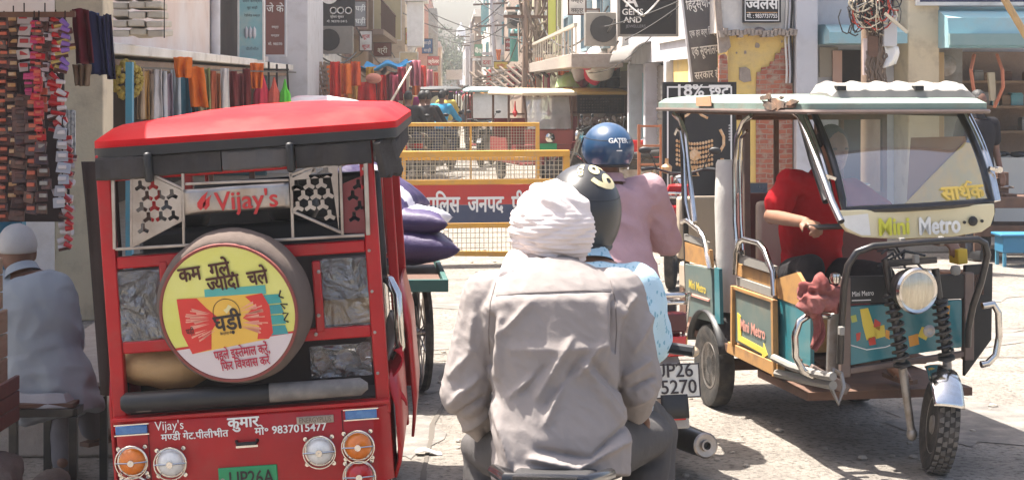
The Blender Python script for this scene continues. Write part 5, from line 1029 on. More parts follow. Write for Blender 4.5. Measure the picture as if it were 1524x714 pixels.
# rear wheels and mudguards
for x in (-.43, .43):
    b = MB(); wc_ = V(x, 1.80, .235); b.lathe([(.13, -.03), (.2, -.052), (.228, -.045), (.235, 0), (.228, .045), (.2, .052), (.13, .03)], wc_, (1, 0, 0), 36); o = b.build('rear_wheel', K['rubber'], gr); b = MB(); b.lathe([(.001, -.02), (.05, -.03), (.12, -.03), (.132, -.034), (.132, .034), (.12, .03), (.001, .02)], wc_, (1, 0, 0), 24); b.build('rim', K['dullsteel'], o)
b = MB(); b.grid(lambda u, v: V(-.50+.16*u, 1.80+.31*math.cos(R(20+140*v)), .235+.31*math.sin(R(20+140*v))), 4, 14); b.build('mudguard', K['black'], gr, solid=.012)
b = MB(); b.bb((-.40, 2.3, .33), (.40, 2.55, .6)); b.cyl((-.4, 1.8, .235), (.4, 1.8, .235), .035); b.build('axle', K['rust'], gr)
# bars, brake lever, horn bulb
b = MB(); hb0 = gq(1358, 345, .16); hL = gx(1212, 338, -.40); b.tube([hL+V(-.03, .01, 0), hL, hL.lerp(hb0, .4)+V(0, -.06, .02), hb0, hb0+V(.22, -.02, .02), hb0+V(.34, .06, 0)], .014, 8); b.build('handlebar', K['blackframe'], gr)
b = MB(); q = gq(1243, 413, .04); b.lathe([(.001, 0), (.02, .006), (.028, .028), (.022, .048), (.001, .055)], q-V(0, 0, .03), (0, 0, 1), 16); b.build('indicator_ball', K['chrome'], gr); 
for px, py in ((1422, 402),): 
    b = MB(); q = gq(px, py, .06); b.lathe([(.001, 0), (.02, .006), (.026, .026), (.02, .045), (.001, .05)], q-V(0, 0, .025), (0, 0, 1), 14); b.build('indicator_ball', K['dustygrey'], gr)
gpoly([(1425, 372), (1440, 370), (1441, 392), (1426, 394)], .3, .1, 'yellow_box', simple('boxyel', (.62, .42, .03), .5), None, .005)
b = MB(); b.bb((.2, .2, .80), (.42, .34, .92)); b.build('glove_tray', simple('trayor', (.40, .17, .09), .5), gr, .01)
b = MB()
for i in range(6): rd = random.Random(i); p = gq(rd.uniform(1300, 1350), rd.uniform(375, 400), .0); q = gq(rd.uniform(1300, 1400), rd.uniform(370, 410), .08); b.tube([p, p.lerp(q, .5)+V(0, -.03, .05), q], .006, 5)
b.build('brake_cable', K['black'], gr)
# rag hung on the corner (lies on the guard: a thing of its own)
def gworld(p): return V(GX, GY, 0)+Matrix.Rotation(TH, 3, 'Z') @ Vector(p)
b = MB(); b.ell((0, 0, 0), (.105, .05, .078), 60, 44)
me = b.mesh(); displace(me, lambda c, n: .055*noise.noise(V(c.x*13+1, c.y*13, c.z*16))+.022*(1-2*abs(noise.noise(c*24)))+.008*noise.noise(c*50)); me = baked(me, [('SUBSURF', dict(levels=1, render_levels=1))])
remap(me, lambda c: c+V(0, 0, 0)); rag = put('dust_rag', me, cloth('ragmaroon', (.20, .055, .05), (.38, .20, .17)), None); rag.location = gworld(gq(1218, 443, .04)); rag.rotation_euler = (0, .15, TH); tag(rag, 'crumpled maroon dust rag hung over the teal rickshaw corner guard', 'rag')
b = MB(); b.grid(lambda u, v: V((u-.5)*.07*(1-.55*v)+.03*math.sin(v*3), .015*math.sin(u*8+v*4), -.06-.17*v-.02*u), 8, 12); b.build('rag_tail', K['ragmaroon'], rag, solid=.008)
# load inside: tall pale roll, printed carton
def inside(name, label, cat, m, a, b_, bev=.01, extra=None):
    c = (a+b_)/2; o = MB().bb(a-c, b_-c).build(name, m, None, bev); o.location = gworld(c); o.rotation_euler = (0, 0, TH); return tag(o, label, cat)
q0, q1 = gx(1064, 490, -.40), gx(1088, 240, -.40)
b = MB(); hh = q1.z-.55; b.lathe([(.095, 0), (.10, .03), (.097, hh*.4), (.101, hh*.7), (.095, hh-.02), (.085, hh)], n=18); me = b.mesh(); displace(me, lambda c, n: .006*noise.noise(c*9)); o = put('wrapped_roll', me, mat('pale_wrap', (.56, .54, .50), .4, col2=(.46, .44, .41), scale=6, bump=.004, bscale=14), None); o.location = gworld(V(-.34, 1.74, .55)); tag(o, 'tall pale wrapped roll standing behind the driver in teal rickshaw', 'package')
inside('carton', 'brown printed carton stacked beside the pale roll in teal rickshaw', 'carton', simple('cartonbr', (.27, .17, .12), .8, col2=(.20, .13, .10), scale=5), V(-.22, 1.55, .77), V(.08, 1.9, 1.20))
inside('carton', 'low grey printed carton under the brown carton in teal rickshaw', 'carton', simple('cartongr', (.20, .18, .18), .7, col2=(.42, .40, .38), scale=9, amt=.9), V(-.28, 1.5, .41), V(.05, 1.95, .768))
b = MB(); b.add([gq(x, y, .62) for x, y in ((1338, 312), (1386, 262), (1436, 212), (1452, 214), (1474, 300), (1474, 308))], [(0, 1, 2, 3, 4, 5)]); b.add([gq(x, y, .63) for x, y in ((1352, 262), (1356, 205), (1436, 203), (1440, 222), (1386, 264), (1350, 300))], [(0, 1, 2, 3, 4, 5)])  # added sheet, shaped and coloured as the reflection in the windscreen's right half
me = bpy.data.meshes.new('sheet'); me.from_pydata(b.v, [], b.f); me.polygons.foreach_set('material_index', [0, 1]); o = put('reflection_sheet', me, [mat('yellow_reflection', (.78, .52, .05), .6, col2=(.50, .46, .12), scale=9, amt=.7), simple('brown_reflection', (.30, .14, .05), .7)], None, solid=.006); o.location = (GX, GY, 0); o.rotation_euler = (0, 0, TH); tag(o, 'yellow and brown sheet hung behind the windscreen of teal rickshaw', 'sheet')  # added stand-in for the windscreen reflection, not a hung sheet
# ------------------------------------------------------------------ people
def hand(mb, wr, d, pn, side, curl=35, s=1.0):
    d = d.normalized(); pn = (pn-d*pn.dot(d)).normalized(); w_ = d.cross(pn)*side
    mb.ell(wr+d*.045*s, (.040*s, .017*s, .050*s), 12, 8, rot=Matrix((w_, pn, d)).transposed().to_euler())
    for i in range(4):
        L_ = (.040, .046, .043, .034)[i]*s; p = wr+d*.082*s+w_*(1.5-i)*.0205*s; a = R(curl*.6); pts = [p-d*.02*s, p]; dd = d
        for j, f in enumerate((1, .65, .5)):
            dd = (d*math.cos(a)+pn*math.sin(a)); p = p+dd*L_*f; pts.append(p); a += R(curl)
        mb.tube(pts, [.0095*s, .0095*s, .009*s, .0085*s, .007*s], 8)
    p = wr+d*.02*s+w_*.028*s; t1 = (d*.65+w_*.6+pn*.35).normalized(); t2 = (d*.8+w_*.1+pn*.55).normalized()
    mb.tube([p-t1*.01, p+t1*.035*s, p+t1*.035*s+t2*.03*s, p+t1*.035*s+t2*.048*s], [.012*s, .011*s, .010*s, .008*s], 8)
def ringpts(c, ax, ay, hw, hd, n=20, e=.85):
    return [c+ax*hw*math.copysign(abs(math.cos(q))**e, math.cos(q))+ay*hd*math.copysign(abs(math.sin(q))**e, math.sin(q)) for q in [2*math.pi*i/n for i in range(n)]]
def torso(mb, J, inf=0, w_=1.0, drop=.06, flare=0.0):
    p, c, n = J['pelvis'], J['chest'], J['neck']
    sx = (J['shR']-J['shL']).normalized(); hx = (J['hipR']-J['hipL']).normalized()
    path = [(p-(c-p).normalized()*drop, .150+flare, .110+flare, 0), (p, .162+flare*.5, .118+flare*.5, 0), (p.lerp(c, .40), .148, .108, .3), (p.lerp(c, .72), .160, .116, .7), (c, .175, .118, 1), (c.lerp(n, .45), .165, .105, 1), (c.lerp(n, .78), .120, .080, 1), (n-(n-c).normalized()*(.02 if inf else 0), .066, .060, 1)]
    rings = []
    for i, (q, hw, hd, t) in enumerate(path):
        up = (c-p).normalized() if i < 4 else (n-c).normalized() if i > 5 else ((n-c).normalized()+(c-p).normalized()).normalized()
        ax = hx.lerp(sx, t); ax = (ax-up*ax.dot(up)).normalized(); ay = up.cross(ax)
        rings.append(ringpts(q, ax, ay, hw*w_+inf, hd+inf))
    mb.loft(rings)
def limb(mb, pts, rs, n=14):
    P_ = []; r_ = []
    for (a, b, ra, rb) in zip(pts, pts[1:], rs, rs[1:]):
        for t in (0, .33, .67): P_.append(Vector(a).lerp(Vector(b), t)); r_.append(ra+(rb-ra)*t)
    P_.append(Vector(pts[-1])); r_.append(rs[-1]); mb.tube(P_, r_, n)
    for p, r in zip(pts, rs): mb.ell(p, (r, r, r), 12, 8)
def person(label, loc, rz, J, shirt, trousers, skin='skin', sleeve='long', hair=True, vox=.012, w_=1.0, look=(0, 1, 0), group=None, curl=38, palm=None, shoe='black', fold=None, inf=.014, drop=.06, flare=.0, svox=None, name='person', collar=True, face=True):
    J = {k: Vector(v) for k, v in J.items()}; t = thing(name, label, 'person', loc, rz, group)
    look = Vector(look).normalized(); hd = J['head']; Mh = look.to_track_quat('Y', 'Z').to_euler()
    b = MB(); torso(b, J, 0, w_, .03); limb(b, [J['neck']-V(0, 0, .04), J['neck'].lerp(hd, .6)], [.062, .052])
    q = Mh.to_matrix(); b.ell(hd, (.076, .096, .118), 22, 16, rot=Mh); b.ell(hd+q @ V(0, .028, -.062), (.055, .062, .055), 14, 10, rot=Mh)
    b.tube([hd+q @ V(0, .088, .012), hd+q @ V(0, .108, -.022), hd+q @ V(0, .092, -.032)], [.008, .015, .011], 8)
    for s in (-1, 1): b.ell(hd+q @ V(s*.078, -.005, -.01), (.010, .020, .032), 8, 8, rot=Mh)
    for s in 'LR':
        limb(b, [J['sh'+s], J['el'+s], J['wr'+s]], [.054*w_, .042, .028]); sd = -1 if s == 'L' else 1
        limb(b, [J['hip'+s], J['kn'+s], J['an'+s]], [.085, .058, .040]); b.tube([J['an'+s]+V(0, 0, -.01), J['an'+s].lerp(J['to'+s], .5), J['to'+s]], [.042, .040, .026], 10); b.ell(J['an'+s].lerp(J['to'+s], -.25), (.034, .034, .03), 10, 6)
        fa = (J['wr'+s]-J['el'+s]); pn = Vector(palm) if palm is not None else V(0, 0, -1); hand(b, J['wr'+s], fa, pn, -sd if pn.z < 0 else sd, curl)
    me = blob(b, vox, 3, .4); put('body', me, K[skin], t)
    # shirt with sleeves
    if shirt:
        b = MB(); torso(b, J, inf, w_, drop, flare)
        for s in 'LR':
            e, wv = J['el'+s], J['wr'+s]
            if sleeve == 'long': limb(b, [J['sh'+s], e, e.lerp(wv, .92)], [.060*w_+inf, .050+inf, .036+inf*.8])
            else: limb(b, [J['sh'+s], J['sh'+s].lerp(e, .62)], [.060*w_+inf, .058+inf])
            limb(b, [J['neck']-V(0, 0, .055), J['sh'+s]], [.052+inf*.4, .060*w_+inf*.9])
        me = blob(b, svox or vox, 5, .5)
        if fold: displace(me, fold)
        so = put('shirt', me, shirt if not isinstance(shirt, str) else K[shirt], t)
        if collar:
            b = MB(); up = (hd-J['neck']).normalized(); ax = V(1, 0, 0); ax = (ax-up*ax.dot(up)).normalized(); ay = up.cross(ax)
            b.loft([ringpts(J['neck']+up*h, ax, ay, r, r*.98, 24, 1) for h, r in ((-.01, .088), (.012, .077), (.036, .070), (.037, .066), (.01, .070))], caps=False); b.build('collar', shirt if not isinstance(shirt, str) else K[shirt], so)
    b = MB(); p = J['pelvis']; hx = (J['hipR']-J['hipL']).normalized(); up = (J['chest']-p).normalized(); ay = up.cross(hx)
    b.loft([ringpts(p+up*h, hx, ay, a*w_, d_) for h, a, d_ in ((-.07, .12, .10), (0, .168, .125), (.06, .16, .12), (.10, .15, .112))])
    for s in 'LR': limb(b, [J['hip'+s], J['kn'+s], J['kn'+s].lerp(J['an'+s], .93)], [.100, .076, .060])
    me = blob(b, vox, 4, .5); displace(me, lambda c, n: .007*noise.noise(c*V(1, 1, 1).length*0+V(c.x*9, c.y*9, c.z*14))); put('trousers', me, trousers if not isinstance(trousers, str) else K[trousers], t)
    if hair:
        b = MB(); b.ell(hd+q @ V(0, -.016, .022), (.083, .098, .108), 22, 14, rot=Mh); me = b.mesh(); iq = q.transposed(); 
        remap(me, lambda c: (lambda l: hd+q @ (V(l.x, min(l.y, .072), max(l.z, -.045-.0*l.y)) if l.y < .03 else V(l.x, min(l.y, .072), max(l.z, .045))))(iq @ (c-hd))); put('hair', me, K['hair'], t)
    if face:
        b = MB()
        for s in (-1, 1): b.ell(hd+q @ V(s*.031, .084, .008), (.013, .009, .007), 8, 6, rot=Mh)
        b.build('eyes', simple('eyedark', (.06, .04, .03), .3), t); b = MB(); b.ell(hd+q @ V(0, .088, -.060), (.022, .008, .007), 10, 6, rot=Mh); b.build('mouth', simple('lips', (.22, .07, .06), .5), t)
    for s in 'LR' if shoe else '':
        b = MB(); a, e = J['an'+s], J['to'+s]; d = (e-a); d.z = 0; d = d.normalized(); l = V(-d.y, d.x, 0); base = a-V(0, 0, .055)
        if shoe == 'sandal': b.loft([[base+d*x+l*.042*sx+V(0, 0, h) for x, sx in ((-.06, -.7), (-.06, .7), (.06, 1), (.17, 1), (.2, 0), (.17, -1), (.06, -1))] for h in (-.014, .006)]); b.tube([base+d*.10+l*.045, base+d*.08+V(0, 0, .05), base+d*.10-l*.045], .007, 6)
        else: b.loft([[base+d*x+l*sx*f+V(0, 0, h) for x, sx in ((-.085, -.02), (-.085, .02), (.02, .045), (.13, .048), (.19, .02), (.19, -.02), (.13, -.048), (.02, -.045))] for h, f in ((-.02, 1), (.03, 1), (.055, .75), (.075, .5))])
        b.build('sandal' if shoe == 'sandal' else 'shoe', K['rust'] if shoe == 'sandal' else K['black'], t, ang=50)
    return t
def helmet(par, c, rot, m, R3=(.125, .150, .140), open_=True, txt=None, visor=True):
    M = Euler(rot).to_matrix(); c = Vector(c)
    def hs(az, po, l=0):                          # azimuth from the back, polar angle from the top
        e = .94; x = math.sin(po)*math.sin(az); y = -math.sin(po)*math.cos(az); z = math.cos(po)
        f = 1+.03*math.cos(az)*math.sin(po)**2
        return c+M @ V(x*(R3[0]+l)*f, y*(R3[1]+l)*f, z*(R3[2]+l))
    def pmax(az): t = (1-math.cos(az))/2; return R(128)-R(48 if open_ else 6)*max(0, min(1, (t-.42)*3))
    b = MB(); nu, nv = 48, 22
    b.v = []; vs = [hs(2*math.pi*i/nu, pmax(2*math.pi*i/nu)*(j+.001)/nv) for j in range(nv+1) for i in range(nu)]
    fs = [(j*nu+i, j*nu+(i+1) % nu, (j+1)*nu+(i+1) % nu, (j+1)*nu+i) for j in range(nv) for i in range(nu)]
    b.add(vs, fs); o = b.build('helmet', m, par, solid=.012, ang=60)
    b = MB(); b.tube([hs(2*math.pi*i/nu, pmax(2*math.pi*i/nu)+.02, .002) for i in range(nu)], .011, 8, closed=True); b.build('helmet_rim', K['black'], o)
    b = MB(); b.tube([hs(a, R(64)+R(10)*math.cos(a), .003) for a in [R(x) for x in range(-150, 151, 6)]], .004, 6); b.build('helmet_seam', K['black'], o)
    if visor: b = MB(); b.grid(lambda u, v: hs(math.pi+(u-.5)*2.3, R(62)+v*R(56), .012), 20, 10); b.build('visor', glass('visor_smoke', (.25, .25, .27), .15), o, solid=.004)
    for (s_, az0, po0, size, mt, mw, rot_) in (txt or []):
        tb_ = letters(MB(), s_, (0, 0, 0), (1, 0, 0), (0, 1, 0), size, bold=.03, maxw=mw, lift=0); cr, sr = math.cos(rot_), math.sin(rot_)
        tb_.v = [tuple(hs(az0+(v[0]*cr-v[1]*sr)/R3[0], po0-(v[0]*sr+v[1]*cr)/R3[2], .0085)) for v in tb_.v]; flat(tb_, 'lettering', mt, o)
    return o, hs

# ------------------------------------------------------------------ motorcycles
def motorcycle(label, loc, rz, paint, detail=True, group='motorcycles in the street', plate_=None, rack=True, mirrors=True, cat='motorcycle'):
    t = thing('motorcycle', label, cat, loc, rz, group); rw = .295
    for y in (-.62, .66):
        b = MB(); b.lathe([(.235, -.022), (.265, -.042), (rw*.97, -.034), (rw, 0), (rw*.97, .034), (.265, .042), (.235, .022)], (0, y, rw), (1, 0, 0), 36 if detail else 20); o = b.build('wheel', K['rubber'], t)
        b = MB(); b.lathe([(.22, -.018), (.238, -.022), (.238, .022), (.22, .018)], (0, y, rw), (1, 0, 0), 28, closed=True); b.lathe([(.001, -.05), (.05, -.045), (.05, .045), (.001, .05)], (0, y, rw), (1, 0, 0), 14)
        for i in range(6): a = i*math.pi/3; b.bar((0, y+.05*math.cos(a), rw+.05*math.sin(a)), (0, y+.225*math.cos(a), rw+.225*math.sin(a)), .022, .03, up=(1, 0, 0))
        b.build('rim', K['dullsteel'], o)
    b = MB(); b.tube([(0, .40, .85), (0, .30, .55), (0, -.05, .38), (0, -.3, .42), (0, -.35, .7), (0, .25, .78)], .022, 8, closed=True); b.box((0, .02, .42), (.22, .34, .26)); b.cyl((0, .1, .5), (0, .18, .68), .075, n=12)
    for i in range(6): b.box((0, .12+.014*i, .53+.022*i), (.2, .17, .008), rot=(-.35, 0, 0))
    b.build('engine', K['dullsteel'], t, .004 if detail else 0)
    b = MB(); b.loft([[V(x*w_, y, z) for x, z in ((-1, .70), (-1, .80), (-.7, .88), (.7, .88), (1, .80), (1, .70))] for y, w_ in ((.05, .10), (.15, .13), (.32, .14), (.42, .09))]); b.build('fuel_tank', paint, t, .015 if detail else 0)
    b = MB(); b.loft([[V(x*w_, y, z+dz) for x, z in ((-1, .70), (-1, .755), (-.85, .785), (.85, .785), (1, .755), (1, .70))] for y, w_, dz in ((.06, .09, 0), (-.1, .12, .0), (-.35, .13, .03), (-.68, .11, .05), (-.76, .08, .05))]); b.build('saddle', simple('saddle', (.025, .023, .024), .6, bump=.002), t, .01 if detail else 0)
    for s in (-1, 1): b = MB(); b.prism([(s*.10, .0, .68), (s*.12, -.3, .70), (s*.10, -.72, .76), (s*.09, -.72, .68), (s*.12, -.35, .56), (s*.10, -.02, .55)], (s*.02, 0, 0)); b.build('side_panel', paint, t, .006 if detail else 0)
    b = MB(); b.loft([[V(x*w_, y, z) for x, z in ((-1, z0), (-.8, z1), (.8, z1), (1, z0))] for y, w_, z0, z1 in ((-.60, .10, .66, .77), (-.78, .085, .67, .76), (-.86, .06, .69, .74))]); tl = b.build('tail', paint, t, .008 if detail else 0)
    b = MB(); b.loft([[V(x*w_, y, z) for x, z in ((-1, .595), (-1.05, .685), (1.05, .685), (1, .595))] for y, w_ in ((-.74, .09), (-.86, .092), (-.90, .07))]); b.build('tail_light', K['redlens'], t, .006 if detail else 0)
    b = MB(); b.grid(lambda u, v: V(-.065+.13*u, -.62-(rw+.05)*math.sin(R(5+80*v)), rw+(rw+.05)*math.cos(R(5+80*v))), 4, 10); b.build('mudguard', K['black'], t, solid=.006); b = MB(); b.grid(lambda u, v: V(-.06+.12*u, .66+(rw+.03)*math.sin(R(-50+100*v)), rw+(rw+.03)*math.cos(R(-50+100*v))), 4, 10); b.build('mudguard', K['black'], t, solid=.006)
    b = MB(); b.tube([(.13, .1, .28), (.15, -.1, .20), (.16, -.35, .165), (.17, -.62, .165), (.18, -.86, .175)], [.022, .03, .055, .062, .058], 16); ex = b.build('exhaust', simple('exhaustblack', (.03, .028, .027), .4, metal=.3), t)
    b = MB(); e0 = V(.18, -.86, .175); ed = V(.01, -.24, .03).normalized(); b.lathe([(.056, -.005), (.060, .01), (.052, .016), (.026, .014), (.026, .03), (.018, .03), (.016, -.02), (.001, -.02)], e0, ed, 20); b.build('exhaust_cap', K['steel'], ex)
    if rack:
        b = MB(); b.tube([(-.12, -.45, .78), (-.135, -.60, .84), (-.12, -.82, .87), (-.06, -.90, .875), (.06, -.90, .875), (.12, -.82, .87), (.135, -.60, .84), (.12, -.45, .78)], .012, 8); b.tube([(-.11, -.66, .82), (-.10, -.82, .83), (.10, -.82, .83), (.11, -.66, .82)], .009, 8)
        for x in (-.11, .11): b.tube([(x, -.84, .87), (x*.9, -.85, .78), (x*.8, -.80, .64)], .008, 6)
        for x in (-.05, 0, .05): b.cyl((x, -.89, .87), (x, -.62, .84), .006, n=6)
        b.build('grab_rail', K['chrome'], t)
    b = MB(); b.tube([(-.36, .32, 1.02), (-.24, .36, 1.03), (-.08, .44, .98), (.08, .44, .98), (.24, .36, 1.03), (.36, .32, 1.02)], .012, 8)
    for s in (-1, 1): b.tube([(s*.25, .35, 1.03), (s*.36, .325, 1.02)], .018, 8)
    b.build('handlebar', K['black'], t)
    for s in (-1, 1):
        if mirrors: b = MB(); b.tube([(s*.22, .36, 1.03), (s*.27, .36, 1.15), (s*.30, .35, 1.18)], .006, 6); b.ell((s*.33, .35, 1.20), (.06, .02, .035), 14, 8); b.build('mirror', K['black'], t)
        b = MB(); b.ell((s*.14, -.80, .60), (.035, .04, .026), 12, 8); b.cyl((s*.05, -.78, .60), (s*.12, -.80, .60), .009, n=6); b.build('indicator', simple('indic', (.55, .42, .28), .25), t)
        b = MB(); b.cyl((s*.085, .44, .95), (s*.085, .66, .30), .018, n=8); b.build('fork_leg', K['steel'], t)
    b = MB(); b.lathe([(.02, -.08), (.085, -.03), (.09, .0), (.05, .02), (.001, .025)], (0, .52, .88), (0, 1, 0), 18); b.build('headlamp', K['chrome'], t)
    if plate_:
        b = MB(); b.box((0, -.925, .49), (.26, .008, .155), rot=(-.18, 0, 0)); p = b.build('number_plate', mat('plate_white', (.66, .63, .56), .5, col2=(.5, .45, .38), scale=14), t, .002); U_ = (1, 0, 0); W_ = V(0, .18, .984)
        for z, s_ in ((.508, plate_[0]), (.435, plate_[1])): text_obj('lettering', s_, (.0, -.931+(.49-z)*-.18-.002, z), U_, W_, .088, K['inkdark'], p, maxw=.225, bold=.012, lift=.002)
        b = MB(); 
        for (a0, a1, z0, z1) in ((-.13, .13, -.0775, -.071), (-.13, .13, .071, .0775), (-.13, -.1235, -.0705, .0705), (.1235, .13, -.0705, .0705)):
            b.add([V(x, -.9305+z*.18-.0, .49+z*.984) for x, z in ((a0, z0), (a1, z0), (a1, z1), (a0, z1))], [(0, 1, 2, 3)])
        flat(b, 'plate_border', K['inkdark'], p)
        b = MB(); b.loft([[V(x*w_, y, z) for x in (-1, 1)]+[V(x*w_, y+.03, z+.0) for x in (1, -1)] for z, w_, y in ((.27, .085, -.93), (.41, .075, -.90), (.51, .06, -.87), (.60, .06, -.84))]); fl = b.build('mud_flap', simple('flapgrey', (.35, .32, .28), .6), t, .01)
        b = MB(); b.bb((-.055, -.958, .315), (.055, -.94, .375)); b.build('reflector', K['redlens'], fl, .006)
    return t
def ride(lean=.06, seat=.80, y=-.05, hands=True, w_=1.0):
    """sitting astride: joints in the motorcycle's own directions"""
    z = seat
    return dict(pelvis=(0, y, z+.10), chest=(0, y+.05+lean, z+.43), neck=(0, y+.07+lean*1.3, z+.60), head=(0, y+.10+lean*1.5, z+.755), shL=(-.185*w_, y+.06+lean, z+.53), shR=(.185*w_, y+.06+lean, z+.53), elL=(-.30, y+.20+lean, z+.30), elR=(.30, y+.20+lean, z+.30), wrL=(-.33, y+.36+lean, z+.24), wrR=(.33, y+.36+lean, z+.24), hipL=(-.10, y, z+.07), hipR=(.10, y, z+.07), knL=(-.21, y+.40, z-.06), knR=(.21, y+.40, z-.06), anL=(-.17, y+.26, z-.44), anR=(.17, y+.26, z-.44), toL=(-.18, y+.42, z-.49), toR=(.18, y+.42, z-.49))
def stand(step=.0, arm=.0, sc_=1.0):
    s = step; d = dict(pelvis=(0, 0, .93), chest=(0, .0, 1.27), neck=(0, .0, 1.43), head=(0, .02, 1.58), shL=(-.18, 0, 1.36), shR=(.18, 0, 1.36), elL=(-.23, -.02+arm*.5, 1.10), elR=(.23, -.02-arm*.5, 1.10), wrL=(-.22, .08+arm, .87), wrR=(.22, .08-arm, .87), hipL=(-.09, 0, .88), hipR=(.09, 0, .88), knL=(-.10, .04-s*.5, .49), knR=(.10, .04+s*.6, .49), anL=(-.10, -s, .09), anR=(.10, s, .09), toL=(-.11, -s+.15, .03), toR=(.11, s+.15, .03))
    return {k: tuple(c*sc_ for c in v) for k, v in d.items()}
# ------------------------------------------------------------------ riders nearest the camera
K['greyshirt'] = mat('mauve_grey_cotton', (.275, .243, .228), .9, col2=(.245, .215, .20), scale=3, amt=.6, bump=.0035, bscale=11, spec=.12, detail=4)
K['greypants'] = cloth('charcoal_trousers', (.085, .078, .075), (.055, .05, .05)); K['turban'] = cloth('turban_cloth', (.68, .60, .57), (.58, .50, .47), bump=.003)
K['pinkshirt'] = mat('dusty_pink_cotton', (.47, .30, .32), .9, col2=(.41, .26, .28), scale=4, bump=.012, bscale=8, spec=.12); K['redtee'] = mat('red_tee', (.38, .012, .018), .9, col2=(.30, .01, .014), scale=5, bump=.012, bscale=8, spec=.1)
def blueprint():
    m = mat('pale_blue_print', (.40, .56, .64), .9, col2=(.50, .66, .74), scale=4, bump=.003, spec=.12); t = m.node_tree; N = t.nodes; L = t.links; tc = N.new('ShaderNodeTexCoord'); v = N.new('ShaderNodeTexVoronoi'); v.inputs['Scale'].default_value = 75; v.distance = 'MANHATTAN'
    mp = N.new('ShaderNodeMapping'); mp.inputs['Rotation'].default_value = (0, .6, .4); mp.inputs['Scale'].default_value = (1, .6, .5); L.new(tc.outputs['Object'], mp.inputs[0]); L.new(mp.outputs[0], v.inputs['Vector'])
    r = N.new('ShaderNodeMapRange'); r.inputs[1].default_value = .36; r.inputs[2].default_value = .46; L.new(v.outputs['Distance'], r.inputs[0]); x = N.new('ShaderNodeMix'); x.data_type = 'RGBA'; L.new(r.outputs[0], x.inputs[0]); old = N['Principled BSDF'].inputs['Base Color'].links[0].from_socket
    x.inputs[6].default_value = (.20, .38, .48, 1); L.new(old, x.inputs[7]); L.new(x.outputs[2], N['Principled BSDF'].inputs['Base Color']); return m
K['blueprint'] = blueprint()
BY = R(-8); BO = V(.345, 5.12, 0)
bikeB = motorcycle('black motorcycle carrying the turbaned passenger and black helmeted driver', BO, BY, K['blackgloss'], mirrors=False, rack=False)
b = MB(); b.tube([(-.12, -.40, .78), (-.15, -.62, .845), (-.10, -.80, .865), (.10, -.80, .865), (.15, -.62, .845), (.12, -.40, .78)], .016, 10); b.bb((-.08, -.83, .855), (.08, -.80, .878)); b.build('grab_rail', K['blackgloss'], bikeB)
MBi = (Matrix.Translation(BO) @ Matrix.Rotation(BY, 4, 'Z')).inverted()
def lb(px, py, Y): return MBi @ P(px, py, Y)
JG = dict(pelvis=lb(832, 655, 4.80), chest=lb(822, 470, 4.88), neck=lb(824, 397, 4.98), head=lb(822, 335, 5.03), shL=lb(728, 446, 4.93), shR=lb(918, 441, 4.93), elL=lb(693, 585, 4.90), elR=lb(950, 562, 4.90), wrL=lb(726, 640, 5.06), wrR=lb(940, 608, 5.02), hipL=lb(790, 672, 4.82), hipR=lb(874, 672, 4.82), knL=lb(722, 668, 5.22), knR=lb(966, 648, 5.24), anL=lb(735, 840, 5.12), anR=lb(950, 840, 5.12), toL=lb(728, 868, 5.26), toR=lb(958, 868, 5.26))
MBf = MBi.inverted()
folds = [  # (x0, y0, x1, y1, width px, height) creases of the shirt back, laid along the cloth as seen
 (733, 470, 727, 545, 7, -.016), (747, 472, 742, 560, 9, .010), (913, 445, 915, 520, 7, -.016), (900, 448, 898, 540, 10, .009),
 (745, 500, 790, 450, 8, .007), (760, 590, 795, 560, 8, .008), (775, 585, 812, 545, 6, -.006), (800, 592, 850, 505, 9, .010), (815, 600, 866, 530, 7, -.008), (812, 632, 842, 560, 8, .009), (860, 560, 890, 515, 8, .008), (868, 545, 925, 612, 8, .010), (880, 535, 922, 580, 7, -.008), (885, 575, 925, 625, 7, .008), (735, 600, 760, 690, 8, .008), (722, 640, 740, 705, 9, -.008), (790, 682, 860, 698, 8, .013), (860, 698, 932, 655, 8, .013), (800, 668, 880, 682, 7, -.010), (880, 682, 935, 630, 7, -.010), (770, 700, 840, 712, 8, .01), (735, 440, 910, 434, 3, -.002), (760, 520, 860, 522, 14, .005), (850, 520, 905, 515, 10, .005),
 (672, 600, 712, 560, 8, .010), (676, 620, 722, 590, 7, -.010), (690, 640, 728, 612, 8, .010), (672, 560, 705, 520, 9, .007), (945, 520, 970, 470, 8, .009), (930, 560, 968, 535, 8, .010), (936, 580, 975, 560, 7, -.010), (940, 600, 972, 585, 7, .008), (705, 470, 700, 520, 8, .007), (925, 470, 945, 440, 7, .008)]
def gfold(c, n):
    wp_ = MBf @ c; k = wp_.y/F; px, py = VX+wp_.x/k, VY+(H-wp_.z)/k; d = 0
    nw = MBf.to_3x3() @ n
    if nw.y < .35:
        for x0, y0, x1, y1, w_, h in folds:
            dx, dy = x1-x0, y1-y0; L2 = dx*dx+dy*dy; t_ = ((px-x0)*dx+(py-y0)*dy)/L2; tc_ = min(1, max(0, t_)); q = (px-x0-dx*tc_)**2+(py-y0-dy*tc_)**2
            if q < w_*w_*4: e = 1 if 0 < t_ < 1 else .8; d += h*(.55*math.exp(-math.sqrt(q)/(w_*.55))+.55*math.exp(-q/(w_*w_*.5)))*(.35+.65*math.sin(math.pi*min(1, max(0, .12+.76*t_))))*e
    return d*1.75+.006*noise.noise(c*5)+.002*noise.noise(V(c.x*20+c.z*8, c.y*16, c.z*11))+.0045*(.5-abs(noise.noise(V(c.x*30+c.z*26, c.y*20, c.z*22))))
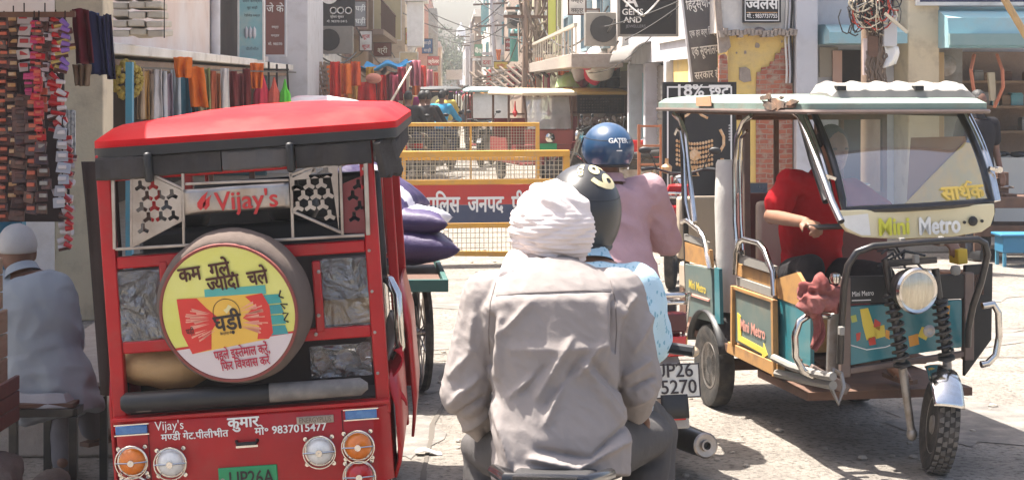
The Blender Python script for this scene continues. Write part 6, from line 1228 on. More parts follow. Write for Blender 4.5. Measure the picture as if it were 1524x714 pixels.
grey = person('person in mauve grey shirt and white turban riding pillion', BO, BY, JG, 'greyshirt', 'greypants', 'skin_d', vox=.009, svox=.0052, w_=1.05, fold=gfold, inf=.020, drop=.10, flare=.012, group='riders on the nearest motorcycle', hair=False, curl=45)
# turban: wound bands over a full crown
tc_ = Vector(lb(822, 336, 5.03)); b = MB(); b.ell((0, 0, 0), (.112, .125, .128), 120, 120)
me = b.mesh(); 
def tfold(c, n):
    z = c.z/.128; a = math.atan2(c.x, -c.y); low = 1/(1+math.exp((z-.12)*9)); up = 1-low
    sl_t = .30*math.sin(a+.5) if z < -.25 else -.34*math.sin(a-.3); band = abs(math.sin((z+sl_t+.07*noise.noise(c*9))*13+2*noise.noise(V(c.x*5, c.y*5, c.z*9)))); 
    crown = noise.noise(V(c.x*11+2, c.y*11, c.z*9))*.010+.016*(.5-abs(noise.noise(V(c.x*14+c.z*9, c.y*14, c.z*10-c.x*8))))+.004*math.sin((c.x*.8+c.z*1.0)*110+4*noise.noise(c*12))
    return low*(.006+.010*band**.6+.003*math.sin(z*70+a*2+4*noise.noise(c*10)))+up*crown+.004*noise.noise(c*16)
displace(me, tfold); remap(me, lambda c: tc_+V(c.x*(1.0), c.y, c.z*(1 if c.z > 0 else 1.02))); tb_ = put('turban', me, K['turban'], grey)
b = MB(); q0 = [lb(775, 372, 4.95), lb(768, 395, 4.88), lb(758, 410, 4.87), lb(744, 425, 4.9)]
b.loft([ringpts(p, V(1, 0, -.3).normalized(), V(0, 1, 0), w_, .014, 16, 1) for p, w_ in zip(q0, (.03, .036, .03, .018))]); me = b.mesh(); me = baked(me, [('SUBSURF', dict(levels=2, render_levels=2))]); displace(me, lambda c, n: .006*noise.noise(V(c.x*40, c.y*10, c.z*9))); put('turban_tail', me, K['turban'], tb_)
from mathutils.bvhtree import BVHTree
sh_ = [o for o in grey.children if o.name.startswith('shirt')][0]; bv = BVHTree.FromPolygons([v.co for v in sh_.data.vertices], [tuple(p.vertices) for p in sh_.data.polygons])
def seam(pts, r=.0016):
    q = []
    for (x0, y0), (x1, y1) in zip(pts, pts[1:]):
        for i in range(12):
            o_ = MBi @ V(0, 0, H); d_ = (lb(x0+(x1-x0)*i/12, y0+(y1-y0)*i/12, 5)-o_).normalized(); h_ = bv.ray_cast(o_, d_)
            if h_[0] is not None: q.append(h_[0]+h_[1]*.0006)
    if len(q) > 3: MB().tube(q, r, 5).build('seam', simple('seamthread', (.16, .135, .125), .9), sh_)
seam([(738, 440), (780, 436), (824, 434), (870, 432), (912, 434)]); seam([(738, 420), (730, 450), (727, 490), (729, 530)]); seam([(908, 418), (916, 448), (918, 490), (915, 530)])
# driver ahead of him
JD = dict(pelvis=lb(880, 600, 5.30), chest=lb(880, 470, 5.36), neck=lb(872, 388, 5.42), head=lb(866, 318, 5.48), shL=lb(790, 430, 5.38), shR=lb(944, 432, 5.36), elL=lb(770, 545, 5.45), elR=lb(966, 505, 5.42), wrL=lb(790, 560, 5.7), wrR=lb(962, 520, 5.85), hipL=lb(835, 615, 5.32), hipR=lb(925, 615, 5.32), knL=lb(790, 650, 5.66), knR=lb(975, 640, 5.66), anL=lb(800, 800, 5.5), anR=lb(970, 800, 5.5), toL=lb(795, 825, 5.64), toR=lb(975, 825, 5.64))
drv = person('person in pale blue printed shirt and black helmet driving the nearest motorcycle', BO, BY, JD, 'blueprint', 'greypants', 'skin', vox=.012, w_=1.05, inf=.026, hair=False, group='riders on the nearest motorcycle', fold=lambda c, n: .012*noise.noise(c*8)+.005*noise.noise(c*20))
hb_, hs_ = helmet(drv, JD['head']+V(.0, .0, .0), (R(-4), R(6), 0), mat('satin_black_helmet', (.022, .021, .021), .38, col2=(.035, .033, .032), scale=5), (.118, .145, .150), False, [('69', R(14), R(38), .17, simple('cream_ink', (.55, .48, .28)), .12, R(-80)), ('RIDER', R(-22), R(32), .05, K['cream_ink'], .07, R(-80))])
# rider with the blue helmet
AY = R(13); AO = V(.80, 8.86, 0)
bikeA = motorcycle('black and red motorcycle with white number plate ridden by blue helmeted man', AO, AY, mat('maroon_black_paint', (.06, .015, .015), .3, coat=.3), True, plate_=('UP26', 'P5270'))
b = MB(); b.loft([[V(x*w_, y, z) for x, z in ((-1, .70), (-1.0, .79), (1.0, .79), (1, .70))] for y, w_ in ((-.80, .10), (-.87, .09))]); b.build('tail_cowl', simple('cowl', (.07, .008, .01), .3), bikeA, .01); text_obj('lettering', 'HERO', (0, -.8745, .765), (1, 0, 0), (0, 0, 1), .022, K['ink'], bikeA, lift=.003) if False else None
JA = ride(.05, .78, -.10, w_=1.02); JA.update(head=(-.0, .03, 1.495), neck=(0, .0, 1.345), shL=(-.20, -.02, 1.29), shR=(.20, -.02, 1.29), elR=(.33, .08, 1.03), wrR=(.34, .26, 1.02))
pk_ = person('person in dusty pink shirt and navy helmet riding away', AO, AY, JA, 'pinkshirt', cloth('brownpants', (.06, .045, .04)), 'skin_d', vox=.012, w_=1.08, inf=.026, drop=.10, flare=.02, hair=False, fold=lambda c, n: .010*noise.noise(V(c.x*7, c.y*7, c.z*5))+.024*(.5-abs(noise.noise(V(c.x*7+c.z*9, c.y*8, c.z*7))))+.006*noise.noise(V(c.x*22+c.z*9, c.y*14, c.z*12)))
helmet(pk_, V(-.0, .025, 1.508), (R(-3), 0, R(-2)), mat('navy_helmet', (.018, .055, .12), .28, col2=(.025, .07, .14), scale=4, coat=.4), (.124, .150, .130), True, [('GATER', R(6), R(78), .034, K['ink'], .10, 0), ('_', R(6), R(92), .05, K['ink'], .03, 0), ('I', R(6), R(88), .035, K['ink'], .02, 0)])
# driver inside the teal rickshaw
def lg_(px, py, d): return gq(px, py, d)
JT = dict(pelvis=V(-.12, 1.10, .83), chest=V(-.15, 1.02, 1.16), neck=V(-.13, .93, 1.34), head=V(-.10, .86, 1.50), shL=V(.06, .98, 1.27), shR=gx(1178, 272, -.32), elL=V(.22, .72, 1.08), elR=gx(1148, 322, -.42), wrL=V(.30, .45, 1.05), wrR=gx(1200, 331, -.40), hipL=V(-.03, 1.08, .82), hipR=V(-.22, 1.08, .82), knL=V(.06, .62, .86), knR=V(-.30, .66, .90), anL=V(.05, .45, .44), anR=gx(1195, 520, -.40), toL=V(.06, .30, .38), toR=gx(1202, 545, -.41))
td = person('person in red t-shirt and dark trousers driving the teal rickshaw', (GX, GY, 0), TH, JT, 'redtee', cloth('blackpants', (.022, .020, .022), (.04, .036, .036)), 'skin', sleeve='short', vox=.010, w_=.94, inf=.016, look=(.1, -1, -.05), drop=.06, shoe='sandal', fold=lambda c, n: .010*noise.noise(c*7)+.016*(.5-abs(noise.noise(V(c.x*9+c.z*9, c.y*11, c.z*8))))+.005*noise.noise(V(c.x*18, c.y*18, c.z*9)), curl=50)
b = MB(); b.tube([gx(1176, 272, -.40)+V(0, .0, 0), gx(1190, 283, -.40)], .005, 5)
# man on the stool
K['kurta'] = mat('slate_grey_kurta', (.31, .335, .36), .9, col2=(.26, .28, .305), scale=4, bump=.004, bscale=8, spec=.1); K['capcloth'] = cloth('woven_cap', (.44, .42, .40), (.34, .32, .30))
MO = V(-1.80, 7.85, 0)
def lm_(px, py, Y): return P(px, py, Y)-MO
JM = dict(pelvis=lm_(66, 575, 7.85), chest=lm_(48, 455, 7.90), neck=lm_(34, 408, 7.92), head=lm_(26, 374, 7.97), shL=lm_(-6, 432, 7.95), shR=lm_(82, 432, 7.87), elL=lm_(-12, 505, 8.05), elR=lm_(100, 505, 8.0), wrL=lm_(20, 545, 8.25), wrR=lm_(98, 545, 8.28), hipL=lm_(46, 580, 7.9), hipR=lm_(92, 580, 7.88), knL=lm_(95, 598, 8.22), knR=lm_(128, 585, 8.32), anL=lm_(95, 690, 8.1), anR=lm_(138, 640, 8.45), toL=lm_(100, 705, 8.2), toR=lm_(162, 645, 8.55))
def kfold(c, n): return .012*noise.noise(V(c.x*8, c.y*6, c.z*6))+.016*(.5-abs(noise.noise(V(c.x*7+c.z*7, c.y*8, c.z*9-c.x*4))))+.007*math.sin((c.z*1.1+c.x*.9)*42+4*noise.noise(c*5))*max(0, min(1, (.75-c.z)*3))+.004*noise.noise(V(c.x*20+c.z*12, c.y*9, c.z*16))
mn = person('person in slate grey kurta and white skullcap seated on iron stool', MO, 0, JM, 'kurta', cloth('greypyjama', (.16, .15, .16)), 'skin_d', vox=.010, w_=1.12, inf=.024, drop=.14, flare=.045, hair=False, fold=kfold, look=(-.25, 1, -.1), shoe='sandal')
b = MB(); b.ell((0, 0, 0), (.090, .108, .10), 28, 18); me = b.mesh(); displace(me, lambda c, n: .003*noise.noise(c*30)); remap(me, lambda c: JM['head']+V(c.x, c.y-.008, max(c.z, -.03)+.028)); put('skullcap', me, K['capcloth'], mn)
b = MB(); hemp = [lm_(x, y, Y_) for x, y, Y_ in ((22, 602, 7.62), (40, 607, 7.60), (70, 608, 7.58), (100, 607, 7.60), (122, 596, 7.75), (134, 578, 8.0), (138, 565, 8.15))]
b.grid(lambda u, v: (lambda i, f: hemp[i].lerp(hemp[min(i+1, 6)], f))(min(5, int(u*6)), u*6-min(5, int(u*6)))+V(-.03*(1-v), .05*(1-v), .055*(1-v)+.002*math.sin(u*20)), 40, 6); b.build('kurta_hem', cloth('kurtalining', (.36, .36, .38)), mn, solid=.008)
stl = thing('iron_stool', 'black square tube iron stool under the seated man in the kurta', 'stool', (-1.72, 7.85, 0)); b = MB(); zt_ = .415; S_ = [V(-1.90, 7.58, 0), V(-1.645, 7.60, 0), V(-1.62, 8.14, 0), V(-1.88, 8.14, 0)]; S_ = [p-V(-1.72, 7.85, 0) for p in S_]
for i in range(4):
    p, q = S_[i]+V(0, 0, zt_), S_[(i+1) % 4]+V(0, 0, zt_); b = MB(); b.bar(p, q, .034); b.build('rail', K['blackframe'], stl, .002)
for p in S_: b = MB(); b.bar(p, p+V(0, 0, zt_-.018), .036, up=(0, 1, 0)); b.build('leg', K['blackframe'], stl, .002)
b = MB(); b.prism([p+V(0, 0, zt_+.018) for p in S_], (0, 0, .02)); b.build('seat', K['wood_d'], stl, .003)
# ------------------------------------------------------------------ cargo tricycle with purple sacks
K['purple'] = mat('purple_woven_sack', (.035, .020, .075), .5, col2=(.06, .032, .11), scale=3, bump=.010, bscale=7); K['sackwhite'] = mat('white_sack_print', (.60, .57, .62), .4, bump=.01, bscale=7)
CT = V(-.57, 10.9, 0)
ct = thing('cargo_tricycle', 'green edged cargo tricycle with tall spoked wheels beyond red rickshaw', 'tricycle', CT, R(3))
b = MB(); b.bb((-.46, -1.0, .685), (.46, .75, .715)); b.build('deck', K['wood_d'], ct); b = MB()
for y in (-1.02, .75): b.bb((-.50, y, .66), (.50, y+.03, .73))
for x in (-.50, .47): b.bb((x, -.99, .66), (x+.03, .749, .73))
b.build('deck_edge', simple('greenedge', (.03, .10, .085), .6), ct, .004)
for x in (-.37, .37):
    b = MB(); r = .35; b.lathe([(r-.035, -.016), (r-.012, -.024), (r, 0), (r-.012, .024), (r-.035, .016)], (x, -.45, r), (1, .10, 0), 40, closed=True); w_ = b.build('wheel', K['rubber'], ct); b = MB(); ax_ = V(1, .10, 0).normalized(); u, v = V(0, 0, 1), V(0, 0, 1).cross(ax_)
    for i in range(16): a = i*math.pi/8; b.cyl(V(x, -.45, r)+ax_*(.02*(-1)**i), V(x, -.45, r)+(u*math.cos(a)+v*math.sin(a))*(r-.03), .005, n=5)
    b.lathe([(.03, -.05), (.035, -.04), (.02, 0), (.035, .04), (.03, .05)], (x, -.45, r), ax_, 12); b.build('spoke', K['steel'], w_)
b = MB(); b.cyl((-.4, -.45, .35), (.4, -.45, .35), .02); b.tube([(0, -.45, .35), (0, .6, .5), (0, 1.3, .75), (0, 1.45, .35)], .02, 8); b.tube([(-.3, 1.2, .98), (0, 1.3, .98), (.3, 1.2, .98)], .014, 8); b.cyl((0, 1.3, .72), (0, 1.3, .99), .018); b.lathe([(.30, -.02), (.34, 0), (.30, .02)], (0, 1.45, .34), (1, 0, 0), 30, closed=True); b.ell((0, .75, .92), (.09, .13, .04)); b.cyl((0, .75, .5), (0, .75, .9), .016); b.build('cycle_frame', K['black'], ct)
def sack(c, d, rz, label, tilt=(0, 0), band=(-.25, .3), seed=0):
    b = MB(); nu, nv = 40, 28
    def sp(u, v):
        x, y = 2*u-1, 2*v-1; px_ = 1-abs(x)**6*.0; e = max(0, (1-abs(x)**3.2))*max(0, (1-abs(y)**3.2)); return x, y, e**.45
    for sg in (1, -1): b.grid(lambda u, v: (lambda x, y, e: V(x*d[0]/2*(.88+.12*abs(y)**3), y*d[1]/2*(.86+.14*abs(x)**3), sg*(d[2]/2*e)+.012*noise.noise(V(x*2.5+seed, y*3, sg))*e))(*sp(u, v)), nu, nv)
    me = b.mesh(); bm = bmesh.new(); bm.from_mesh(me); bmesh.ops.remove_doubles(bm, verts=bm.verts, dist=.0005); bmesh.ops.recalc_face_normals(bm, faces=bm.faces); bm.to_mesh(me); bm.free()
    displace(me, lambda c, n: .006*noise.noise(V(c.x*14, c.y*14, seed))+.004*noise.noise(V(c.x*5, c.y*40, seed))*abs(c.x)/(d[0]/2))
    o = put('grain_sack', me, [K['purple'], K['sackwhite']], None)
    for p in me.polygons: p.material_index = 1 if band[0] < p.center.y/(d[1]/2)+.15*math.sin(p.center.x*9) < band[1] and p.center.z > -d[2]*.2 else 0
    o.location = c; o.rotation_euler = (tilt[0], tilt[1], rz); return tag(o, label, 'sack', 'sacks on the cargo tricycle')
sack(P(575, 372, 10.35)+V(0, .25, 0), (.86, .60, .21), .08, 'dark purple sack lying lowest on the cargo tricycle', seed=1, band=(2, 3))
sack(P(568, 334, 10.4)+V(0, .3, .0), (.84, .62, .20), -.05, 'purple sack with broad white top lying across the lower sack', seed=4, band=(-.35, 1.1))
sack(P(566, 282, 10.6)+V(0, .15, 0), (.56, .50, .17), -.25, 'slumped purple and white sack topping the tricycle load', tilt=(.15, .55), seed=7, band=(-.35, .1))
sack(P(510, 300, 10.9), (.5, .6, .22), .3, 'purple sack half hidden behind red rickshaw posts', seed=11, band=(-.2, .5))

# ------------------------------------------------------------------ other rickshaws
def erick(label, loc, rz, roofm, bodym, group='rickshaws beyond the barriers', mesh_side=False, glassm=None):
    t = thing('rickshaw', label, 'rickshaw', loc, rz, group)
    b = MB(); b.loft([gring(-.52, .52, -.05, 2.35, z, 0) if False else [V(x, y, z) for x, y in ((-.52+i, -.05+i), (.52-i, -.05+i), (.52-i, 2.35-i), (-.52+i, 2.35-i))] for z, i in ((1.60, .01), (1.62, 0), (1.66, .0), (1.71, .10), (1.73, .3))]); b.build('roof', roofm, t, .03)
    b = MB()
    for x in (-.45, .45):
        for y in (1.1, 2.2): b.bar((x, y, .4), (x, y, 1.62), .035, up=(0, 1, 0))
        b.tube([(x*.95, .02, .98), (x*.97, .0, 1.2), (x*.98, .15, 1.61)], .02, 8)
    b.bar((-.45, 1.1, 1.25), (.45, 1.1, 1.25), .03); b.build('frame', K['rust'], t)
    b = MB(); b.grid(lambda u, v: V(-.41+.82*u, -.01+.14*v**1.5-.05*math.sin(u*3.14), 1.0+.58*v), 10, 8); b.build('windscreen', glassm or K['shield'], t)
    b = MB(); b.prism([(-.44, .0, .72), (.44, .0, .72), (.46, .0, .98), (-.46, .0, .98)], (0, .05, 0)); b.prism([(-.40, .06, .40), (.40, .06, .40), (.45, .06, .715), (-.45, .06, .715)], (0, .05, 0)); b.build('front_panel', bodym, t, .01)
    for s in (-1, 1): b = MB(); b.prism([(s*.46, .5, .35), (s*.46, 2.3, .35), (s*.46, 2.3, .80), (s*.46, 1.2, .80), (s*.46, 1.1, .55), (s*.46, .5, .45)], (s*.02, 0, 0)); b.build('side_panel', bodym, t)
    b = MB(); b.lathe([(.03, .07), (.085, .02), (.09, 0), (.05, -.02), (.001, -.025)], (0, -.05, .84), (0, 1, 0), 18); b.build('headlamp', K['chrome'], t)
    for x, y in ((0, .0), (-.42, 1.75), (.42, 1.75)):
        b = MB(); b.lathe([(.12, -.03), (.2, -.05), (.225, 0), (.2, .05), (.12, .03)], (x, y, .225), (1, 0, 0), 26); o = b.build('wheel', K['rubber'], t); b = MB(); b.lathe([(.001, -.02), (.118, -.03), (.118, .03), (.001, .02)], (x, y, .225), (1, 0, 0), 16); b.build('rim', K['dullsteel'], o)
    for s in (-1, 1): b = MB(); b.cyl((s*.06, .02, .22), (s*.06, .06, .85), .022, n=8); b.build('fork_leg', K['dullsteel'], t)
    b = MB(); b.bb((-.42, .75, .55), (.42, 1.05, .68)); b.bb((-.42, 1.0, .70), (.42, 1.08, 1.15)); b.bb((-.42, 1.8, .55), (.42, 2.2, .68)); b.bb((-.42, 2.15, .69), (.42, 2.22, 1.15)); b.bb((-.44, .15, .33), (.44, 2.2, .37)); b.build('seat', simple('seatred'), t)
    return t
skyglass = glass('bright_windscreen', (.8, .85, .86), .3, .01, dust_and_sky_film=.42)  # pale film put in for the sky reflected by the pane
k32 = 32.0
e1 = erick('cream roofed rickshaw facing the barrier with a wide pale windscreen', (P(818, 0, 31.5).x, 31.6, 0), R(14), mat('cream_roof', (.62, .52, .36), .6, col2=(.52, .44, .32), scale=4), simple('redbody', (.30, .06, .05), .5), glassm=skyglass)
b = MB(); b.bb((-.20, -.075, .60), (.12, -.06, .74)); b.build('number_plate', K['plate_green'], e1)
for x in (-.30, .34): b = MB(); b.lathe([(.001, 0), (.04, .05), (.05, .09), (.02, .14), (.008, .3)], (x-.2, .5, 1.2), (0, 0, 1), 10); b.build('pompom', K['inkred'], e1)
e2 = erick('yellow roofed rickshaw with a dark mesh side loaded with bundles', (P(893, 0, 33.5).x, 33.4, 0), R(8), mat('yellow_roof', (.62, .42, .10), .6, col2=(.55, .40, .16), scale=4), simple('darkbody', (.08, .07, .065), .6))
me = holed([(-.46, 1.25), (.46, 1.25), (.46, 1.60), (-.46, 1.60)], [[(x+.012*math.cos(a), z+.012*math.sin(a)) for a in (0, 1.57, 3.14, 4.71)] for x in [i*.055-.385 for i in range(15)] for z in [1.30+.055*j for j in range(5)]], .006); remap(me, lambda c: V(c.x, -.03, c.y)); put('mesh_panel', me, K['dark'], e2)
rd = random.Random(31)
for i in range(14): b = MB(); b.ell((rd.uniform(-.38, .38), -.08, rd.uniform(1.06, 1.16)), (.06, .05, .045), 8, 6, rot=(rd.random(), rd.random(), 0)); b.build('bundle', simple('bundlewhite', (.5, .45, .42), .8, col2=(.12, .08, .07), scale=14, amt=1), e2)
b = MB(); b.bb((-.44, -.05, .75), (.44, -.02, 1.02)); b.build('dark_apron', K['dark'], e2)
e3 = erick('teal roofed rickshaw with a glaring white windscreen far up the street', (P(730, 0, 41).x, 41, 0), R(3), simple('tealroof', (.30, .42, .42), .6), K['blackgloss'], glassm=K['white'])  # opaque white paint on the windscreen stands in for glare on glass
e4 = erick('black roofed rickshaw driving away on the left of far street', (P(652, 0, 47).x, 47, 0), R(-4), simple('blackroof', (.05, .05, .05), .6), K['blackgloss'])
b = MB(); b.bb((-.42, -.10, 1.25), (.42, -.06, 1.58)); b.build('front_board', K['black'], e4); b = MB(); b.lathe([(.20, 0), (.2, .02)], (0, -.14, 1.28), (0, 1, 0), 18); b.build('round_sign', simple('yelwhite', (.6, .55, .35)), e4)

# ------------------------------------------------------------------ far motorcycles and people
def far_bike(px, Y, rz, label, paint=None): return motorcycle(label, (P(px, 0, Y).x, Y, 0), rz, paint or K['blackgloss'], False)
b1 = motorcycle('black motorcycle with two dark clad riders waiting behind the barriers', (P(634, 0, 34).x, 34, 0), R(-10), K['blackgloss'], False)
def far_rider(px, Y, rz, lab, sh, y=-.05, seat=.8, skin='skin_d', hair=True, group='riders and walkers beyond the barriers'):
    return person(lab, (P(px, 0, Y).x, Y, 0), rz, ride(.04, seat, y), sh, cloth('jeans_f', (.06, .07, .10)), skin, vox=.022, hair=hair, group=group, collar=False, face=True)
far_rider(632, 34, R(-10), 'person in black shirt driving the two up motorcycle behind barriers', 'cloth_black', .12)
far_rider(631, 34, R(-10), 'person in charcoal shirt riding pillion behind the barriers', cloth('charcoal_far', (.045, .042, .045)), -.32)
far_rider(607, 33, R(-6), 'person in black jacket sitting on motorcycle at left of the far barrier', 'cloth_black', -.1)
far_bike(607, 33, R(-6), 'dark motorcycle under black jacketed rider at left of far barrier')
far_rider(664, 44, R(5), 'person in yellow and white shirt riding away up the far street', cloth('yellowfar', (.6, .48, .12)), -.05); far_bike(664, 44, R(5), 'motorcycle of the yellow shirted rider up the far street')
sky_ = far_rider(655, 36.5, R(-20), 'person in sky blue shirt riding beside the dark clad pair', cloth('skyblue_f', (.05, .30, .52)), -.05); far_bike(655, 36.5, R(-20), 'motorcycle of the sky blue rider beside the dark clad pair')
def walker(px, Y, rz, lab, sh, tr='jeans_f', sc_=1.0, step=.12, **k): return person(lab, (P(px, 0, Y).x, Y, 0), rz, stand(step, .08, sc_), sh, tr, 'skin_d', vox=.024, group='riders and walkers beyond the barriers', collar=False, **k)
walker(628, 50, R(170), 'person in magenta clothes walking on the left far side', cloth('magenta_f', (.5, .03, .22)), 'magenta_f')
walker(611, 52, R(150), 'person in orange and cream clothes standing by the left stalls', cloth('orangefar', (.6, .32, .14)))
walker(688, 90, R(180), 'person in red shirt walking in middle of the hazy street', 'redtee'); walker(696, 96, R(0), 'person in pale shirt walking in the hazy street', K['white'])
walker(683, 112, R(180), 'person in brown shirt walking far off in the haze', cloth('brownfar', (.25, .14, .1))); walker(700, 70, R(20), 'person in red kurta walking on right of the hazy street', cloth('redfar', (.42, .06, .05)))
walker(709, 55, R(10), 'person in dark red shirt walking beside the teal roofed rickshaw', cloth('darkredfar', (.22, .03, .03)))
walker(702, 58, R(190), 'person in grey shirt walking toward the crossing at the right', cloth('greyfar', (.3, .28, .27)))
far_rider(698, 64, R(180), 'person in maroon shirt riding toward the crossing in mid street', cloth('maroonfar', (.25, .05, .05))); far_bike(698, 64, R(180), 'motorcycle ridden toward the crossing in mid street')
pb = P(1455, 0, 18.2); person('person in black t-shirt standing by the open shop', (pb.x, 18.2, 0), R(200), stand(.03, .0, 1.04), cloth('blacktee', (.022, .02, .024)), cloth('darkjeans', (.05, .055, .07)), 'skin_d', sleeve='short', vox=.015)
b_red = motorcycle('red motorcycle parked beside the tall black sale board', (P(1003, 0, 16.4).x, 16.2, 0), R(-12), K['red'], False, 'motorcycles parked by the right shops')
for i, (px, Y, rz, m_) in enumerate(((936, 24, 75, K['blackgloss']), (962, 26, 80, K['red']), (1150, 16.8, 80, K['blackgloss']), (905, 28, 70, K['bluepaint']))):
    motorcycle(['black motorcycle parked across the steps of jewellery shop', 'red motorcycle parked behind the orange railing', 'black motorcycle parked behind the teal rickshaw seats', 'blue motorcycle parked by the yellow roofed rickshaw'][i], (P(px, 0, Y).x, Y, .1 if Y > 18.9 else 0), R(rz), m_, False, 'motorcycles parked by the right shops')
far_bike(588, 35, R(35), 'grey motorcycle parked below the blue tarpaulin', K['greymetal']); far_bike(724, 38.6, R(168), 'black motorcycle standing before the teal roofed rickshaw')
# orange railing by the bikes
rl = thing('railing', 'rusty orange steel railing standing before the jewellery shop', 'railing', P(951, 245, 20.5)); b = MB(); z0 = -rl.location.z; k2 = 20.5/F
for x in (0, 33*k2): b.bar((x, 0, z0), (x, 0, .47), .035, up=(0, 1, 0))
for z in (.45, .22, 0, -.2, -.4): b.bar((.02, 0, z), (33*k2, 0, z), .025)
b.build('bars', simple('railorange', (.42, .16, .08), .6, col2=(.22, .1, .06), scale=12), rl)

# ------------------------------------------------------------------ stall goods at the left edge
GYd = 9.6
def strip(px, py0, py1, w, m, label, group, n=None, Y=GYd, kind='packet', m2=None, sway=0):
    k = Y/F; o0 = P(px, py0, Y); h = (py1-py0)*k; t = thing('sachet_strip' if kind == 'packet' else 'tube_string', label, 'goods', o0, 0, group); n = n or max(3, int(h/(w*(.85 if kind == 'packet' else .42)))); rd = random.Random(int(px*7+py0)); b = MB()
    for i in range(n):
        z = -h*(i+.5)/n; x = sway*math.sin(i*.6)+rd.uniform(-.014, .014)
        if kind == 'packet': b.box((x, rd.uniform(-.01, .01), z), (w*rd.uniform(.8, 1.15), .016, h/n*rd.uniform(.7, 1.05)), rot=(rd.uniform(-.4, .4), rd.uniform(-.18, .18), rd.uniform(-.5, .5)), taper=.9)
        else: a = rd.uniform(-.35, .35); x += rd.uniform(-.02, .02); d = V(math.cos(a)*w/2, rd.uniform(-.02, .02), math.sin(a)*w/2); b.cyl(V(x, -.02, z)-d, V(x, -.02, z)+d*.5, .019, .018, 10)
    c_ = b; n0 = len(b.f); rd2 = random.Random(int(px*3)); 
    for i in range(n):
        z = -h*(i+.5)/n; x = sway*math.sin(i*.6)
        if kind == 'packet': c_.box((x, -.014, z+h/n*.1), (w*.62, .012, h/n*.34), rot=(0, 0, rd.uniform(-.2, .2)))
        else: c_.cyl(V(x-w*.1, -.045, z+.02), V(x+w*.35, -.05, z+rd.uniform(-.02, .03)), .015, .011, 10)
    nf = len(b.f)-n0
    b.m = [rd2.choice((0, 0, 0, 2)) if i_ % 6 == 0 else -1 for i_ in range(n0)]+[1]*nf
    for i_ in range(n0):
        if b.m[i_] < 0: b.m[i_] = b.m[i_-1]
    b.build('strip', [m, m2 or K['white'], K['darksachet']], t, .003 if kind == 'packet' else 0); c_ = MB(); c_.cyl((0, .012, .05), (0, .012, -h), .004, n=5); c_.build('cord', K['dark'], t)
    return t
pinkp = simple('pinksachet', (.50, .03, .16), .35); redp = simple('redsachet', (.50, .025, .03), .3); dkp = simple('darksachet', (.06, .03, .028), .35, col2=(.16, .06, .04), scale=20, amt=1); whp = simple('whitesachet', (.60, .55, .54), .4); orp = simple('orsachet', (.55, .12, .06), .4)
G_ = 'hanging strips at the sachet stall'
for px, y0, y1, w_, m_, m2_, lab, kind in [
  (5, 30, 330, .06, dkp, orp, 'dark brown sachet strip hanging at the outer edge of stall', 'packet'), (19, 22, 300, .07, dkp, K['gold'], 'brown and gold sachet strip hanging second along the stall', 'packet'),
  (35, 18, 108, .075, whp, redp, 'white sachet strip with red print above the pink packets', 'packet'), (42, 108, 142, .07, pinkp, pinkp, 'short magenta sachet strip below the white one', 'packet'), (50, 30, 135, .05, pinkp, redp, 'pink sachet strip beside the white printed strip', 'packet'),
  (66, 18, 122, .06, whp, dkp, 'white sachet strip with dark print near stall pillar', 'packet'), (57, 30, 210, .05, redp, orp, 'long red sachet strip hanging beside dark print strip', 'packet'), (60, 118, 215, .05, orp, redp, 'orange net strip ending above the dark packets', 'packet'),
  (30, 140, 330, .08, dkp, dkp, 'dark chocolate brown strip below the magenta packets', 'packet'), (48, 145, 320, .07, dkp, orp, 'dark strip with orange labels hanging mid stall', 'packet'), (64, 210, 320, .07, dkp, K['dullsteel'], 'black strip with grey labels low in stall', 'packet'),
  (82, 28, 178, .10, whp, redp, 'string of white tubes with red caps at top of the pillar', 'tube'), (96, 30, 110, .09, simple('yelpack', (.5, .4, .12)), simple('violetcap', (.22, .12, .4)), 'string of yellow and violet packets beside white tubes', 'tube'), (90, 120, 200, .10, redp, whp, 'string of red tubes with white caps below the first tubes', 'tube'),
  (100, 205, 300, .10, whp, redp, 'string of white bottles with red tops beside cream pillar', 'tube'), (102, 295, 372, .09, whp, redp, 'lowest string of white tubes with red caps', 'tube'), (92, 190, 310, .07, simple('filmgrey', (.40, .40, .43), .25), whp, 'clear grey packet strip behind red capped bottles', 'packet')]:
    strip(px, y0, y1, w_, m_, lab, G_, m2=m2_, kind=kind, Y=GYd+random.uniform(-.25, .25), sway=.006)
b = MB(); b.bb(P(-30, 330, GYd+.32), P(96, 24, GYd+.36)); tag(b.build('dark_backdrop', simple('backdark', (.035, .022, .02), .95)), 'dark backing cloth hung behind the sachet strips', 'cloth')  # added dark sheet standing in for the shade inside the stall
b = MB(); b.bar(P(-10, 22, GYd), P(112, 22, GYd), .03); b.bar(P(108, 20, GYd), P(108, 20, GYd+3), .03); tag(b.build('hanging_rod', K['rust']), 'thin iron rod from which stall sachets hang', 'rod')
def drape(name, label, px0, px1, py0, py1, Y, m, cat='garment', group=None, amp=.02, waves=3, taper=.0, d=.0, solid=.01, skew=0):
    k = Y/F; a = P(px0, py0, Y); w_, h = (px1-px0)*k, (py1-py0)*k; sd = px0*.37; b = MB()
    b.grid(lambda u, v: V(w_*((u-.5)*(1-taper*v)+.5)+skew*v, amp*math.sin(u*waves*6.283+sd)*(.4+.6*v)+amp*.6*noise.noise(V(u*4+sd, v*3, sd)), -h*v+.012*noise.noise(V(u*3, v*2, sd))), 24, 14)
    o = b.build(name, m, None, solid=solid); o.location = a; return tag(o, label, cat, group)
navy = cloth('navycloth', (.025, .03, .075)); 
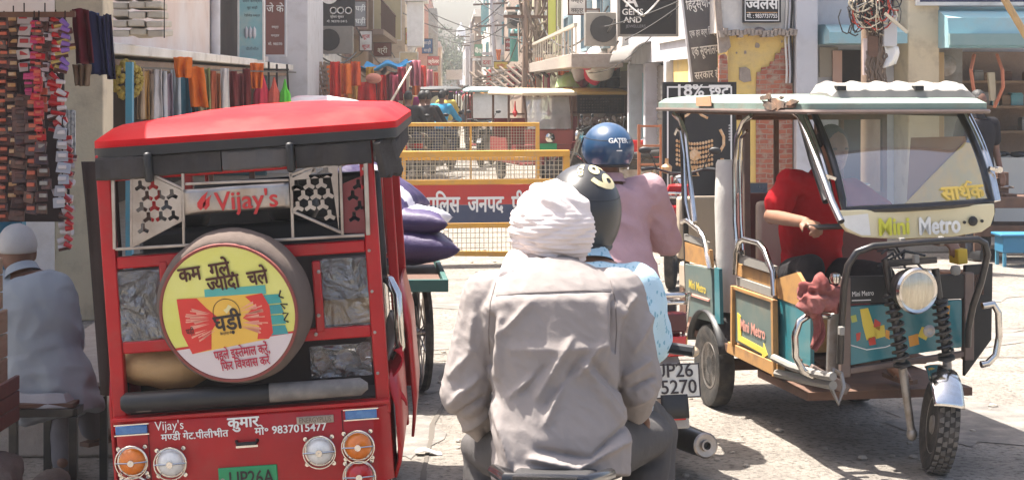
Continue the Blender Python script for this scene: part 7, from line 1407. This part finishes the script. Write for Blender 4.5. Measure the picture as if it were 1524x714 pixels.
for i, (x0, x1, y0, y1, m_, lab) in enumerate([(106, 132, 14, 95, cloth('maroonbag', (.16, .03, .04)), 'maroon edged bag hanging nearest the sachets'), (118, 146, 18, 110, navy, 'navy trousers hanging in front of the ledge'), (140, 156, 25, 112, cloth('navy2', (.035, .04, .10)), 'second navy trousers hanging toward the ledge'), (154, 165, 22, 118, cloth('navy3', (.03, .03, .06)), 'dark striped trousers hanging closest to ledge')]): drape('hanging_trousers', lab, x0, x1, y0, y1, 10.2+i*.5, m_, group='trousers hung beside the stall', amp=.03, waves=1.5, taper=-.1, skew=.03)
drape('hanging_bag', 'brown jute bag hanging under the navy trousers', 108, 136, 96, 128, 10.4, cloth('jute', (.26, .18, .11)), 'bag', amp=.02, taper=.3); drape('hanging_sheet', 'clear newspaper sheet pinned on the cream pillar', 96, 112, 165, 235, 13.0, mat('newsprint', (.50, .48, .45), .8, col2=(.12, .12, .12), scale=30, amt=.8), 'paper', amp=.006)
# crates and stone at the left edge
def crate(px0, py0, px1, py1, Y, d, label, m):
    a, b_ = P(px0, py1, Y), P(px1, py0, Y); t = thing('wooden_crate', label, 'crate', (a+b_)/2+V(0, d/2, -(b_.z-a.z)/2), R(-3), 'crates at the stall edge'); w_, h = b_.x-a.x, b_.z-a.z; b = MB(); n = 3
    for i in range(n): z = h*(i+.5)/n; b.box((0, -d/2, z), (w_, .018, h/n*.93)); b.box((w_/2, 0, z), (.018, d-.04, h/n*.93)); b.box((-w_/2, 0, z), (.018, d-.04, h/n*.93))
    b.build('slat', m, t, .003); b = MB()
    for x in (-1, 1): b.box((x*(w_/2-.015), -d/2+.022, h/2), (.03, .024, h*.98))
    b.bb((-w_/2+.01, -d/2+.04, .01), (w_/2-.01, d/2-.02, .03)); b.build('corner_post', m, t); return t
crate(-130, 394, -32, 475, 7.1, .35, 'pale wooden crate on top of the stall edge stack', K['palewood']); crate(-130, 476, -30, 590, 7.05, .4, 'pale wooden crate below the top crate at the stall edge', K['palewood']); 
crate(-130, 580, -12, 652, 6.9, .4, 'dark red brown crate under the pale crates', mat('redbrown_wood', (.15, .055, .045), .6, col2=(.10, .04, .03), scale=5, stretch=(1, 8, 1)))
def boulder(px, py, Y, r, label, seed):
    b = MB(); b.ell((0, 0, 0), r, 40, 26); me = b.mesh(); displace(me, lambda c, n: .05*noise.noise(c*4+V(seed, 0, 0))+.02*noise.noise(c*11)+.008*noise.noise(c*30)); o = put('stone_block', me, mat('stone%d' % seed, (.12, .095, .082), .95, col2=(.07, .055, .048), scale=7, bump=.01), None); o.location = P(px, py, Y); tag(o, label, 'stone', 'rough stones under the stall')
boulder(0, 706, 7.0, (.12, .2, .11), 'rough brown stone under the dark red crate', 1); boulder(72, 715, 7.45, (.07, .10, .05), 'small rough stone beside the stool leg', 3)
sl_ = MB(); sl_.bb((-2.35, 8.6, 0), (-1.62, 12.8, .28)); tag(sl_.build('stone_step', K['mortar'], None, .02), 'worn stone plinth of the dark stall behind the stool', 'step')

# ------------------------------------------------------------------ garments under the ledge and along the left row
gl = [(205, 214, 'sandcloth', (.42, .30, .20)), (212, 221, 'ochrecloth', (.46, .26, .09)), (219, 228, 'tancloth', (.40, .30, .22)), (229, 240, 'whitecloth1', (.62, .58, .56)), (239, 248, 'palegrey1', (.5, .49, .5)), (247, 256, 'mauvecl', (.30, .22, .25)), (254, 268, 'slatecl', (.42, .45, .46)), (268, 284, 'teal1', (.05, .14, .18)), (296, 306, 'khaki1', (.35, .27, .15)), (304, 313, 'greencl', (.25, .25, .10)), (312, 321, 'rust1', (.38, .10, .05)), (321, 328, 'rust2', (.44, .16, .07)), (328, 340, 'white2', (.62, .58, .54)), (341, 352, 'maroon1', (.16, .03, .03)), (352, 362, 'maroon2', (.20, .05, .05)), (361, 372, 'maroon3', (.13, .02, .02))]
for i, (x0, x1, key, col) in enumerate(gl):
    Y = 16.6+i*.35; drape('hanging_garment', '%s garment hanging %s under the concrete ledge' % (['sand', 'ochre', 'tan', 'white', 'pale grey', 'mauve', 'slate', 'dark teal', 'khaki', 'olive', 'rust', 'terracotta', 'cream white', 'maroon', 'wine', 'deep wine'][i], 'row'), x0, x1, 102+(i % 3)*4, 178, Y, cloth(key, col), group='garments under the ledge', amp=.035, waves=1, taper=-.25)
b = MB(); b.bar(P(196, 101, 16.4), P(440, 108, 27.5), .02); tag(b.build('garment_rail', K['black']), 'thin black rail carrying the row of hung garments', 'rail')
orc = cloth('saffron', (.72, .17, .03)); hot = cloth('hotpink', (.62, .05, .09)); cor = cloth('coral', (.68, .14, .10)); grn = cloth('fluogreen', (.12, .55, .06))
drape('saffron_scarf', 'saffron scarf draped over the rail before teal cloth', 258, 286, 86, 116, 16.2, orc, 'scarf', 'bright scarves', .04, 2, .2); drape('saffron_scarf', 'saffron scarf hanging long beside the olive garment', 279, 303, 100, 160, 16.3, orc, 'scarf', 'bright scarves', .04, 1.5, -.1, skew=.04); drape('saffron_scarf', 'saffron scarf tied high over pink cones of cloth', 372, 393, 94, 132, 24.5, orc, 'scarf', 'bright scarves', .05, 2, .3)
for x0, x1, y0, m_, lab in ((378, 400, 104, hot, 'hot pink cone of cloth hanging under saffron scarf'), (399, 417, 115, cor, 'coral cone of cloth beside the hot pink one'), (416, 432, 118, grn, 'fluorescent green cone of cloth next to grey pier')):
    k = 25.5/F; b = MB(); b.lathe([((x1-x0)*k*.52, -(158-y0)*k), ((x1-x0)*k*.46, -(140-y0)*k), ((x1-x0)*k*.2, -(y0+14-y0)*k), (.01, 0)], n=26); me = b.mesh(); displace(me, lambda c, n: .03*math.sin(math.atan2(c.y, c.x)*7)*min(1, -c.z*2)); o = put('cloth_cone', me, m_, None); o.location = P((x0+x1)/2, y0, 25.5); tag(o, lab, 'cloth', 'bright cones of cloth')
b = MB(); rd = random.Random(2)
for i in range(90): a, z = rd.random()*6.28, rd.uniform(-1, 1); r = .13*math.sqrt(1-z*z); b.ell((r*math.cos(a), r*math.sin(a), z*.17), (.03, .03, .022), 5, 4, rot=(rd.random()*3, rd.random()*3, 0))
o = b.build('garland_bunch', mat('garland', (.40, .30, .06), .9, col2=(.3, .2, .05), scale=20)); o.location = P(189, 119, 16.0); tag(o, 'bunch of yellow marigold garlands hung at start of ledge', 'garland')
fr = MB(); 
for p, q in (((400, 92), (400, 150)), ((427, 96), (430, 150)), ((372, 104), (430, 104)), ((412, 96), (412, 150))): fr.bar(P(*p, 26.5), P(*q, 26.5), .03)
tag(fr.build('display_rack', K['black']), 'black wire rack holding bright cones of cloth', 'rack')
# further left row: lattice, cloths, tarpaulins
b = MB(); Yl = 36.0
for i in range(7): b.bar(P(452+i*5, 92, Yl), P(462+i*5.0, 142, Yl), .05); b.bar(P(490, 96+i*7, Yl-.04), P(455, 104+i*6, Yl-.04), .04)
tag(b.build('bamboo_lattice', simple('latticew', (.30, .22, .16), .8)), 'slanting bamboo lattice leaning beside grey pier', 'lattice')
drape('orange_cloth', 'bright orange cloth hanging first after the lattice', 486, 518, 97, 145, 37, orc, 'cloth', 'cloths hung along the left row', .08, 3); drape('orange_cloth', 'orange and gold patterned cloth beside bright orange one', 516, 536, 104, 170, 38, mat('goldprintcl', (.62, .28, .05), .9, col2=(.4, .25, .05), scale=18, amt=1), 'cloth', 'cloths hung along the left row', .08, 2)
drape('red_dress', 'long red dress hanging before the brown tarpaulin', 534, 558, 122, 172, 36.5, cloth('reddress', (.66, .03, .025)), 'dress', None, .09, 2, -.35); 
b = MB(); b.ell(P(556, 117, 36.4), (.17, .14, .11), 16, 10); tag(b.build('salmon_hat', cloth('salmonhat', (.62, .26, .19))), 'salmon hat shape displayed above the red dress', 'hat')
drape('pink_cloth', 'pink cloth hanging from the end of blue tarpaulin', 610, 626, 90, 128, 46, cloth('pinkcl', (.62, .20, .25)), 'cloth', 'cloths hung along the left row', .1, 2); drape('crimson_cloth', 'crimson cloth hanging under the blue tarpaulin', 572, 600, 108, 150, 44, cloth('crimson', (.33, .03, .05)), 'cloth', 'cloths hung along the left row', .1, 3); drape('maroon_cloth', 'maroon cloth hanging between the red dress and crimson cloth', 556, 574, 112, 160, 42, cloth('marooncl', (.17, .03, .04)), 'cloth', 'cloths hung along the left row', .1, 2)
def tarp(label, pts, m, name='tarpaulin'):
    b = MB(); A, B, C_, D = [Vector(p) for p in pts]; b.grid(lambda u, v: A.lerp(B, u).lerp(D.lerp(C_, u), v)-V(0, 0, .12*math.sin(u*3.14*2.0)**2+.1*math.sin(v*3.14)), 20, 8); return tag(b.build(name, m, None, solid=.02), label, 'tarpaulin', 'tarpaulins over the left stalls')
tarp('bright blue tarpaulin stretched over the left stalls', (P(530, 98, 39), P(613, 91, 46), P(606, 88, 47.5), P(545, 92, 44)), cloth('bluetarp', (.04, .27, .55))); tarp('brown tarpaulin sagging below the blue one', (P(528, 104, 37), P(580, 107, 41), P(575, 100, 44), P(540, 98, 42)), cloth('browntarp', (.28, .18, .12)))
b = MB(); b.bar(P(576, 162, 37.5), P(612, 100, 42), .04); tag(b.build('tarpaulin_prop', simple('propw', (.45, .36, .28))), 'slanting pale pole propping up the blue tarpaulin', 'pole')
for x_, Y_, lb_ in ((607, 44, 'upright wooden post under the far end of blue tarpaulin'), (622, 52, 'upright wooden post beyond the pink cloth')): p_ = P(x_, 94, Y_); b = MB(); b.bar((p_.x, Y_, 0), p_, .06, up=(0, 1, 0)); tag(b.build('stall_post', K['propw']), lb_, 'post')
b = MB(); k = 30/F; b.lathe([(.80, -.20), (.78, -.12), (.5, .04), (.05, .09), (.01, .10)], n=16); o = b.build('parasol', mat('parasolcloth', (.62, .60, .62), .8, col2=(.60, .30, .36), scale=2.0, amt=.8)); o.location = P(488, 152, 26); o.rotation_euler = (.1, .05, .4); tag(o, 'pale pink and blue sun parasol rising behind the red roof', 'parasol')
b = MB(); b.lathe([(.10, 0), (.16, .05), (.17, .18), (.2, .2)], n=14); o = b.build('flower_pot', cloth('redpot', (.5, .07, .05))); o.location = P(624, 32, 80); tag(o, 'red pot standing on a balcony of the dark timber building', 'pot')
# ------------------------------------------------------------------ goods on the right row
def ball(label, px, py, Y, r, m, name, cat, group=None, sq=(1, 1, 1), sd=0):
    b = MB(); b.ell((0, 0, 0), (r*sq[0], r*sq[1], r*sq[2]), 20, 14); me = b.mesh(); displace(me, lambda c, n: r*.16*noise.noise(c*(2.2/r)+V(sd, 0, 0))); o = put(name, me, m, None); o.location = P(px, py, Y); return tag(o, label, cat, group)
Gb = 'bags hung at the white balcony shop'
for i, (lab, px, py, r, m_, sq) in enumerate([('pink round bag hanging under the white balcony', 874, 92, .16, cloth('pinkbag', (.6, .12, .18)), (1, 1, 1)), ('large white bundle hanging beside pink bag', 892, 95, .32, K['white'], (.9, .6, 1.1)), ('red bag hanging under white bundle', 884, 108, .2, hot, (1, .6, 1.2)), ('grey white pouch hanging at left of pink bag', 862, 103, .2, cloth('greypouch', (.45, .43, .45)), (.8, .6, 1.2)), ('red and white box bag hanging by the awning', 914, 86, .2, cloth('redwhitebag', (.55, .12, .1), (.6, .5, .45)), (.8, .6, 1.3)), ('green bottle bag standing below the red bag', 885, 124, .13, cloth('greenbag', (.12, .33, .28)), (.8, .8, 1.5)), ('maroon bag hanging behind pink one', 868, 112, .17, cloth('maroonbag2', (.2, .04, .06)), (1, .7, 1.4))]): ball(lab, px, py, 33+i*.2, r, m_, 'hanging_bag', 'bag', Gb, sq, i)
b = MB(); b.lathe([(.20, 0), (.24, .05), (.24, .42), (.22, .46), (.001, .46)], n=20); o = b.build('black_drum', K['black']); o.location = P(906, 133, 36.6); o.location.z = 1.732; b = MB(); b.lathe([(.25, 0), (.25, .03)], n=20); b.build('drum_rim', K['dullsteel'], o).location = (0, 0, .2); tag(o, 'black drum raised on stacked goods beside yellow roof', 'drum')
b = MB(); b.bb((-.35, -.3, -1.6), (.35, .3, 0)); b.bb((-.4, -.35, .003), (.4, .35, .05)); o = b.build('goods_stand', K['wood_d']); o.location = P(906, 134, 36.6); o.location.z = 1.68; tag(o, 'dark wooden stand carrying the black drum', 'stand')
b = MB(); b.lathe([(.42, -.16), (.38, 0), (.2, .13), (.01, .18)], n=10); o = b.build('small_umbrella', cloth('limeumb', (.38, .55, .22), (.6, .6, .5))); o.location = P(856, 118, 36); tag(o, 'small lime and white umbrella over stacked tins', 'umbrella')
for i in range(3): b = MB(); b.lathe([(.13, 0), (.14, .01), (.14, .28), (.13, .30), (.001, .30)], n=16); o = b.build('tin', [K['inkred'], K['white'], simple('tinor', (.5, .2, .08))][i]); o.location = P(848+i*8, 133, 36); tag(o, ['red tin under the lime umbrella', 'white tin under the lime umbrella', 'orange tin under lime umbrella'][i], 'tin', 'tins under the lime umbrella'); 
b = MB(); b.bb((-.5, -.3, 0), (.6, .3, 1.66)); b.bb((-.55, -.35, 1.663), (.65, .35, 1.70)); o = b.build('stall_counter', K['brownwall']); o.location = (P(856, 0, 36).x, 36, 0); tag(o, 'weathered wooden counter below the lime umbrella', 'counter')
b = MB()
for i in range(9): b.bar(P(700+i*11, 108-i*2, 56-i), P(735+i*10, 138-i*3, 52-i), .06)
for i in range(5): b.bar(P(705, 118+i*4, 55), P(790, 96+i*7, 48), .05)
tag(b.build('bamboo_stall_roof', simple('bamb2', (.10, .07, .05), .85)), 'ragged bamboo stall roof leaning under the pole cluster', 'stall roof')
drape('teal_banner', 'teal cloth banner hung beside the brown poles', 759, 771, 44, 92, 58, cloth('tealban', (.16, .42, .40)), 'banner', None, .06, 1); drape('orange_flag', 'orange flag hung on the pole cluster', 797, 809, 86, 106, 47, orc, 'flag', None, .06, 1, .4); drape('orange_flag', 'small orange flag further along the street', 738, 746, 74, 90, 80, orc, 'flag', None, .06, 1, .5)
drape('dark_cloth', 'maroon cloth hanging behind the brown poles', 765, 778, 100, 128, 52, K['marooncl'], 'cloth', None, .08, 2); drape('awning_cloth', 'pale slatted awning over the stall beside pole cluster', 812, 842, 82, 104, 46, simple('slatpale', (.45, .38, .3)), 'awning', None, .05, 3)
b = MB(); b.bar(P(798, 110, 46), P(856, 96, 42), .1); b.bar(P(812, 108, 45), P(812, 150, 45), .08, up=(0, 1, 0)); tag(b.build('awning_beam', simple('beamp', (.50, .40, .30))), 'pale beam of the stall beside the pole cluster', 'beam')
# workbench with vises at the far right
tb = thing('work_bench', 'brown work bench of anvils at the right shop front', 'bench', (P(1500, 0, 18.3).x+.1, 18.3, 0)); b = MB(); b.bb((-.55, -.3, .55), (.7, .3, .66)); b.build('top', K['rust'], tb, .01); b = MB(); b.bb((-.5, -.26, .25), (.65, .26, .37)); b.build('shelf', K['rust'], tb, .01)
for x in (-.5, .62):
    for y in (-.25, .25): MB().bar((x, y, 0), (x, y, .549), .07, up=(0, 1, 0)).build('leg', K['rust'], tb, .004)
def vise(px, py, Y, m, label):
    t = thing('bench_vise', label, 'vise', P(px, py, Y), R(20), 'vises on the work bench'); zz = t.location.z-.66
    if zz > .02: MB().bb((-.07, -.07, -zz), (.07, .07, -.001)).build('pedestal', K['rust'], t, .006)
    else: t.location.z = .66; b = MB(); b.bb((-.09, -.09, 0), (.09, .09, .04)); b.bb((-.06, -.05, .041), (.06, .06, .12)); b.bb((-.12, -.06, .121), (-.02, .06, .19)); b.build('body', m, t, .008); b = MB(); b.bb((.03, -.06, .121), (.12, .06, .19)); b.build('jaw', m, t, .008); b = MB(); b.cyl((-.1, 0, .09), (.2, 0, .09), .018); b.cyl((.19, -.09, .09), (.19, .09, .09), .01); b.build('screw', K['steel'], t)
vise(1487, 256, 18.35, simple('visegreen', (.06, .14, .09)), 'dark green vise standing highest near the bench'); vise(1499, 288, 18.2, simple('visegreen2', (.08, .19, .09)), 'leaf green vise on the bench front'); vise(1478, 300, 18.25, K['rust'], 'rust brown vise beside the leaf green one')
b = MB(); b.bb((-.16, -.14, 0), (.2, .14, .16)); b.bb((-.19, -.17, .163), (.23, .17, .19)); o = b.build('blue_box', simple('blueb', (.03, .17, .30), .5), None, .008); o.location = (P(1510, 388, 17.6).x, 17.6, .14)
for x in (-.14, .18):
    for y in (-.12, .12): l_ = MB(); l_.bar((x, y, -.14), (x, y, -.001), .03, up=(0, 1, 0)); l_.build('leg', K['bluepaint'], o); tag(o, 'blue metal box table standing in front of the bench', 'table')
for i in range(7): b = MB(); b.ell((0, 0, 0), (.085, .05, .03), 12, 8); b.lathe([(.03, .0), (.035, .03)], (-.03, 0, 0), (0, 0, 1), 10); o = b.build('shoe', K['black'], None); p = P(1478+i*11, 236, 20.0); o.location = (p.x, 19.95+.12*(i % 3), 1.02); tag(o, 'black shoe displayed on the pale shop counter', 'shoe', 'black shoes on the shop counter')
# trees beyond the bend
K['leaf'] = mat('dusty_foliage', (.075, .095, .045), .8, col2=(.045, .065, .03), scale=.8)
def tree(label, loc, h, r, seed):
    t = thing('tree', label, 'tree', loc, 0, 'trees at the far end of the street'); rd = random.Random(seed); b = MB(); b.tube([(0, 0, 0), (.1, 0, h*.35), (0, .1, h*.6)], [.28, .2, .12], 8)
    for i in range(6): a = i*1.05; b.tube([(0, 0, h*.45), (r*.4*math.cos(a), r*.4*math.sin(a), h*.65), (r*.7*math.cos(a), r*.7*math.sin(a), h*.8)], [.12, .08, .04], 6)
    b.build('trunk', K['wood_d'], t); b = MB(); cl = [(rd.gauss(0, r*.42), rd.gauss(0, r*.42), h*.72+rd.gauss(0, h*.13)) for _ in range(26)]
    for c in cl:
        for k in range(70):
            p = Vector(c)+V(rd.gauss(0, .42), rd.gauss(0, .42), rd.gauss(0, .32)); s = rd.uniform(.10, .22); e = Euler((rd.random()*6, rd.random()*6, rd.random()*6)).to_matrix(); b.add([p+e @ V(-s, 0, 0), p+e @ V(0, -s*.5, 0), p+e @ V(s, 0, 0), p+e @ V(0, s*.5, 0)], [(0, 1, 2, 3)])
    flat(b, 'crown', K['leaf'], t)
tree('rounded dusty tree left of the faded tower', (-1.5, 195, 0), 7.5, 2.6, 1); tree('taller dusty tree right of the faded tower', (2.6, 205, 0), 8.0, 3, 2); tree('low dusty tree behind the white board', (.6, 188, 0), 5.0, 2.2, 3)
# ------------------------------------------------------------------ clutter of the far street: boards, cloths, people
def board(label, px0, py0, px1, py1, Y, m, txt=None, tm='white_lettering', n=1, name='shop_sign'):
    t, a, b = plate(name, label, 'sign board', P(px0, py0, Y), P(px1, py1, Y), .07, m, K['wood_d'], bw=.012)
    for i in range(n):
        if txt: line(t, txt, 0, b*(1-2*(i+.75)/n)+b*.0, b*1.0/n*1.1, tm if not isinstance(tm, str) else K['ink'], maxw=a*1.8, bold=.012)
    return t
cr_ = K['cream']; rd_b = simple('redboard', (.36, .035, .03), .6); bl_b = simple('blueboard', (.05, .13, .30), .6); yl_b = simple('yellowboard', (.62, .44, .08), .6); gn_b = simple('greenboard', (.07, .22, .13), .6); wh_b = K['whitewall']; gy_b = simple('greyboard', (.28, .27, .27), .6)
Lc = simple('limestrip', (.50, .52, .10), .7)
for a_ in [
 ('lime green vertical board on the narrow house beside poles', 815, -40, 828, 60, 46.5, Lc, None, K['inkdark'], 1),
 ('small white lettered board over the white balcony', 846, -8, 872, 22, 34, wh_b, 'वस्त्र', K['inkdark'], 2),
 ('grey shuttered board standing on white balcony', 872, 14, 892, 52, 32.5, gy_b, 'सेल', K['ink'], 2),
 ('blue board hung under the soot brown eaves', 783, 64, 800, 84, 61, bl_b, 'टेलर', K['ink'], 2),
 ('red board hung on the soot brown building', 752, 58, 766, 76, 66, rd_b, 'मोबाइल', K['ink'], 2),
 ('yellow board over the bamboo stall roof', 735, 92, 756, 103, 60, yl_b, 'स्वीट', K['inkred'], 1),
 ('white board above the far right stalls', 716, 84, 733, 100, 82, wh_b, 'दवा', K['inkred'], 1),
 ('green board on the grey brown house', 706, 66, 719, 84, 112, gn_b, 'बैंक', K['ink'], 1),
 ('red board standing out from the pink house', 636, 84, 654, 98, 108, rd_b, 'ज्वेलर', K['ink'], 1),
 ('blue and white board on the cream house', 628, 58, 644, 80, 88, bl_b, 'साड़ी', K['ink'], 2),
 ('yellow shop board high on the timber building', 603, 42, 622, 66, 70, yl_b, 'गिफ्ट'.replace('गि', 'िग'), K['inkred'], 1),
 ('grey tin board beside the kitchenware board', 528, 2, 545, 40, 44, gy_b, 'घड़ी', K['ink'], 2),
 ('maroon board below the cream banner', 556, 64, 582, 84, 54, simple('maroonboard', (.20, .075, .06), .6), 'श्री', K['ink'], 1),
 ('white board on the brown weathered wall', 535, 46, 554, 76, 47, wh_b, 'शूज', K['inkred'], 2)]: board(a_[0], *a_[1:5], a_[5], a_[6], a_[7], a_[8], a_[9])
cols = [('saffron', orc), ('scarlet', cloth('scarletcl', (.62, .03, .02))), ('golden', cloth('goldencl', (.62, .36, .05))), ('pink', K['pinkcl']), ('crimson', K['crimson']), ('orange red', cloth('orred', (.66, .10, .03))), ('rose', cloth('rosecl', (.55, .10, .16)))]
for i, (x0, x1, y0, y1, Y, ci, where) in enumerate([(492, 506, 92, 150, 35.2, 1, 'in front of the bamboo lattice'), (506, 522, 95, 140, 35.4, 0, 'next to the scarlet one'), (522, 536, 92, 128, 36, 5, 'above the gold printed cloth'), (545, 556, 100, 135, 38, 2, 'over the red dress'), (562, 574, 112, 150, 39, 1, 'beside the salmon hat'), (580, 592, 112, 158, 41, 6, 'below the brown tarpaulin'), (592, 604, 100, 140, 43, 4, 'under the end of blue tarpaulin'), (614, 624, 112, 142, 47, 0, 'near pink cloth at the street edge'), (626, 634, 98, 132, 58, 1, 'at the timber fronted shops'), (636, 644, 104, 134, 72, 3, 'at the cream house'), (646, 652, 108, 136, 90, 5, 'far along the left row'), (724, 731, 104, 134, 75, 1, 'far along the right row'), (756, 765, 100, 134, 57, 4, 'beside the maroon cloth on right row'), (786, 797, 104, 140, 49, 5, 'at the foot of the pole cluster'), (808, 818, 100, 142, 46.5, 6, 'by the pale beam stall'), (832, 846, 92, 112, 41, 0, 'over the lime umbrella')]):
    drape('hung_cloth', '%s cloth hung %s' % (cols[ci][0], where), x0, x1, y0, y1, Y, cols[ci][1], 'cloth', 'cloths hung along the market street', .09, 1.5, -.15)
walk = [(676, 60, 10, 'person in white shirt walking up the middle before the far haze', K['white']), (712, 66, 190, 'person in saffron shirt walking by the right stalls', orc), (664, 68, 175, 'person in sea green shirt walking behind the yellow shirted rider', cloth('seagreen', (.10, .34, .28))), (681, 78, 185, 'person in violet clothes walking in the far lane', cloth('violetw', (.22, .08, .30))), (691, 74, 0, 'person in black shirt walking away in far lane', 'cloth_black'), (641, 62, 170, 'person in scarlet clothes standing by the cream house stalls', cols[1][1]), (720, 80, 180, 'person in mustard clothes standing far along right row', cols[2][1]), (686, 102, 0, 'person in navy shirt walking beyond the others in haze', cloth('navy_w', (.03, .05, .14))), (672, 108, 180, 'person in rose clothes walking near the far bend', cols[6][1])]
for px, Y, rz, lab, m in walk: walker(px, Y, R(rz), lab, m)
# air conditioners, tanks and slack cables on the fronts
def aircon(label, px, py, Y, ax='y'):
    t = thing('air_conditioner', label, 'air conditioner', P(px, py, Y)); b = MB(); b.bb((-.42, -.18, -.3), (.42, .18, .3)); b.build('case', K['dustygrey'], t, .01); b = MB(); b.lathe([(.24, 0), (.24, .02), (.2, .02), (.05, .012), (.001, .012)], (-.1, -.181, 0), (0, -1, 0), 18); b.build('fan_grille', K['black'], t)
aircon('dusty air conditioner box under the white balcony rail', 905, 44, 31.5); aircon('dusty air conditioner box on the soot brown wall', 772, 30, 63); aircon('dusty air conditioner box below the kitchenware board', 497, 60, 38)
wires('facade_cables', 'slack black cables strung along the right house fronts', [(P(920, 62, 30), P(845, 72, 42)), (P(915, 30, 30), P(830, 40, 46)), (P(905, 10, 31), P(800, 25, 50)), (P(846, 60, 42), P(800, 62, 50)), (P(800, 70, 50), P(741, 84, 84)), (P(800, 50, 50), P(722, 92, 105))], None, .5, .02)
wires('facade_cables', 'slack dark cables strung along the left house fronts', [(P(455, 60, 34), P(530, 78, 45)), (P(455, 20, 34), P(556, 50, 60)), (P(530, 40, 45), P(620, 70, 80)), (P(556, 20, 60), P(650, 80, 120))], None, .4, .02)
# ------------------------------------------------------------------ haze: one closed box of air round the whole scene
hz = MB(); hz.bb((-160, -70, -1), (160, 270, 14)); ho = hz.build('haze', None) if False else None
hm = bpy.data.materials.new('haze_air'); hm.use_nodes = True; N = hm.node_tree.nodes; N.remove(N['Principled BSDF']); pv = N.new('ShaderNodeVolumePrincipled'); pv.inputs['Color'].default_value = (.95, .97, 1, 1); pv.inputs['Density'].default_value = .0008; pv.inputs['Anisotropy'].default_value = 0
hm.node_tree.links.new(pv.outputs[0], N['Material Output'].inputs['Volume'])
ho = hz.build('haze', hm); ho['kind'] = 'stuff'; ho['label'] = 'pale dusty air filling the street'
